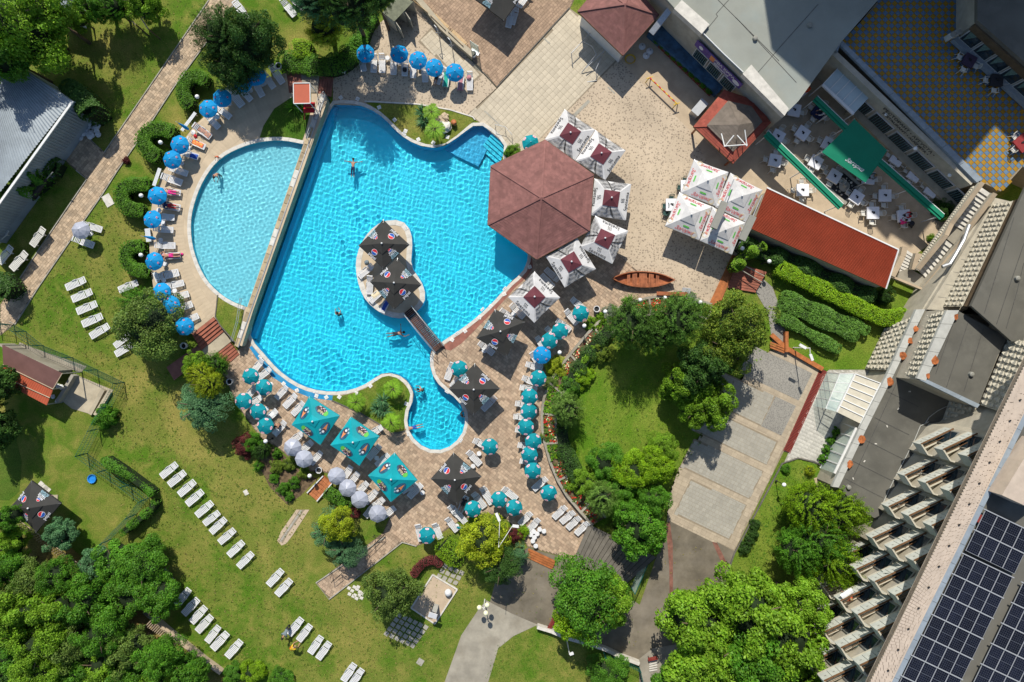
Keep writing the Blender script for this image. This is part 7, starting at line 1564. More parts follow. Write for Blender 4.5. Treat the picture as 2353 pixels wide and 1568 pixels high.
for k,z,c in bc:chair(A0_+s_*k+Vector((1.9,.1,z-1.15)),random.uniform(0,6),f'{c} plastic chair on the hotel balcony, {ORD[k]} column from the top, {ORD[int((z-4.5)/3)]} storey up',CH if c=='cream' else CHG,'balcony chairs')
person(J_sit(.1),'person in an orange top sitting on a hotel balcony',A0_+s_*5+Vector((1.7,-.1,7.5-.75)),1.2,(('shirt',TORSO,M['orange_cloth']),),M['hairblond'])
o=towel((2033,1265),(2045,1257),0,M['white_cloth'],'white towel flapping over a balcony rail',.5,1.1);o.location=A0_+s_*5+Vector((1.2,.4,7.15))
mb=MB();mb.box((0,0,0),(1.03,1.63,.04));mb.box((0,0,.015),(.98,1.58,.03),mi=1);pvf=mb.mesh('frame',[M['alu'],M['pvback']]);mb=MB()
for i in range(6):
 for j in range(10):
  x,y=-.4+.16*i,-.69+.153*j+(.012 if j>4 else-.012);mb.add([(x-.074,y-.071,.034),(x+.074,y-.071,.034),(x+.074,y+.071,.034),(x-.074,y+.071,.034)],[(0,1,2,3)])
pvc=mb.mesh('solar_cells',M['pvglass'])
def array(ox,oy,nx,r0,r1,label):
 t=bld('solar_array',P(*T(3,3,ox,oy),HZ+.25)and label,P(*T(3,3,ox,oy),HZ+.25),'solar panels','solar arrays on the hotel roof');o0=Vector(t.location)
 e1,e2=Vector((112.5,54)),Vector((-94,187.5));z=HZ+.3
 d1=P(*T(3,3,ox+e1.x,oy+e1.y),z)-P(*T(3,3,ox,oy),z);ang=math.atan2(d1.y,d1.x)
 for r in range(r0,r1):
  for c in range(nx):
   q=T(3,3,ox+e1.x*(c+.5)+e2.x*(r+.5),oy+e1.y*(c+.5)+e2.y*(r+.5));o=obj('solar_panel',pvf,t);o.location=P(*q,z)-o0;o.rotation_euler=(0,0,ang);o.scale=(d1.length/1.04,.99,1);obj('solar_cells',pvc,o)
  mb=MB();q=T(3,3,ox+e2.x*r-18,oy+e2.y*r-8);q2=T(3,3,ox+e2.x*r+e1.x*nx+10,oy+e2.y*r+e1.y*nx+5);mb.beam(P(*q,z+.05)-o0,P(*q2,z+.05)-o0,.07,.08);mb.build('mounting_rail',M['alu'],t)
array(1800,385,4,0,7,'long block of dark solar panels in the middle of the hotel roof');array(2000,-20,4,0,2,'short block of dark solar panels at the upper end of the hotel roof');array(2345,650,4,0,6,'block of dark solar panels cut by the right picture edge');
t=bld('roof_hut','pale roofed stair head on the hotel roof at the right edge',P(2350,1180,HZ));prism_part(t,'roof',TL(3,2,2500,900,2340,1100,2150,1415,2400,1530,2700,1300),HZ,HZ+1.7,M['pink'])
mb=MB();o0=Vector(t.location);mb.box(P(*T(3,3,1930,55),HZ+.1)-o0,(.7,.6,.3),rz=-.4);mb.build('red_cap',M['redmetal'],t)
t=bld('screen_wing','grey roofed wing with a cast block facade and beige ledge, right of the staircase',P(2250,600,0));o0=Vector(t.location);GZ=8.6
prism_part(t,'ledge_roof',DL(2287,455,2250,520,2100,760,2175,720,2232,705,2300,600,2350,470),PZ-.5,PZ,M['wallbeige'])
for k in range(9):
 f=k/9;a=Vector((2280,480)).lerp(Vector((2120,740)),f);b=Vector((2298,492)).lerp(Vector((2168,742)),f);mb=MB();mb.beam(P(a.x,a.y,PZ+.01)-o0,P(b.x,b.y,PZ+.01)-o0,.04,.03);mb.build('roof_seam',M['kerb'],t)
prism_part(t,'ledge_wall',DL(2280,455,2245,520,2096,760,2175,740,2232,710,2300,600,2350,470),0,PZ-.52,M['wallbeige'],topz=PZ)
prism_part(t,'roof',DL(2353,440,2232,703,2325,785,2480,785,2480,380,2380,380),GZ-.3,GZ,M['roofgrey'])
relief_wall(t,(2168,705),(2284,468),(2212,704),(2328,462),PZ,6.3)
mb=MB();q=[P(2214,704,6.3)-o0,P(2328,462,6.3)-o0,P(2380,440,GZ-.3)-o0,P(2262,708,GZ-.3)-o0];quad(mb,*q);mb.build('upper_wall',M['brown'],t)  # dark brown paints the eave shade on this wall
mb=MB();mb.tube([P(*T(3,1,*p),PZ+.3)-o0 for p in((1850,500),(1800,640),(1720,780),(1670,860),(1600,885))],.17,8);mb.build('duct',M['steel'],t)
mb=MB();mb.box(P(*T(3,1,1545,960),1.2)-o0,(.9,.7,.8),rz=.9);mb.build('air_unit',M['slabw'],t)
t=bld('outdoor_staircase','long cream staircase with broad sloping parapets beside the terrace',P(2200,560,0),'staircase');o0=Vector(t.location)
def st(a,b,c,d,n,z0,z1):
 for i in range(n):
  f0,f1=i/n,(i+.97)/n;z=z0+(z1-z0)*(i+.5)/n;L=lambda p,q,f:(p[0]+(q[0]-p[0])*f,p[1]+(q[1]-p[1])*f)
  q=[P(*T(3,1,*L(a,d,f0)),z),P(*T(3,1,*L(b,c,f0)),z),P(*T(3,1,*L(b,c,f1)),z),P(*T(3,1,*L(a,d,f1)),z)]
  mb=MB();mb.prism([Vector((v.x-o0.x,v.y-o0.y,0))for v in q],z-.25,z);mb.build('step',M['coping'],t)
st((1940,140),(2050,215),(1810,560),(1690,490),10,3.8,2.2);st((1615,620),(1700,680),(1450,985),(1370,890),9,2.1,.6);st((1260,720),(1335,770),(1290,960),(1205,930),7,.7,.15)
prism_part(t,'landing',TL(3,1,1690,500,1800,550,1710,680,1620,610),1.6,2.15,M['oldconc']);prism_part(t,'lower_landing',TL(3,1,1210,930,1300,900,1440,980,1400,1080,1190,985),0,.5,M['oldconc'])
def para(ps,zs,w_):
 for i in range(len(ps)-1):
  a,b=P(*T(3,1,*ps[i]),zs[i])-o0,P(*T(3,1,*ps[i+1]),zs[i+1])-o0;mb=MB();mb.beam(a,b,w_,.5);mb.build('parapet',M['wallbeige'],t)
  mb=MB();mb.beam(a+Vector((0,0,.27)),b+Vector((0,0,.27)),w_+.08,.06);mb.build('parapet_cap',M['tan'],t)
para([(1955,115),(1672,495),(1622,600),(1365,910)],[4.6,3.0,2.9,1.4],.32);para([(2070,215),(1815,555),(1765,655),(1425,1085)],[4.6,3.0,2.9,1.0],.32);para([(1245,705),(1225,790),(1130,975)],[1.3,1.2,1.0],.42);para([(1370,765),(1330,915)],[1.3,1.0],.5);para([(1120,975),(1400,1090)],[.9,.9],.12)
mb=MB()
for i in range(34):
 f=i/34;a=Vector(T(3,1,1880,160)).lerp(Vector(T(3,1,1375,850)),f);mb.box(P(a.x,a.y,4.0-2.7*f)-o0,(.22,.22,.3),rz=.9)
mb.build('tooth_blocks',M['relief'],t,kind='stuff')
CZ=3.9
t=bld('checker_court','raised courtyard floor of yellow and blue grey diamond tiles',P(2150,200,0),'courtyard');o0=Vector(t.location)
CP=DL(1936,100,2022,-2,2060,-60,2440,-60,2440,420,2353,380,2300,440,2256,418)
prism_part(t,'bed',CP,0,CZ-.03,M['tilejoint'],topz=CZ)
wpc=[(p.x,p.y)for p in W(CP,CZ)];sd=.405;y0=0;tm=[MB(),MB()];q=MB();q.box((0,0,0),(sd-.03,sd-.03,.03));tme=[q.mesh('tile',M['yelt']),q.mesh('tile',M['gryt'])];cnt=0
ctr=P(2290,330,CZ);cand=[]
for i in range(-70,70):
 for j in range(-70,70):
  x,y=ctr.x+(i-j)*sd*.7071,ctr.y+(i+j)*sd*.7071
  if inside((x,y),wpc):cand.append(((x-ctr.x)**2+(y-ctr.y)**2,x,y,(i+j)%2))
cand.sort()
for n_,(d_,x,y,c)in enumerate(cand):
 if n_<280:o=obj('tile',tme[c],t);o.location=(x-o0.x,y-o0.y,CZ-.01);o.rotation_euler=(0,0,R(45))
 else:tm[c].box((x-o0.x,y-o0.y,CZ-.01),(sd-.03,sd-.03,.03),rz=R(45))
tm[0].build('yellow_tile_field',M['yelt'],t,kind='stuff');tm[1].build('grey_tile_field',M['gryt'],t,kind='stuff')
t=bld('restaurant_building','cream restaurant front with curtained windows and black lettering, seen from above',P(2050,250,0));o0=Vector(t.location);WZ2=4.5
slabrow(t,DL(1915,108,1925,98,2245,420),DL(1925,120,1934,92,2258,412),WZ2,M['bluegrey'],.3,2.2,'coping_slab',0)
fa,fb=P(1915,122,WZ2),P(2236,424,WZ2);ux=Vector((fb.x-fa.x,fb.y-fa.y,0));FL=ux.length;ux.normalize();nf=Vector((ux.y,-ux.x,0));nf=nf if nf.x<0 else-nf;g0=Vector((fa.x,fa.y,0))
mb=MB();mb.beam(g0-nf*.25+Vector((0,0,2.1))-o0,g0+ux*FL-nf*.25+Vector((0,0,2.1))-o0,.5,4.2);mb.build('wall',M['wallbeige'],t)
for k in range(6):
 c=g0+ux*(5.3+2.55*k);f=MB();f.beam(c-ux*1.15+nf*.03+Vector((0,0,1.75))-o0,c+ux*1.15+nf*.03+Vector((0,0,1.75))-o0,.1,1.7);w1=f.build('window',M['frame'],t)
 f=MB();f.beam(c-ux*1.03+nf*.06+Vector((0,0,1.75))-o0,c+ux*1.03+nf*.06+Vector((0,0,1.75))-o0,.1,1.5);f.build('pane',M['glass'],w1)
 f=MB()
 for j in range(9):x=-1.0+.24*j;f.beam(c+ux*x+nf*.12+Vector((0,0,1.05))-o0,c+ux*x+nf*.12+Vector((0,0,2.45))-o0,.06,.03)
 f.build('curtain',M['curtain'],w1)
put_text('РЕСТОРАНТ • АУГУСТА •',M['black'],g0+ux*9.9+nf*.02+Vector((0,0,3.75))-o0,ux if(ux.cross(Vector((0,0,1)))).dot(nf)>0 else-ux,Vector((0,0,1)),.52,t,lift=.05,font_off=.02);put_text('RESTAURANT • AUGUSTA •',M['black'],g0+ux*9.9+nf*.02+Vector((0,0,3.2))-o0,ux if(ux.cross(Vector((0,0,1)))).dot(nf)>0 else-ux,Vector((0,0,1)),.46,t,lift=.05,font_off=.02)
mb=MB();mb.beam(g0+ux*5+nf*.45+Vector((0,0,.5))-o0,g0+ux*19+nf*.45+Vector((0,0,.5))-o0,.7,1.0);mb.build('low_planter',M['concrete'],t)
t=bld('glazed_canopy','pale blue glazed canopy with white rafters over the restaurant door',P(2000,200,0),'canopy');o0=Vector(t.location)
q4=[Vector(T(3,0,680,590)),Vector(T(3,0,965,860)),Vector(T(3,0,785,1050)),Vector(T(3,0,500,780))]
for k in range(5):
 a,b,c,d=q4[0].lerp(q4[1],k/5),q4[0].lerp(q4[1],(k+1)/5),q4[3].lerp(q4[2],(k+1)/5),q4[3].lerp(q4[2],k/5)
 mb=MB();pp=[P(a.x,a.y,3.3),P(b.x,b.y,3.3),P(c.x,c.y,2.9),P(d.x,d.y,2.9)];pp=[v-o0 for v in pp];mb.add(pp+[v-Vector((0,0,.06))for v in pp],[(3,2,1,0),(4,5,6,7),(0,1,5,4),(1,2,6,5),(2,3,7,6),(3,0,4,7)]);mb.build('roof_panel',M['canopyp']if 'canopyp' in M else M.setdefault('canopyp',mat('canopy_panel',(.42,.5,.5),.4,.06,1)),t)
 mb=MB();mb.beam(pp[0]+Vector((0,0,.04)),pp[3]+Vector((0,0,.04)),.07,.07);mb.build('rafter',M['whitepaint'],t)
mb=MB();mb.beam(P(*q4[3],2.95)-o0,P(*q4[2],2.95)-o0,.25,.2);mb.build('gutter',M['whitepaint'],t)
for p in(q4[3],q4[2]):mb=MB();g_=P(p.x,p.y,2.9);mb.tube([g_-o0,Vector((g_.x,g_.y,0))-o0],.06,6);mb.build('post',M['whitepaint'],t)
t=bld('north_wing','pale roofed wing with white parapet panels, curtained windows and a purple banner',P(1750,80,0));o0=Vector(t.location);NZ=5.3
prism_part(t,'roof',DL(1470,-70,1551,20,1612,77,1706,170,1805,262,1835,232,1933,97,2018,0,2075,-70),NZ-.3,NZ,M['rooflight'])
prism_part(t,'wall',DL(1474,-66,1556,22,1614,80,1708,173,1806,264,1832,230,1930,96,2014,0,2071,-70),0,NZ-.32,M['wallbeige'])
for q in(TL(2,0,1490,80,1560,0,1815,225,1745,312),TL(2,0,2120,680,2200,595,2545,1000,2505,1065)):prism_part(t,'parapet_panel',q,NZ-.3,NZ+.35,M['coping'])
wa,wb=P(1626,78,NZ-.4),P(1716,168,NZ-.4);wa=P(1614,80,NZ);wb=P(1708,173,NZ);ux=Vector((wb.x-wa.x,wb.y-wa.y,0));FL=ux.length;ux.normalize();nf=Vector((ux.y,-ux.x,0));nf=nf if nf.x<0 else-nf;g0=Vector((wa.x,wa.y,0))
for k in range(3):
 c=g0+ux*(1.0+1.75*k);f=MB();f.beam(c-ux*.8+nf*.05+Vector((0,0,2.3))-o0,c+ux*.8+nf*.05+Vector((0,0,2.3))-o0,.12,1.6);w1=f.build('window',M['frame'],t)
 f=MB();f.beam(c-ux*.7+nf*.09+Vector((0,0,2.3))-o0,c+ux*.7+nf*.09+Vector((0,0,2.3))-o0,.12,1.4);f.build('pane',M['glass'],w1);f=MB()
 for j in range(7):x=-.6+.2*j;f.beam(c+ux*x+nf*.17+Vector((0,0,1.65))-o0,c+ux*x+nf*.17+Vector((0,0,2.95))-o0,.05,.03)
 f.build('curtain',M['curtain'],w1)
f=MB();f.beam(g0-ux*.1+nf*.1+Vector((0,0,3.75))-o0,g0+ux*5.6+nf*.1+Vector((0,0,3.75))-o0,.08,1.0);bn=f.build('banner',M['purple'],t)
uu=ux if(ux.cross(Vector((0,0,1)))).dot(nf)>0 else-ux
put_text('ЖИВА БИРА',M['lwhite'],g0+ux*3.2+nf*.14+Vector((0,0,3.95))-o0,uu,Vector((0,0,1)),.5,t,lift=.02,font_off=.02);put_text('@Jägerhof',M['lwhite'],g0+ux*3.2+nf*.14+Vector((0,0,3.5))-o0,uu,Vector((0,0,1)),.42,t,lift=.02,font_off=.02)
f=MB();disc(f,g0+ux*5.0+nf*.16+Vector((0,0,3.7))-o0,uu,Vector((0,0,1)),.42,sy=.75,n=16);disc(f,g0+ux*.6+nf*.16+Vector((0,0,3.75))-o0,uu,Vector((0,0,1)),.25,n=10);f.build('banner_emblem',M['lwhite'],t)
f=MB();f.box(g0+ux*2.0+nf*.16+Vector((0,0,3.8))-o0,(.5,.06,.7),rz=math.atan2(ux.y,ux.x));f.build('banner_picture',M['lorange'],t)
mb=MB();mb.tube([P(*T(2,0,1750,300),NZ+.1)-o0,P(*T(2,0,1950,500),NZ+.1)-o0,P(*T(2,0,2125,665),NZ+.1)-o0],.06,6);mb.build('roof_edge_pipe',M['whitepaint'],t)
mb=MB();mb.beam(P(*T(2,0,1290,270),.4)-o0,P(*T(2,0,1920,830),.4)-o0,1.5,.8);mb.build('blue_tarpaulin',M['tarp']if 'tarp' in M else M.setdefault('tarp',mat('blue_sheet',(.05,.12,.2),.5,.3,1.5,.3)),t)
mb=MB();mb.beam(P(*T(2,0,1540,-20),4.2)-o0,P(*T(2,0,1280,310),2.6)-o0,.55,.5);mb.build('air_duct',M['steel'],t)
for k in range(10):
 f=k/9;p=Vector(T(2,0,1325,395)).lerp(Vector(T(2,0,1800,850)),f);tb=bld('planter_box',f'red planter box with green plants, {ORD[k]} of ten below the north wing windows',P(p.x,p.y,0),'planter','red planter boxes');mb=MB();mb.box((0,0,.2),(.72,.4,.4),rz=-.75);mb.build('box',M['redmetal'],tb);o=obj('plants',crown_mesh('bush',1+k%3,'mid'),tb,loc=(0,0,.4));o.scale=(.4,.4,.4)
t=bld('corner_building','dark roofed building with draped windows in the top right corner',P(2300,100,0));o0=Vector(t.location);EZ=7.8
prism_part(t,'roof',DL(2247,-70,2246,47,2353,142,2480,260,2480,-70),EZ-.4,EZ,M['brown']if False else M['roofgrey'])
prism_part(t,'wall',DL(2258,-66,2257,42,2353,128,2480,244,2480,-66),CZ,EZ-.42,M['wallbeige'])
fa,fb=P(2257,42,EZ),P(2480,244,EZ);ux=Vector((fb.x-fa.x,fb.y-fa.y,0)).normalized();nf=Vector((ux.y,-ux.x,0));nf=nf if nf.x<0 else-nf
for k in range(5):
 c=Vector((fa.x,fa.y,0))+ux*(1.0+1.6*k)+nf*.05;f=MB();f.beam(c-ux*.75+Vector((0,0,5.4))-o0,c+ux*.75+Vector((0,0,5.4))-o0,.12,1.7);w1=f.build('window',M['frame'],t);f=MB();f.beam(c-ux*.66+nf*.05+Vector((0,0,5.4))-o0,c+ux*.66+nf*.05+Vector((0,0,5.4))-o0,.1,1.5);f.build('pane',M['glass'],w1)
 f=MB();f.add([c+nf*.12-ux*.6+Vector((0,0,6.1))-o0,c+nf*.12+ux*.1+Vector((0,0,6.1))-o0,c+nf*.12-ux*.4+Vector((0,0,4.8))-o0],[(0,1,2)]);f.build('curtain',M['curtain'],w1)
f=MB();f.beam(Vector((fa.x,fa.y,0))+nf*.3+Vector((0,0,7.0))-o0,Vector((fa.x,fa.y,0))+nf*.3+ux*9+Vector((0,0,7.0))-o0,.5,.8);f.build('eave_cladding',M['brown'],t)
f=MB();f.beam(Vector((fa.x,fa.y,0))+nf*.25+Vector((0,0,4.3))-o0,Vector((fa.x,fa.y,0))+nf*.25+ux*9+Vector((0,0,4.3))-o0,.5,.5);f.build('sill_band',M['bluegrey'],t)
f=MB();c=P(*T(3,0,1700,325),5.2)-o0;f.box(c,(1.1,.45,.8),rz=.45);au=f.build('air_unit',M['slabw'],t);f=MB();f.lathe([(.26,0),(.26,.03),(.1,.05)],c+Vector((-.22,-.1,.42)),12);f.lathe([(.26,0),(.26,.03),(.1,.05)],c+Vector((.28,.1,.42)),12);f.build('fan',M['greybox'],au)
t=bld('hotel_tower','high hotel tower just beyond the top picture edge',(40,50,0));o0=Vector(t.location)
def towr(sh,h,zs):
 off=-Vector((SUN_D.x,SUN_D.y,0))/(-SUN_D.z)
 out=[]
 for(x,y),z in zip(sh,zs):p=P(x,y,z);out.append(Vector((p.x+off.x*(h-z),p.y+off.y*(h-z),0))-o0)
 return out
mb=MB();mb.prism(towr(DL(1750,-100,1771,125,1838,185,2007,515,2040,552,2048,536,2094,566,2287,290,2287,-100),34,[5,5,5,.1,.1,.1,.1,CZ,CZ]),0,34);mb.build('wall',M['wallbeige'],t)
mb=MB();mb.prism(towr(DL(2287,-100,2287,290,2345,345,2480,420,2480,-100),30,[CZ]*5),0,30);mb.build('lower_tower',M['wallbeige'],t)
mb=MB();mb.prism([v-Vector((o0.x,o0.y,0))for v in W(DL(1900,-25,2250,-25,2250,-230,1900,-230),0)],0,13);mb.build('front_block',M['wallbeige'],t)  # unseen block added to cut the sky light over the court
def shingled(t,tri,mt,rows,name='roof_slope',wide=.42,lift=.03):
 """tri: eave A, eave B, apex C (local). overlapping courses of shingles as real strips, broken into pieces"""
 A,B,C=tri;mb=MB();n_=(B-A).cross(C-A).normalized();n_=n_ if n_.z>0 else-n_
 quad(mb,A,B,C,C);mb.f[-1]=mb.f[-1][:3];rg=random.Random(len(mt.name))
 for i in range(rows):
  f0,f1=i/rows,min(1,(i+1.08)/rows);a0,b0,a1,b1=A.lerp(C,f0),B.lerp(C,f0),A.lerp(C,f1),B.lerp(C,f1);L=(b0-a0).length;k=max(1,int(L/wide))
  for j in range(k):
   g0,g1=(j+.01)/k,(j+.99)/k;h_=lift+rg.uniform(0,.012);q=[a0.lerp(b0,g0)+n_*h_,a0.lerp(b0,g1)+n_*h_,a1.lerp(b1,g1)+n_*.006,a1.lerp(b1,g0)+n_*.006]
   mb.add(q+[q[0]-n_*h_,q[1]-n_*h_],[(0,1,2,3),(4,5,1,0)])
 o=mb.build(name,mt,t);return o
def hip(label,corners,apex,ze,za,mt,name='pavilion',rows=16,posts=True,cat='pavilion',ridge=None,soff=True):
 cw=[P(*c,ze)for c in corners];ctr=sum(cw,Vector((0,0,0)))/len(cw);loc=Vector((ctr.x,ctr.y,0));t=bld(name,label,loc,cat);ap=P(*apex,za)-loc;cl=[v-loc for v in cw]
 ar=sum(cl[i-1].x*cl[i].y-cl[i].x*cl[i-1].y for i in range(len(cl)))
 if ar<0:cl=cl[::-1]
 n=len(cl)
 for i in range(n):
  shingled(t,(cl[i],cl[(i+1)%n],ap),mt,rows);mb=MB();mb.beam(cl[i]+Vector((0,0,.05)),ap+Vector((0,0,.05)),.16,.07);mb.build('hip_cap',mt,t)
  mb=MB();mb.beam(cl[i]+Vector((0,0,-.08)),cl[(i+1)%n]+Vector((0,0,-.08)),.08,.2);mb.build('fascia',M['woodrail'],t)
  if posts:p=cl[i]*.88;mb=MB();mb.tube([(p.x,p.y,0),(p.x,p.y,ze)],.11,6);mb.build('post',M['wood'],t)
 return t
hip('large maroon hexagonal roof over the poolside bar',DL(1253,322,1364,402,1355,530,1233,596,1121,517,1128,382),(1244,455),2.9,4.6,M['maroonroof'],rows=22,name='poolside_bar')
t=hip('maroon pyramid roofed hut at the top',TL(2,0,605,105,1020,510,1350,140,1100,-160,800,-130),T(2,0,1040,40),3.1,4.6,M['maroonroof'],rows=18,name='shower_hut',posts=False)
mb=MB();lo=Vector(t.location);mb.prism([v-lo for v in W(TL(2,0,650,105,1020,460,1300,140,1090,-120,830,-90),2.9)],0,2.85);mb.build('wall',M['whitepaint'],t)
for p,s in((T(2,0,680,215),'left'),(T(2,0,955,480),'lower')):
 b=bld('wash_basin',f'white round wash basin on the {s} side of the maroon hut',P(*p,0),'wash basin');mb=MB();mb.lathe([(.05,.7),(.28,.82),(.32,.9),(.26,.9),(.05,.78)],n=14);mb.build('bowl',M['white'],b);mb=MB();mb.tube([(0,0,0),(0,0,.75)],.08,8);mb.build('pedestal',M['white'],b)
for p,s in((T(2,0,738,285),'upper'),(T(2,0,892,432),'lower')):
 b=bld('waste_bin',f'dark lidded waste bin by the hut, {s} one',P(*p,0),'bin');mb=MB();mb.box((0,0,.4),(.4,.4,.8),rz=.8);mb.build('body',M['black'],b);mb=MB();mb.box((0,0,.82),(.44,.44,.06),rz=.8);mb.build('lid',M['greybox'],b)
t=hip('kiosk roof of grey shingles with a red tiled border, beside the terrace',TL(2,0,1670,1165,1950,830,2240,930,2375,1130,2030,1505),T(2,0,2085,1150),2.4,3.4,M['redkiosk']if 'redkiosk' in M else M.setdefault('redkiosk',mat('red_shingle',(.30,.07,.045),.8,.12,2,.2,island=.15)),rows=14,name='kiosk')
lo=Vector(t.location);ap=P(*T(2,0,2085,1150),3.6)-lo;cs=[P(*q,2.84)-lo for q in TL(2,0,1790,1155,1985,930,2200,980,2300,1120,2030,1395)]
cs=cs[::-1]if sum(cs[i-1].x*cs[i].y-cs[i].x*cs[i-1].y for i in range(5))<0 else cs
for i in range(5):shingled(t,(cs[i]+Vector((0,0,.02)),cs[(i+1)%5]+Vector((0,0,.02)),ap+Vector((0,0,.03))),M['greyshingle'],9,'inner_slope')
ant=[(1925,1230,1955,1350),(1955,1350,2040,1245),(2070,1245,2160,1345),(2160,1345,2140,1195),(1945,1345,2165,1330)]
mb=MB()
for a,b,c,d in ant:mb.tube([P(*T(2,0,a,b),3.6)-lo,P(*T(2,0,c,d),3.9)-lo],.05,6)
mb.build('antenna_frame',M['whitepaint'],t)
t=bld('red_roof_shed','long shed with a red ribbed metal roof beside the hedge garden',P(1900,550,0));lo=Vector(t.location)
rc=DL(1762,432,2064,574,2035,664,1726,527);zr=[3.4,3.4,2.8,2.8];cw=[P(*c,z)-lo for c,z in zip(rc,zr)]
n=46
for k in range(n):
 f0,f1=k/n,(k+1)/n;a,b,c,d=cw[0].lerp(cw[3],f0),cw[1].lerp(cw[2],f0),cw[1].lerp(cw[2],f1),cw[0].lerp(cw[3],f1);pass
nn=34
mb=MB()
for k in range(nn):
 f0,f1,fm=k/nn,(k+1)/nn,(k+.5)/nn;a,b,c,d=cw[0].lerp(cw[3],f0),cw[1].lerp(cw[2],f0),cw[1].lerp(cw[2],f1),cw[0].lerp(cw[3],f1);m1,m2=cw[0].lerp(cw[3],fm)+Vector((0,0,.08)),cw[1].lerp(cw[2],fm)+Vector((0,0,.08))
 mb.add([a,b,m2,m1,c,d],[(3,2,1,0),(5,4,2,3)])
mb.build('ribbed_roof',M['redroof'],t,kind='stuff')
mb=MB();mb.beam(cw[0]+Vector((0,0,.05)),cw[1]+Vector((0,0,.05)),.12,.1);mb.beam(cw[1]+Vector((0,0,.05)),cw[2]+Vector((0,0,.05)),.12,.1);mb.build('white_trim',M['whitepaint'],t)
mb=MB();q=[P(*c,3.0)-lo for c in DL(1766,438,2058,576,2030,658,1732,526)];mb.prism([Vector((v.x,v.y,0))for v in q],0,2.7);mb.build('wall',M['wallbeige'],t)
M['dgreen']=M['green']
t=bld('green_awning','large green awning with white script lettering over the restaurant terrace',P(1965,350,0),'awning');lo=Vector(t.location);ac=[T(3,0,795,1095),T(3,0,1095,1382),T(3,0,895,1680),T(3,0,495,1400)];cw=[P(*c,z)-lo for c,z in zip(ac,(3.1,3.1,2.6,2.6))]
m1,m2=cw[0].lerp(cw[3],.42)+Vector((0,0,.25)),cw[1].lerp(cw[2],.42)+Vector((0,0,.25));mb=MB();mb.add([cw[0],cw[1],m2,m1],[(3,2,1,0)]);mb.build('canopy_panel',M['green'],t);mb=MB();mb.add([m1,m2,cw[2],cw[3]],[(3,2,1,0)]);mb.build('canopy_panel',M['green'],t)
ux=(cw[2]-cw[3]).normalized();put_text('Загорка',M['lwhite'],cw[3].lerp(cw[2],.6)+(m1-cw[3])*.3,ux,(m1-cw[3]),.5,t,lift=.06,shear=.5,font_off=.01)
for c in cw:mb=MB();mb.tube([c,Vector((c.x,c.y,0))],.05,6);mb.build('post',M['steel'],t)
for lab,a,b,w_ in(('long green awning box along the upper terrace edge',T(3,0,430,905),T(3,0,715,1180),.75),('long folded green awning box across the middle of the terrace',T(3,0,1010,1480),T(3,1,1600,430),.8),('long green awning box along the lower terrace edge',T(3,0,-20,1230),T(3,1,670,335),.8)):
 A,B=P(*a,3.0),P(*b,3.0);t=bld('awning_box',lab,Vector((A.x,A.y,0)),'awning','green awning boxes');lo=Vector(t.location);d=(B-A).normalized();sd=Vector((-d.y,d.x,0))
 for j,zz in((-.25,0),(.0,.12),(.25,-.05)):mb=MB();mb.beam(A+sd*j*w_+Vector((0,0,zz))-lo,B+sd*j*w_+Vector((0,0,zz))-lo,w_*.33,.14);mb.build('fabric_roll',M['green'],t)
 mb=MB();mb.beam(A+sd*w_*.5+Vector((0,0,-.1))-lo,B+sd*w_*.5+Vector((0,0,-.1))-lo,.06,.1);mb.build('rail',M['whitepaint'],t)
 for f in(.02,.5,.98):c=A.lerp(B,f);mb=MB();mb.tube([Vector((c.x,c.y,0))-lo,c-lo],.05,6);mb.build('post',M['whitepaint'],t)
t=bld('fountain','square dark pebble basin with a round stone fountain on the terrace',P(*T(3,1,680,155),0),'fountain');mb=MB();mb.box((0,0,.2),(2.5,2.5,.4),rz=-.72);mb.build('rim',M['kerb'],t);mb=MB();mb.box((0,0,.26),(1.9,1.9,.32),rz=-.72);mb.build('basin',M['black'],t)
mb=MB();mb.lathe([(.5,.4),(.52,.5),(.4,.52),(.2,.6),(.15,.75),(.05,.8)],n=18);mb.build('bowl',M['greytile'],t)
for k in range(16):a=k*.39+.1;rr_=.75+.1*math.sin(k*3);mb=MB();mb.ball((math.cos(a)*rr_,math.sin(a)*rr_,.44),.1+.04*math.sin(k*2),6,bump=.4,seed=k);mb.build('pebble',M['coping']if k%2 else M['greybox'],t)
M['cloth_w']=mat('white_tablecloth',(.72,.72,.74),.8,.04,3);M['cloth_n']=M['navy_cloth']
def tbl(p,ang,side,label,mt,z=0.0,w_=1.15,n=4,plate=True,ch=True):
 t=bld('restaurant_table',label,P(*p,z),'table');t.rotation_euler=(0,0,ang);mb=MB();mb.box((0,0,.74),(w_,w_,.03));mb.build('table_top',mt,t);mb=MB();mb.box((0,0,.62),(w_*.98,w_*.98,.22),taper=1.0);mb.build('cloth_skirt',mt,t)
 for sx in(-1,1):
  for sy in(-1,1):mb=MB();mb.box((sx*.35,sy*.35,.3),(.06,.06,.6));mb.build('leg',M['black'],t)
 if plate:mb=MB();mb.box((.05,.02,.78),(.16,.2,.06));mb.box((-.1,.08,.79),(.1,.1,.1),rz=.5);mb.build('condiment_set',M['black'],t)
 if ch:
  c0=P(*p,z)
  for k in range(n):
   a=ang+k*math.pi/2;pos=c0+Vector((math.cos(a)*.84,math.sin(a)*.84,0));chair(pos,a+math.pi/2,f'cream plastic chair, {["right","upper","left","lower"][k]} one at the {label}',group='cream plastic armchairs')
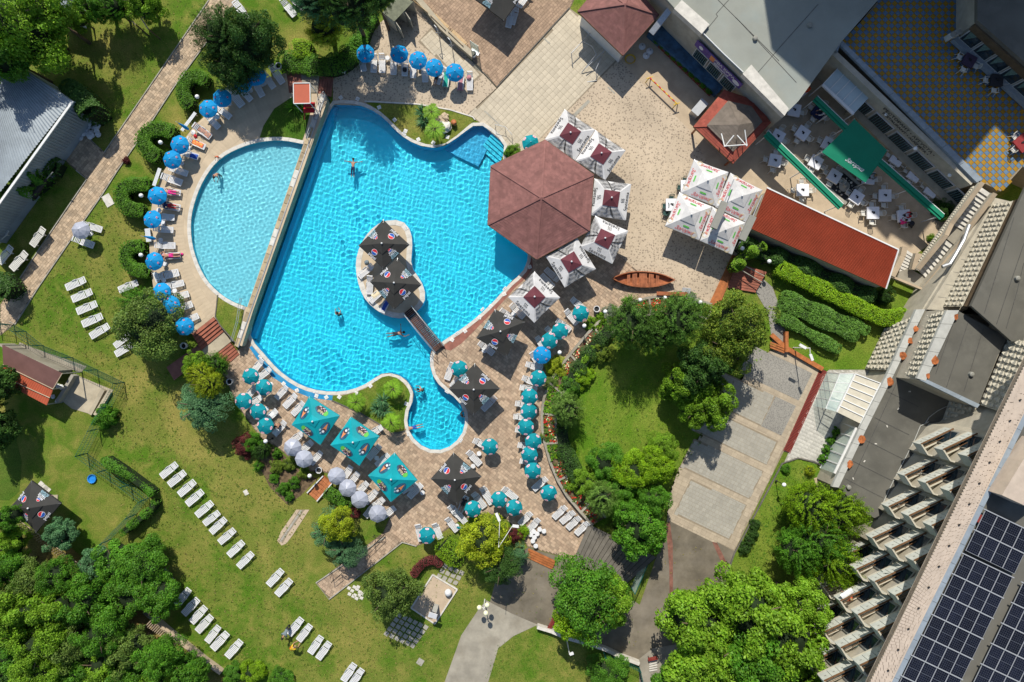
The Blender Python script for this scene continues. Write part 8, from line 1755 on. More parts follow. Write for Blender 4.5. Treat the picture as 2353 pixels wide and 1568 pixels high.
TBL=[((3,0),215,1035,-.2,3,'blue shaded table against the white panel wall','w'),((3,0),440,1050,-.65,4,'navy clothed table near the awning','n'),((3,0),290,1245,-.6,4,'shaded table second from the wing','w'),((3,0),525,1345,-.5,4,'table under the left end of the green awning','w'),((3,0),40,1495,-.2,4,'lower left shaded table','w'),((3,0),65,1275,-.5,3,'table behind the lower awning box','w'),((3,0),410,1510,-.5,4,'sunlit white table beside the lower awning box','w'),((3,0),1150,1480,-.6,4,'table right of the green awning','w'),((3,0),1030,1280,-.6,3,'table half under the awning right edge','w'),((3,0),880,1140,-.6,2,'table by the glazed canopy corner','w'),((3,1),290,195,0,4,'sunlit table beside the red roof','w'),((3,1),580,68,-.55,4,'table at the fountain upper side','w'),((3,1),890,85,-.1,3,'table right of the fountain','w'),((3,1),780,260,-.6,4,'table below the fountain','w'),((3,1),1040,245,0,4,'middle table of the terrace','w'),((3,1),930,402,0,4,'bright white table with a folded parasol','w'),((3,1),1210,430,.1,4,'occupied table with two guests','w'),((3,1),1465,195,-.6,4,'table below the last window','w'),((3,1),1310,55,-.6,4,'table right of the second awning box','w')]
for cr,x,y,a,n,lab,c in TBL:tbl(T(*cr,x,y),a,0,lab,M['cloth_w']if c=='w' else M['cloth_n'],n=n)
tbl(T(3,0,1805,585),-.5,0,'dark table in the shaded court, upper',mat('aubergine_cloth',(.06,.04,.07),.8),z=CZ,w_=1.05);tbl(T(3,0,2055,765),-.1,0,'dark table in the shaded court, lower',M['dark_cloth'],z=CZ,w_=1.05);tbl(T(3,0,2290,1335),.7,0,'red clothed table in the sunny court corner',mat('wine_cloth',(.25,.03,.03),.8),z=CZ,w_=1.3)
tbl(T(2,1,1455,328),0,0,'white table jutting from the script umbrellas',M['cloth_w'],n=0);tbl(T(2,1,1590,160),0,0,'white table under the script umbrellas',M['cloth_w'],n=0,plate=False)
for i,(x,y)in enumerate(((1455,265),(1395,335),(1400,400),(1580,100),(1530,165))):chair(P(*T(2,1,x,y),0),[3.1,1.6,1.2,3,1.5][i],f'dark metal chair beside the script umbrellas, {ORD[i]}',CHG,'dark chairs')
person(J_sit(.1),'guest in red at the occupied terrace table, upper',P(*T(3,1,1290,415),.42),1.6,(('shirt',TORSO+('ell','elr'),M['red_cloth']),('jeans',LEGS,M['blue_cloth'])),M['hair'])
person(J_sit(.1),'guest in red at the occupied terrace table, lower',P(*T(3,1,1215,495),.42),-.3,(('shirt',TORSO+('ell','elr'),M['pink_cloth']),('trousers',LEGS,M['dark_cloth'])),M['hair'])
person(J_sit(.1),'guest in a grey shirt beside the fountain',P(*T(3,1,970,60),.42),1.7,(('shirt',TORSO+('ell','elr'),M['grey_cloth']),),M['hairblond'])
person(J_stand(.5),'waiter in a white shirt leaning over the navy table',P(*T(3,0,478,1075),0),1.4,(('shirt',TORSO+('ell','elr'),M['white_cloth']),('trousers',LEGS+('anl','anr'),M['navy_cloth'])),M['hair'])
t=bld('pushchair','black pushchair beside the occupied table',P(*T(3,1,1290,500),0),'pushchair');mb=MB();mb.ball((0,0,.55),.3,10,sz=.8,bump=.3);mb.build('seat',M['dark_cloth'],t);mb=MB();mb.tube([(-.3,0,.5),(-.5,0,1.0)],.02,5);mb.build('handle',M['steel'],t)
for k in range(4):mb=MB();mb.lathe([(.1,-.02),(.1,.02)],(.25*(-1)**k,.22*(-1)**(k//2),.1),8);mb.build('wheel',M['black'],t)
def orangestack():
 t=bld('towel_cabinet','white cabinet with six orange rolls on top in the terrace corner',P(*T(3,0,270,900),0),'cabinet');mb=MB();mb.box((0,0,.5),(1.1,.5,1.0),rz=.65);mb.build('cabinet',M['white'],t)
 for k in range(6):mb=MB();mb.lathe([(.12,1.0),(.15,1.3),(.12,1.75),(.05,1.8)],(.25+.2*(k%2)-.1*(k//2),.25+.22*(k//2),0),10);mb.build('roll',M['orange_cloth'],t)
orangestack()
for p1,p2,s in((T(3,0,945,1110),T(3,0,1075,1055),'upper'),(T(3,0,1200,1410),T(3,0,1350,1330),'middle'),(T(3,1,1500,75),T(3,1,1645,35),'lower')):
 t=bld('street_lamp',f'three globed white terrace lamp, {s} of three along the restaurant front',P(*p1,0),'lamp','three globed terrace lamps');mb=MB();h=3.2;c=P(*p2,h)-P(*p1,0);mb.tube([(0,0,0),(0,0,h)],.05,6);mb.build('post',M['whitepaint'],t)
 for k in range(3):a=k*2.09;mb=MB();mb.tube([(0,0,h),(math.cos(a)*.45,math.sin(a)*.45,h-.05)],.03,6);mb.build('arm',M['whitepaint'],t);mb=MB();mb.ball((math.cos(a)*.5,math.sin(a)*.5,h),.19,12);mb.build('globe',M['globe'],t,smooth=True)
t=bld('glass_entrance','glazed entrance porch with a cream ribbed canopy on the marble forecourt',P(1960,910,0),'porch');lo=Vector(t.location)
g=[T(3,2,800,300),T(3,2,1035,388),T(3,2,850,758),T(3,2,630,650)];cw=[P(*c,z)-lo for c,z in zip(g,(3.3,3.9,3.9,3.3))]
for k in range(6):
 q=[cw[0].lerp(cw[3],k/6),cw[1].lerp(cw[2],k/6),cw[1].lerp(cw[2],(k+1)/6),cw[0].lerp(cw[3],(k+1)/6)];mb=MB();mb.add(q+[v-Vector((0,0,.05))for v in q],[(3,2,1,0),(4,5,6,7)]);mb.build('canopy_panel',M['relief'],t);mb=MB();mb.beam(q[0]+Vector((0,0,.05)),q[1]+Vector((0,0,.05)),.08,.08);mb.build('rib',M['whitepaint'],t)
mb=MB();mb.beam(cw[0],cw[3],.14,.14);mb.beam(cw[1],cw[2],.14,.14);mb.build('frame',M['whitepaint'],t)
gb=[P(*T(3,2,*p),.05)-lo for p in((640,385),(525,625),(555,840))];gt=[P(*T(3,2,*p),2.9)-lo for p in((690,275),(560,560),(640,650))]
gx=[cw[0]-Vector((0,0,.1)),cw[3]-Vector((0,0,.1))];base=[Vector((v.x,v.y,.05))for v in gx]
bo=[P(*T(3,2,660,300),2.7)-lo,P(*T(3,2,530,620),2.7)-lo]
for k in range(4):
 a,b=bo[0].lerp(bo[1],k/4),bo[0].lerp(bo[1],(k+1)/4);c,d=gx[0].lerp(gx[1],(k+1)/4),gx[0].lerp(gx[1],k/4);mb=MB();mb.add([a,b,c,d],[(0,1,2,3)]);pn=mb.build('roof_pane',M['clear'],t);mb=MB();mb.beam(a,d,.06,.06);mb.beam(a,b,.06,.06);mb.build('glazing_bar',M['whitepaint'],t)
 mb=MB();a0,b0=Vector((a.x,a.y,.03)),Vector((b.x,b.y,.03));mb.add([a0,b0,b,a],[(0,1,2,3)]);mb.build('wall_pane',M['clear'],t);mb=MB();mb.beam(a0,a,.06,.06);mb.build('glazing_bar',M['whitepaint'],t)
for k in range(5):
 a,b=Vector(T(3,2,810,800)).lerp(Vector(T(3,2,610,1215)),k/5),Vector(T(3,2,810,800)).lerp(Vector(T(3,2,610,1215)),(k+1)/5);a2,b2=a+Vector((-33,-12)),b+Vector((-33,-12))
 mb=MB();q=[P(a2.x,a2.y,.1)-lo,P(b2.x,b2.y,.1)-lo,P(b.x,b.y,3.3)-lo,P(a.x,a.y,3.3)-lo];mb.add(q,[(0,1,2,3)]);w1=mb.build('window',M['clear'],t);mb=MB();mb.beam(q[0],q[3],.12,.12);mb.beam(q[3],q[2],.2,.12);mb.beam(q[0],q[1],.08,.08);mb.build('frame',M['whitepaint'],w1)
t=bld('planter_wall','long curved stone planter wall with flower beds round the inner garden',P(1245,950,0),'planter');lo=Vector(t.location)
inn_=DL(1636,700,1600,688,1560,683,1526,680,1492,684,1460,692,1425,706,1395,724,1365,750,1335,785,1310,815,1285,845,1263,880,1250,915,1245,950,1246,985,1252,1020,1264,1062,1282,1105,1303,1140,1335,1178,1362,1208)
out_=DL(1628,735,1600,722,1560,716,1526,716,1496,722,1468,730,1438,744,1410,762,1385,786,1360,818,1338,845,1316,875,1292,905,1281,930,1277,955,1277,985,1283,1018,1296,1052,1314,1090,1335,1120,1362,1150,1392,1190)
ni=len(inn_);Z1=.55
for i in range(ni-1):
 a,b,c,d=[P(*q,Z1)-lo for q in(inn_[i],inn_[i+1],out_[i+1],out_[i])]
 mb=MB();mb.beam(a+Vector((0,0,-Z1/2)),b+Vector((0,0,-Z1/2)),.24,Z1);mb.build('wall_stone',M['oldconc'],t);mb=MB();mb.beam(d+Vector((0,0,-Z1/2)),c+Vector((0,0,-Z1/2)),.2,Z1);mb.build('wall_stone',M['oldconc'],t)
 if i%2==0:mb=MB();mb.beam(a.lerp(d,.05)+Vector((0,0,-Z1/2+.005)),d.lerp(a,.05)+Vector((0,0,-Z1/2+.005)),.18,Z1);mb.build('cross_wall',M['oldconc'],t)
 mb=MB();mb.prism([Vector((v.x,v.y,0))for v in(a,b,c,d)],0,.42);mb.build('soil',M['soil'],t)
 L_i=[inn_[i],inn_[i+1],out_[i+1],out_[i]];cx_=sum(q[0]for q in L_i)/4;cy_=sum(q[1]for q in L_i)/4;q4_=[(cx_+(q[0]-cx_)*.82,cy_+(q[1]-cy_)*.82)for q in L_i]
 kind='flower' if i in(2,3,4,5,8,9,10,14,15,17,18,19,20,21)else 'green'
 flowers('flower_bed',q4_,.44,46 if kind=='flower' else 60,[('redflower',.5,.10),('whiteflower',.15 if i not in(8,9,10)else .4,.10),('mid',.35,.13)]if kind=='flower' else[('mid',.6,.16),('yellowgreen',.4,.14)])
mb=MB()
for q,z in((T(2,1,1370,1130),.6),):pass
t2=bld('garden_bench','dark red bench on the planter wall beside the boat',P(*T(2,1,1455,1137),0),'bench');mb=MB();mb.box((0,0,.7),(2.9,.35,.06),rz=-.02);mb.build('seat',M['wood'],t2)
for x in(-1.2,0,1.2):mb=MB();mb.box((x,0,.35),(.1,.3,.7));mb.build('leg',M['oldconc'],t2)
t=bld('rowing_boat','varnished brown wooden rowing boat with plank seats lying on the paving',P(*T(2,1,1195,1005),0),'boat');t.rotation_euler=(0,0,-.03);L,Bm=5.9,1.45
def hull(f,s,lvl):
 w_=Bm/2*(1-abs(f)**2.3);z=(.12+.25*abs(f)**2,.3+.2*abs(f)**2,.62+.28*abs(f)**2.5)[lvl];return Vector((f*L/2,s*w_*(.45,.82,1)[lvl],z))
mb=MB();n=24
for s in(-1,1):
 for l in range(2):
  for i in range(n):
   f0,f1=-1+2*i/n,-1+2*(i+1)/n;q=[hull(f0,s,l),hull(f1,s,l),hull(f1,s,l+1),hull(f0,s,l+1)];mb.add(q,[(0,1,2,3)])
for i in range(n):f0,f1=-1+2*i/n,-1+2*(i+1)/n;mb.add([hull(f0,-1,0),hull(f1,-1,0),hull(f1,1,0),hull(f0,1,0)],[(0,1,2,3)])
mb.build('hull',M['wood'],t)
for s in(-1,1):
 mb=MB()
 for i in range(n):f0,f1=-1+2*i/n,-1+2*(i+1)/n;mb.beam(hull(f0,s,2),hull(f1,s,2),.09,.06)
 mb.build('gunwale',M['wood'],t)
for x,w_ in((-1.45,.14),(-1.3,.14),(-.95,.14),(-.8,.14),(-.65,.14),(-.3,.14),(-.15,.14),(0,.14),(.15,.14),(.3,.14),(.62,.14),(.78,.14),(.93,.14),(1.3,.14),(1.45,.14)):
 hw=Bm/2*(1-abs(x/(L/2))**2.3)*.9;mb=MB();mb.box((x,0,.5),(w_,hw*2,.04));mb.build('plank',M['wood'],t)
for x in(-2.2,2.2):mb=MB();mb.box((x,0,.2),(1.0,.5,.06));mb.build('floor_board',M['wood'],t)
t=bld('footbridge','narrow dark slatted footbridge with steel rails from the island',P(975,757,0),'bridge');lo=Vector(t.location);a,b=P(938,712,.35)-lo,P(1012,803,.35)-lo;d=(b-a);LB=d.length;d.normalize();sd=Vector((-d.y,d.x,0));pl=MB();pl.box((0,0,0),(.14,1.0,.05));plm=pl.mesh('plank',mat('dark_plank',(.10,.05,.035),.7,.25,3,.2,rand=.25))
for k in range(int(LB/.17)):
 f=(k+.5)*.17/LB;o=obj('plank',plm,t);o.location=a+d*(f*LB)+Vector((0,0,.35*math.sin(f*math.pi)));o.rotation_euler=(0,0,math.atan2(d.y,d.x))
for s in(-1,1):
 for h,r_ in((.95,.03),(.55,.02)):
  mb=MB();mb.tube([a+d*(f*LB)+sd*s*.52+Vector((0,0,h+.35*math.sin(f*math.pi)))for f in np.linspace(0,1,9)],r_,6);mb.build('rail',M['steel'],t)
 for f in np.linspace(0,1,7):mb=MB();p=a+d*(f*LB)+sd*s*.52;mb.tube([p,p+Vector((0,0,.95+.35*math.sin(f*math.pi)))],.025,5);mb.build('post',M['steel'],t)
 mb=MB();mb.beam(a+sd*s*.45-Vector((0,0,.1)),b+sd*s*.45-Vector((0,0,.1)),.1,.2);mb.build('beam',M['black'],t)
t=bld('lifeguard_stand','red roofed lifeguard stand with red seats between the pools',P(*T(1,0,430,900),TZ),'lifeguard stand');lo=Vector(t.location)
rc=[P(*T(1,0,*p),TZ+2.6)-lo for p in((345,768),(497,766),(500,952),(348,955))];mb=MB();mb.add(rc+[v-Vector((0,0,.08))for v in rc],[(3,2,1,0),(4,5,6,7),(0,1,5,4),(1,2,6,5),(2,3,7,6),(3,0,4,7)]);mb.build('roof',M['redroof'],t)
for i in range(4):mb=MB();mb.beam(rc[i]+Vector((0,0,.03)),rc[(i+1)%4]+Vector((0,0,.03)),.07,.08);mb.build('roof_edge',M['whitepaint'],t);mb=MB();v=rc[i]*.95;mb.tube([Vector((v.x,v.y,-.2)),Vector((v.x,v.y,2.45))],.04,6);mb.build('post',M['whitepaint'],t)
for p,z in((T(1,0,490,965),1.0),(T(1,0,490,1015),.6)):mb=MB();mb.box(P(*p,TZ+z)-lo,(1.05,.45,.12));mb.build('seat',M['red_cloth'],t)
for dx in(-.45,.45):mb=MB();mb.beam(P(*T(1,0,490,1015),TZ+.5)-lo+Vector((dx,0,0)),P(*T(1,0,490,1015),TZ)-lo+Vector((dx,-.9,0)),.08,.05);mb.build('ladder_side',M['redmetal'],t)
t=bld('changing_cabins','double pale changing cabin with open doors at the top',P(*T(1,0,1310,110),0),'cabin');lo=Vector(t.location);zc_=2.2
rq=[T(1,0,1165,115),T(1,0,1290,-40),T(1,0,1445,15),T(1,0,1270,200)];cw=[P(*p,zc_)-lo for p in rq]
for i0,i1 in((0,.5),(.5,1)):
 a,b,c,d=cw[0].lerp(cw[1],i0),cw[0].lerp(cw[1],i1),cw[3].lerp(cw[2],i1),cw[3].lerp(cw[2],i0);mb=MB();mb.add([a,b,c,d]+[v-Vector((0,0,.06))for v in(a,b,c,d)],[(3,2,1,0),(0,1,5,4),(1,2,6,5),(2,3,7,6),(3,0,4,7)]);mb.build('roof_panel',mat('olive_roof',(.15,.16,.10),.7,.2)if i0==0 else M['brownroof']if 'brownroof' in M else M.setdefault('brownroof',mat('olive_roof_b',(.15,.16,.10),.7,.2)),t)
for a,b in((cw[0],cw[3]),(cw[0],cw[1]),(cw[3].lerp(cw[2],.5),cw[0].lerp(cw[1],.5)),(cw[2],cw[1])):mb=MB();mb.beam(Vector((a.x,a.y,1.08)),Vector((b.x,b.y,1.08)),.06,2.1);mb.build('wall',M['relief'],t)
for f in(.05,.55):p=cw[3].lerp(cw[2],f);mb=MB();q=p+Vector((.5,-.75,0));mb.beam(Vector((p.x,p.y,1.05)),Vector((q.x,q.y,1.05)),.05,2.0);mb.build('door',M['relief'],t)
M['pine']=mat('pine_slat',(.52,.36,.18),.6,.15,3,rand=.08)
for(a,b,s)in(((1635,155),(1775,290),'middle'),((1795,300),(1935,435),'lower'),((1480,20),(1610,130),'upper')):
 A,B=P(*T(1,0,*a),0),P(*T(1,0,*b),0);t=bld('park_bench',f'slatted pine park bench along the low wall, {s} one',(A+B)/2,'bench','pine park benches');t.rotation_euler=(0,0,math.atan2((B-A).y,(B-A).x));L_b=(B-A).length
 for i in range(5):mb=MB();mb.box((0,-.02+.09*i-.15,.45),(L_b,.07,.03));mb.build('seat_slat',M['pine'],t)
 for i in range(3):mb=MB();mb.box((0,-.28-.03*i,.58+.13*i),(L_b,.03,.09));mb.build('back_slat',M['pine'],t)
 for x in(-L_b/2+.1,L_b/2-.1):mb=MB();mb.tube([(x,.25,0),(x,.25,.45),(x,-.2,.5),(x,-.36,.9)],.025,5);mb.tube([(x,-.2,.5),(x,-.28,0)],.025,5);mb.build('iron_leg',M['black'],t)
t=bld('notice_stand','glass notice stand on the brown paving beside the low wall',P(*T(1,0,2020,470),0),'sign stand');mb=MB();mb.beam((-.4,.1,1.2),(.3,-.35,1.2),.05,1.5);mb.build('board',M['clear'],t);mb=MB();mb.beam((-.42,.12,.05),(.32,-.37,.05),.35,.1);mb.tube([(-.42,.12,0),(-.42,.12,2.0)],.03,5);mb.tube([(.32,-.37,0),(.32,-.37,2.0)],.03,5);mb.build('frame',M['steel'],t)
for p,s in((T(1,0,1690,370),'upper left'),(T(1,0,1810,480),'lower right')):
 t=bld('pool_shower',f'steel shower column on the tiled pad, {s} one',P(*p,0),'shower','steel showers');mb=MB();mb.tube([(0,0,0),(0,0,2.1),(-.1,.2,2.25),(-.3,.45,2.15)],.04,6);mb.build('column',M['steel'],t)
 for k in range(4):a=k*1.57;mb=MB();mb.tube([(0,0,1.5),(math.cos(a)*.25,math.sin(a)*.25,1.6)],.025,5);mb.build('tap',M['steel'],t)
pave('shower_pad',TL(1,0,1490,385,1610,250,2080,690,1960,800),.012,R(-48),.5,(.5,),M['bigtile'],M['tilejoint'],piece='tile',thick=.01,stag=False,singles=10)
t=bld('ladder_arch','thin steel arched pool ladder frame standing on the tiled plaza',P(*T(2,0,650,520),0),'frame');lo=Vector(t.location)
mb=MB();mb.tube([P(*T(2,0,*p),z)-lo for p,z in(((560,630),0),((545,490),.9),((720,305),1.0),((650,380),1.0),((740,430),1.2),((775,500),1.2),((640,670),.1))],.04,6);mb.build('loop',M['steel'],t);mb=MB();mb.tube([P(*T(2,0,*p),z)-lo for p,z in(((690,755),0),((780,740),.1),((770,640),.8),((850,465),1.0),((680,625),.6))],.04,6);mb.build('loop',M['steel'],t)
t=bld('barrier_beam','yellow and red striped barrier beam on two trestles',P(*T(2,0,1390,835),0),'barrier');lo=Vector(t.location);A,B=P(*T(2,0,1265,715),.75)-lo,P(*T(2,0,1515,955),.75)-lo;M['yel']=mat('yellow_paint',(.65,.42,.03),.5,.1)
for k in range(12):mb=MB();mb.beam(A.lerp(B,k/12),A.lerp(B,(k+1)/12),.09,.12);mb.build('stripe',M['yel']if k%2 else M['redstripe']if 'redstripe' in M else M.setdefault('redstripe',mat('red_paint',(.5,.03,.02),.5)),t)
for C_ in(A,B):
 mb=MB()
 for s in(-1,1):mb.beam(C_,Vector((C_.x+s*.25,C_.y+.2*s,0)),.07,.05)
 mb.beam(C_+Vector((-.3,-.1,0)),C_+Vector((.3,.1,0)),.07,.06);mb.build('trestle',M['yel'],t)
t=bld('garden_hose','coiled yellow hose on the concrete beside the maroon hut',P(*T(2,0,1085,548),0),'hose')
for k in range(4):mb=MB();mb.tube([(math.cos(a)*(.42+.03*k),math.sin(a)*(.38+.02*k),.03+.03*k)for a in np.linspace(0,6.1,26)],.022,5);mb.build('coil',M['yel'],t)
for i,p in enumerate(((1195,430),(1265,475),(1233,515))):b=bld('umbrella_base',f'round white concrete base by the maroon hut, {ORD[i]} from the top',P(*T(2,0,*p),0),'parasol base','spare round bases');mb=MB();mb.lathe([(.32,0),(.33,.08),(.1,.16),(.06,.3)],n=18);mb.build('base',M['white'],b);mb=MB();mb.tube([(0,0,.25),(0,0,.42)],.04,6);mb.build('tube',M['black'],b)
t=bld('drink_cooler','steel topped cooler cabinet beside the kiosk',P(*T(2,0,1700,1020),0),'cooler');mb=MB();mb.box((0,0,.5),(1.5,.8,1.0),rz=.85);mb.build('cabinet',M['steel'],t);mb=MB();mb.box((0,0,1.02),(1.55,.85,.05),rz=.85);mb.build('lid',M['alu'],t)
def corrugated(name,part,label,q,zs,n,mt,hgt=.05,wallmt=None,cat='building'):
 cw=[P(*c,z)for c,z in zip(q,zs)];c0=sum(cw,Vector((0,0,0)))/4;t=bld(name,label,Vector((c0.x,c0.y,0)),cat);lo=Vector(t.location);cw=[v-lo for v in cw];mb=MB()
 for k in range(n):
  f0,f1,fm=k/n,(k+1)/n,(k+.5)/n;a,b,c,d=cw[0].lerp(cw[1],f0),cw[0].lerp(cw[1],f1),cw[3].lerp(cw[2],f1),cw[3].lerp(cw[2],f0);m1,m2=cw[0].lerp(cw[1],fm)+Vector((0,0,hgt)),cw[3].lerp(cw[2],fm)+Vector((0,0,hgt));mb.add([a,m1,m2,d,b,c],[(0,1,2,3),(1,4,5,2)])
 o=mb.build(part,mt,t,kind='stuff');
 if wallmt:
  mb=MB();ww=[Vector((v.x*.97,v.y*.97,0))for v in cw];mb.prism(ww,0,min(zs)-.1);mb.build('wall',wallmt,t)
 return t
t=corrugated('metal_shed','corrugated_roof','large pale corrugated metal shed at the left edge, partly in tree shade',DL(-60,180,15,130,165,232,-60,520),(4,4,4,4),46,M['whitemetal'],.09)
lo=Vector(t.location);ea,eb=P(165,232,4),P(-60,545,4)
mb=MB();ba_,bb_=Vector((ea.x,ea.y,0)),Vector((eb.x,eb.y,0));L=(bb_-ba_).length;dd=(bb_-ba_).normalized();sn=Vector((-dd.y,dd.x,0));sn=sn if sn.x>0 else-sn
for k in range(int(L/.28)):
 p=ba_+dd*(k*.28);mb.beam(p+sn*.02+Vector((0,0,1.0))-lo,p+sn*.02+Vector((0,0,3.9))-lo,.06,.2)
mb.beam(ba_+Vector((0,0,1.98))-lo,bb_+Vector((0,0,1.98))-lo,.06,3.9);mb.build('ribbed_wall',M['whitemetal'],t)
mb=MB();mb.beam(ea+sn*.1-lo,eb+sn*.1-lo,.2,.1);mb.build('gutter',M['whitepaint'],t)
mb=MB();bc_=P(15,130,4);mb.beam(Vector((ea.x,ea.y,1.98))-lo,Vector((bc_.x,bc_.y,1.98))-lo,.06,3.9);mb.build('end_wall',M['whitemetal'],t)
corrugated('small_metal_roof','corrugated_roof','small white corrugated roof at the top left between trees',TL(0,0,430,-60,620,-40,600,120,380,60),(3.2,3.2,3.2,3.2),14,M['whitemetal'],wallmt=M['whiteboard'])
t=corrugated('open_shed','lower_roof','open sided shed with maroon and red sheet roof in the lower yard',TL(0,2,50,225,490,440,430,590,-60,330),(2.5,2.5,2.2,2.2),24,M['redroof'],.02)
lo=Vector(t.location);q=[P(*T(0,2,*p),z)-lo for p,z in(((20,30),3.0),((575,295),3.0),((490,440),2.62),((30,215),2.62))];mb=MB();mb.add(q,[(3,2,1,0)]);mb.build('upper_roof',M['maroonflat']if 'maroonflat' in M else M.setdefault('maroonflat',mat('faded_maroon_sheet',(.17,.085,.07),.6,.1,1,big=.15)),t)
for a,b in((q[1],q[2]),(q[2],q[3]),(P(*T(0,2,40,330),2.42)-lo,P(*T(0,2,460,520),2.42)-lo)):mb=MB();mb.beam(a+Vector((0,0,.04)),b+Vector((0,0,.04)),.06,.06);mb.build('batten',M['tan'],t)
for p in(q[0],q[1],q[2],P(*T(0,2,430,585),2.2)-lo):mb=MB();mb.tube([Vector((p.x*.98,p.y*.98,0)),Vector((p.x*.98,p.y*.98,p.z-.05))],.06,6);mb.build('post',M['steel'],t)
mb=MB();mb.beam(P(*T(0,2,545,555),.4)-lo,P(*T(0,2,690,310),.4)-lo,.3,.8);mb.build('low_wall',M['greytile'],t);mb=MB();mb.beam(P(*T(0,2,600,275),1.0)-lo,P(*T(0,2,60,30),1.0)-lo,.2,2.0);mb.build('back_wall',M['oldconc'],t)
t=bld('rubble_pile','pile of white sacks and stones in the open shed',P(*T(0,2,520,470),0),'pile')
for k in range(9):mb=MB();mb.ball((random.uniform(-.6,.6),random.uniform(-.8,.8),.12),random.uniform(.16,.28),7,sz=.6,bump=.5,seed=k);mb.build('sack',M['whiteboard'],t)
t=bld('yard_steps','two concrete steps at the end of the shed apron',P(*T(0,2,920,560),0),'steps');lo=Vector(t.location)
for k,(a,b)in enumerate((((955,445),(835,670)),((1010,465),(880,680)))):mb=MB();mb.beam(P(*T(0,2,*a),.2)-lo,P(*T(0,2,*b),.2)-lo,.38,.4-.12*k);mb.build('step',M['concrete'],t)
t=bld('blue_basin','small scalloped bright blue basin on the lower grass yard',P(*T(0,2,852,1263),0),'paddling basin');mb=MB();n=28;vs=[]
for r_,z in((.0,.04),(.3,.04),(.36,.18),(.42,.2),(.40,0)):
 for k in range(n):a=2*math.pi*k/n;q_=r_*(1+.05*math.cos(a*12)*(r_>.3));vs.append((math.cos(a)*q_*.98,math.sin(a)*q_,z))
mb.add(vs,[(i*n+k,i*n+(k+1)%n,(i+1)*n+(k+1)%n,(i+1)*n+k)for i in range(4)for k in range(n)]);mb.build('shell',mat('bright_blue_plastic',(.02,.22,.6),.4),t)
t=bld('base_pile','heap of round white parasol bases beside the metal shed',P(*T(0,0,820,1170),0),'pile')
rg=random.Random(2)
for k in range(34):mb=MB();c=(rg.uniform(-1.15,1.15),rg.uniform(-1.2,1.1),.1+.12*(k%3));mb.lathe([(.24,0),(.25,.06),(.08,.12),(.05,.15)],(0,0,0),14);o=mb.build('parasol_base',M['white'],t);o.location=c;o.rotation_euler=(rg.uniform(-.5,.5),rg.uniform(-.5,.5),0)
t=bld('pergola','old wooden pergola frame under the vine tree at the top',P(*T(0,0,1250,120),0),'pergola');lo=Vector(t.location)
for a,b in(((1100,95),(1250,230)),((1240,80),(1360,265)),((1150,-20),(1250,60)),((1240,100),(1330,170)),((1280,75),(1340,130)),((1100,95),(1050,20)),((1180,160),(1290,60)),((1400,50),(1440,80))):mb=MB();mb.beam(P(*T(0,0,*a),2.3)-lo,P(*T(0,0,*b),2.3)-lo,.1,.1);mb.build('beam',M['sand'],t)
for p in((1250,230),(1360,265),(1100,95)):mb=MB();v=P(*T(0,0,*p),2.3)-lo;mb.tube([Vector((v.x,v.y,0)),v],.06,6);mb.build('post',M['bark'],t)
M['fencegreen']=mat('green_fence_post',(.01,.10,.08),.5);M['mesh']=glassmat('green_wire_mesh',(.05,.35,.25),alpha=.22)
def wirefence(pts,label,h=1.9):
 t=bld('wire_fence',label,P(*pts[0],0),'fence');lo=Vector(t.location);b3=[P(*p,0)-lo for p in pts]
 for i,p in enumerate(b3):mb=MB();mb.tube([p,p+Vector((0,0,h))],.045,6);mb.build('post',M['fencegreen'],t)
 for a,b in zip(b3,b3[1:]):
  mb=MB();L=(b-a).length;n=int(L/.22)
  for k in range(n):mb.beam(a.lerp(b,k/n)+Vector((0,0,.05)),a.lerp(b,(k+1)/n)+Vector((0,0,h)),.012,.012);mb.beam(a.lerp(b,(k+1)/n)+Vector((0,0,.05)),a.lerp(b,k/n)+Vector((0,0,h)),.012,.012)
  for z in(.1,.7,1.3,h):mb.beam(a+Vector((0,0,z)),b+Vector((0,0,z)),.02,.02)
  mb.build('wire_mesh',M['fencegreen'],t)
wirefence(TL(0,1,0,1400,130,1420,240,1480)+TL(0,2,400,40,670,150,895,262,1145,380),'green wire fence along the top of the lower yard')
wirefence(TL(0,2,1145,380,1030,600,915,805,805,1030),'green wire fence running down beside the dry lawn')
wirefence(TL(0,2,805,1030,1000,1175,1205,1310,1370,1440)+TL(0,3,1250,20,1020,250,860,410,700,570),'green wire fence round the lower grass yard')
wirefence(TL(2,3,840,1280,940,1310,1050,1350,1160,1410,1195,1560),'green wire fence at the bottom below the drive',1.5)
t=bld('glass_screen','tilted green glass wind screen on the board steps',P(*T(2,3,1170,640),0),'screen');lo=Vector(t.location);mb=MB();q=[P(*T(2,3,1245,490),1.8)-lo,P(*T(2,3,1130,760),1.6)-lo,P(*T(2,3,1095,690),.2)-lo,P(*T(2,3,1150,560),.2)-lo];mb.add(q,[(0,1,2,3)]);mb.build('pane',M['clear'],t);mb=MB();mb.beam(q[0],q[1],.06,.06);mb.beam(q[1],q[2],.06,.06);mb.build('frame',M['fencegreen'],t)
t=bld('drive_wall','low white topped retaining wall under the big drive tree',P(*T(2,3,230,1035),0),'wall');lo=Vector(t.location)
wp=W(TL(2,3,230,1035,360,1075,500,1135,700,1190,850,1240,1000,1310,1160,1370),0)
for a,b in zip(wp,wp[1:]):mb=MB();mb.beam(a-lo+Vector((0,0,.35)),b-lo+Vector((0,0,.35)),.3,.7);mb.build('wall_section',M['coping'],t)
t=bld('park_bench','red slatted bench at the left of the round drive tree',P(*T(2,3,362,1010),0),'bench');t.rotation_euler=(0,0,1.1)
for k in range(10):mb=MB();mb.box((-.5+.11*k,0,.45),(.07,.4,.03));mb.build('seat_slat',M['redmetal'],t)
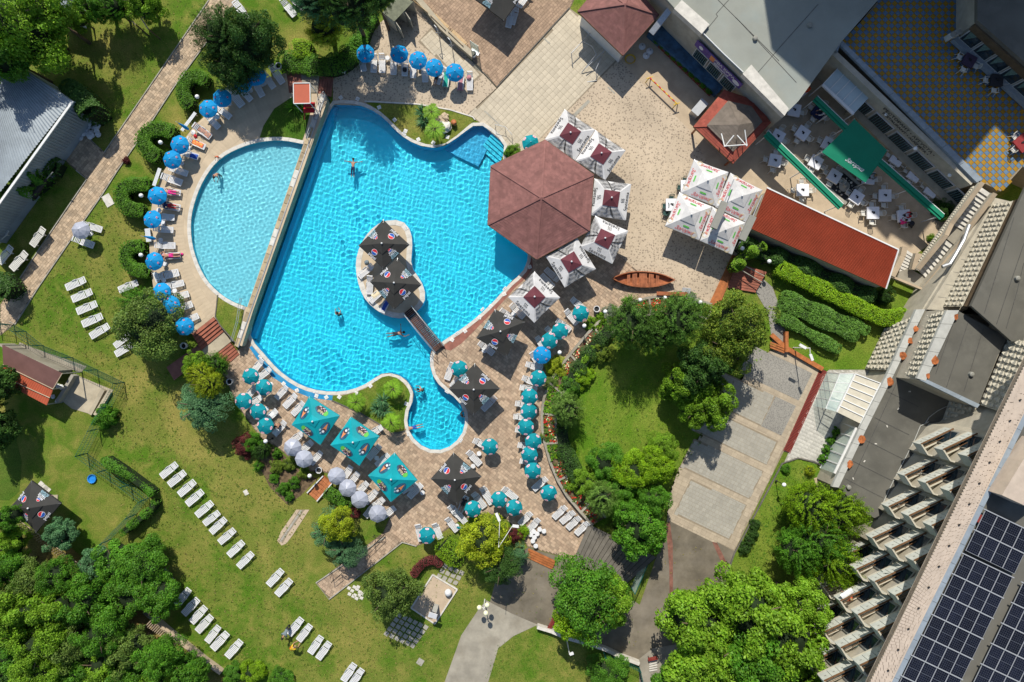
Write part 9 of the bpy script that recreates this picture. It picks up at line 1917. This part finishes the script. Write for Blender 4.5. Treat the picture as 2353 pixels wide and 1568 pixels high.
for x in(-.45,.45):mb=MB();mb.box((x,0,.22),(.06,.36,.44));mb.build('leg',M['black'],t)
t=bld('park_bench','short red bench at the bottom by the maple',P(*T(2,3,1285,1330),0),'bench');t.rotation_euler=(0,0,.2)
for k in range(3):mb=MB();mb.box((0,-.12+.12*k,.45),(.9,.1,.03));mb.build('seat_slat',M['redmetal'],t)
for x in(-.35,.35):mb=MB();mb.box((x,0,.22),(.06,.3,.44));mb.build('leg',M['black'],t)
t=bld('tiled_stair','small orange tiled stair with white side rails beside the silver parasols',P(*T(1,2,600,1350),0),'stairs');lo=Vector(t.location)
A_,B_,C_,D_=[Vector(T(1,2,*p))for p in((615,1240),(695,1310),(560,1470),(470,1395))]
M['terra']=mat('terracotta_tile',(.40,.14,.05),.6,.2,3,rand=.1)
for i in range(6):
 for j in range(3):
  f0,f1,g0_,g1_=i/6,(i+.95)/6,(j+.02)/3,(j+.98)/3;z=.5-.08*i;q=[A_.lerp(D_,f0).lerp(B_.lerp(C_,f0),g0_),A_.lerp(D_,f0).lerp(B_.lerp(C_,f0),g1_),A_.lerp(D_,f1).lerp(B_.lerp(C_,f1),g1_),A_.lerp(D_,f1).lerp(B_.lerp(C_,f1),g0_)]
  mb=MB();mb.prism([Vector(((P(v.x,v.y,z)-lo).x,(P(v.x,v.y,z)-lo).y,0))for v in q],0,z);mb.build('tile',M['terra'],t)
for a,b in((A_,D_),(B_,C_)):mb=MB();mb.beam(P(a.x,a.y,.6)-lo,P(b.x,b.y,.2)-lo,.1,.12);mb.build('side_rail',M['whitepaint'],t)
rail('ramp_railing',TL(1,3,1090,210,1185,200,1000,380),.0,'black handrail on the upper part of the paved ramp',.9,M['black'],1.2)
rail('ramp_railing',TL(1,3,700,540,715,620,790,560),.0,'black handrail at the lower end of the paved ramp',.9,M['black'],1.2)
rail('pool_handrail',TL(1,0,2200,1170,2290,1190,2352,1260),.0,'steel pool handrail at the underwater steps',.8,M['steel'],1.0,1)
for i,(x,y,s)in enumerate(((1735,1085,.42),(1690,1105,.38),(1720,1130,.36),(1735,1180,.62),(1700,1175,.4))):b=bld('rock',f'pale {["yellow rounded","tan angular","brownish flat","big grey white","small white"][i]} boulder in the rockery',P(*T(1,0,x,y),0),'rock');mb=MB();mb.ball((0,0,s*.4),s,12,sz=.75,bump=.55,seed=i*3+1);mb.build('stone',M['coping']if i>2 else M['sand'],b)
b=bld('clay_jar','tipped terracotta jar beside the rocks',P(*T(1,0,1808,1120),0),'jar');mb=MB();mb.lathe([(.1,0),(.25,.12),(.28,.3),(.2,.48),(.14,.55),(.17,.6)],n=14);o=mb.build('body',M['terra'],b);o.rotation_euler=(R(60),0,.6);o.location=(0,0,.25)
b=bld('standing_board','white folding board leaning near the boat',P(*T(2,1,1590,1105),0),'board');mb=MB();mb.box((0,0,.5),(.8,.5,.04),rx=.5,rz=-.1);mb.build('panel',M['white'],b);mb=MB();mb.tube([(-.3,.2,0),(.9,-.05,.5)],.02,5);mb.build('strut',M['steel'],b)
b=bld('fan_ball','white ball lying in the sandpit',P(*T(1,3,1770,730),0),'ball');mb=MB();mb.ball((0,0,.36),.36,14);mb.build('shell',M['white'],b,smooth=True)
b=bld('swing_board','white board on a tilted stand in the middle of the sandpit',P(*T(1,3,1650,890),0),'goal');mb=MB();mb.box((-.05,.1,1.9),(.8,.55,.06),rx=.3,rz=-.3);mb.build('board',M['white'],b);mb=MB();mb.tube([(0,0,0),(0,.1,1.9)],.05,6);mb.build('post',M['steel'],b);mb=MB();mb.box((.1,.45,.95),(.45,.05,1.9),rz=-.3);mb.build('panel',M['slabw'],b)
b=bld('barrel','dark lying barrel at the lawn edge under the trees',P(*T(0,3,1395,925),0),'barrel');mb=MB();mb.lathe([(.2,0),(.33,.05),(.36,.8),(.33,1.5),(.2,1.55)],n=16);o=mb.build('drum',M['greybox'],b,smooth=True);o.rotation_euler=(R(90),0,R(52));o.location=(-.5,.4,.36)
t=bld('roof_trellis','wooden trellis over the trees along the boundary wall',P(*T(0,3,1450,1060),0),'trellis');lo=Vector(t.location)
for k in range(12):a=(1385+16*k,1000+11*k);mb=MB();mb.beam(P(*T(0,3,*a),2.2)-lo,P(*T(0,3,a[0]-45,a[1]+50),2.2)-lo,.06,.06);mb.build('slat',M['sand'],t)
t=bld('boundary_wall','crumbling low wall along the foot of the lawn',P(*T(0,3,1560,1080),0),'wall');lo=Vector(t.location);wp=W(TL(0,3,1470,1000,1600,1110,1750,1230,1900,1350,2050,1460),0)
for a,b_ in zip(wp,wp[1:]):mb=MB();mb.beam(a-lo+Vector((0,0,.25)),b_-lo+Vector((0,0,.25)),.45,.5);mb.build('wall_section',M['sand'],t)
t=bld('yard_fence','old wooden paling along the dry scrub beside the faded umbrella',P(*T(0,3,420,260),0),'fence');lo=Vector(t.location)
for k in range(34):p=Vector(T(0,3,150,60)).lerp(Vector(T(0,3,840,560)),k/34);mb=MB();v=P(p.x,p.y,0)-lo;mb.beam(v+Vector((0,0,.0)),v+Vector((0,0,.9)),.07,.04);mb.build('paling',M['sand'],t)
mb=MB();mb.beam(P(*T(0,3,150,60),.5)-lo,P(*T(0,3,840,560),.5)-lo,.04,.06);mb.build('rail',M['sand'],t)
t=bld('closed_umbrella','folded black umbrella leaning in the dark cypresses at the left',P(*T(0,1,340,190),0),'umbrella');lo=Vector(t.location);A,B=P(*T(0,1,280,240),.5)-lo,P(*T(0,1,430,75),2.0)-lo;mb=MB();mb.tube([A,A.lerp(B,.3),A.lerp(B,.8),B],[.5,.42,.2,.06],8);mb.build('canopy',M['fblack'],t);mb=MB();mb.tube([B,B+(B-A)*.35],.05,6);mb.build('pole',M['steel'],t)
_pc=bpy.data.objects['pool_coping']
for(x,y),a in((T(1,1,1380,525),-60),(T(1,1,2285,1085),50),(T(1,1,2080,1275),48),(T(1,1,1845,1495),40),(T(1,1,1015,1172),-60),(T(1,1,1230,1328),-20),(T(1,2,1612,170),-85),(T(1,2,1755,465),-35),(T(1,2,1885,912),60),(T(1,2,1398,852),-80),(T(1,2,1095,358),25),(T(1,2,548,470),-8),(T(1,2,38,145),-50),(T(1,0,1362,1232),-50),(T(1,0,1635,1350),0)):
 mb=MB();p=P(x,y,.06);mb.box((0,0,0),(.42,.2,.012),rz=R(a));o=mb.build('depth_plate',M['whitepaint'],_pc);o.location=p+Vector((0,0,.02))
 c_,s_2=math.cos(R(a)),math.sin(R(a));put_text('1.90 m',M['black'],p+Vector((0,0,.03)),Vector((c_,s_2,0)),Vector((-s_2,c_,0)),.13,_pc,lift=.004)
M['seam']=mat('roof_seam',(.085,.083,.075),.9,.2,3)
def seams(nm,z,pairs,w_=.05,mt='seam'):
 t=next(o for o in bpy.data.objects if o.parent is None and o.name==nm);lo=Vector(t.location)
 for pts in pairs:
  for a,b in zip(pts,pts[1:]):mb=MB();mb.beam(P(*a,z+.012)-lo,P(*b,z+.012)-lo,w_,.02);mb.build('roof_seam',M[mt],t)
seams('north_wing',5.3,[TL(2,0,2000,-10,1875,130,1890,150,1800,260),[(1690,40),(1790,140)],[(1640,-10),(1700,50),(1830,190)],[(1880,10),(1800,100),(1730,180)]],.04)
seams('podium_building',PZ,[[(2010,960),(2090,1000)],[(1985,1010),(2075,1055)],[(1960,1060),(2050,1105)],[(1942,1100),(2030,1145)],[(2040,900),(2110,935)],[(2065,870),(1950,1120)]],.05)
seams('upper_block',BZ,[[(2190,745),(2150,860)],[(2225,740),(2175,890)],[(2260,755),(2215,900)]],.04)
seams('screen_wing',GZ,[[(2330,500),(2262,720)],[(2353,560),(2290,745)],TL(3,1,2352,850,2280,1150,2190,1450)],.05)
for nm,z,q in(('north_wing',5.3,T(2,0,2230,360)),('north_wing',5.3,(1860,60)),('screen_wing',GZ,(2335,640)),('upper_block',BZ,(2230,860)),('podium_building',PZ,T(3,2,735,1340))):
 t=bpy.data.objects[nm];mb=MB();mb.lathe([(.22,0),(.2,.25),(.1,.3)],P(*q,z)-Vector(t.location),10);mb.build('roof_vent',M['greybox'],t)
rg=np.random.default_rng(8)
flowers('leaf_litter',PLAZA,.035,60,[('drytuft',.8,.05)],.04)
flowers('leaf_litter',DL(1155,1320,1210,1270,1320,1300,1460,1400,1480,1500,1390,1480,1240,1430,1140,1400),.02,120,[('drytuft',.5,.07),('mid',.3,.06)],.04)
flowers('leaf_litter',DL(1540,1210,1680,1272,1640,1380,1550,1470,1490,1420),.02,60,[('drytuft',.6,.07)],.04)
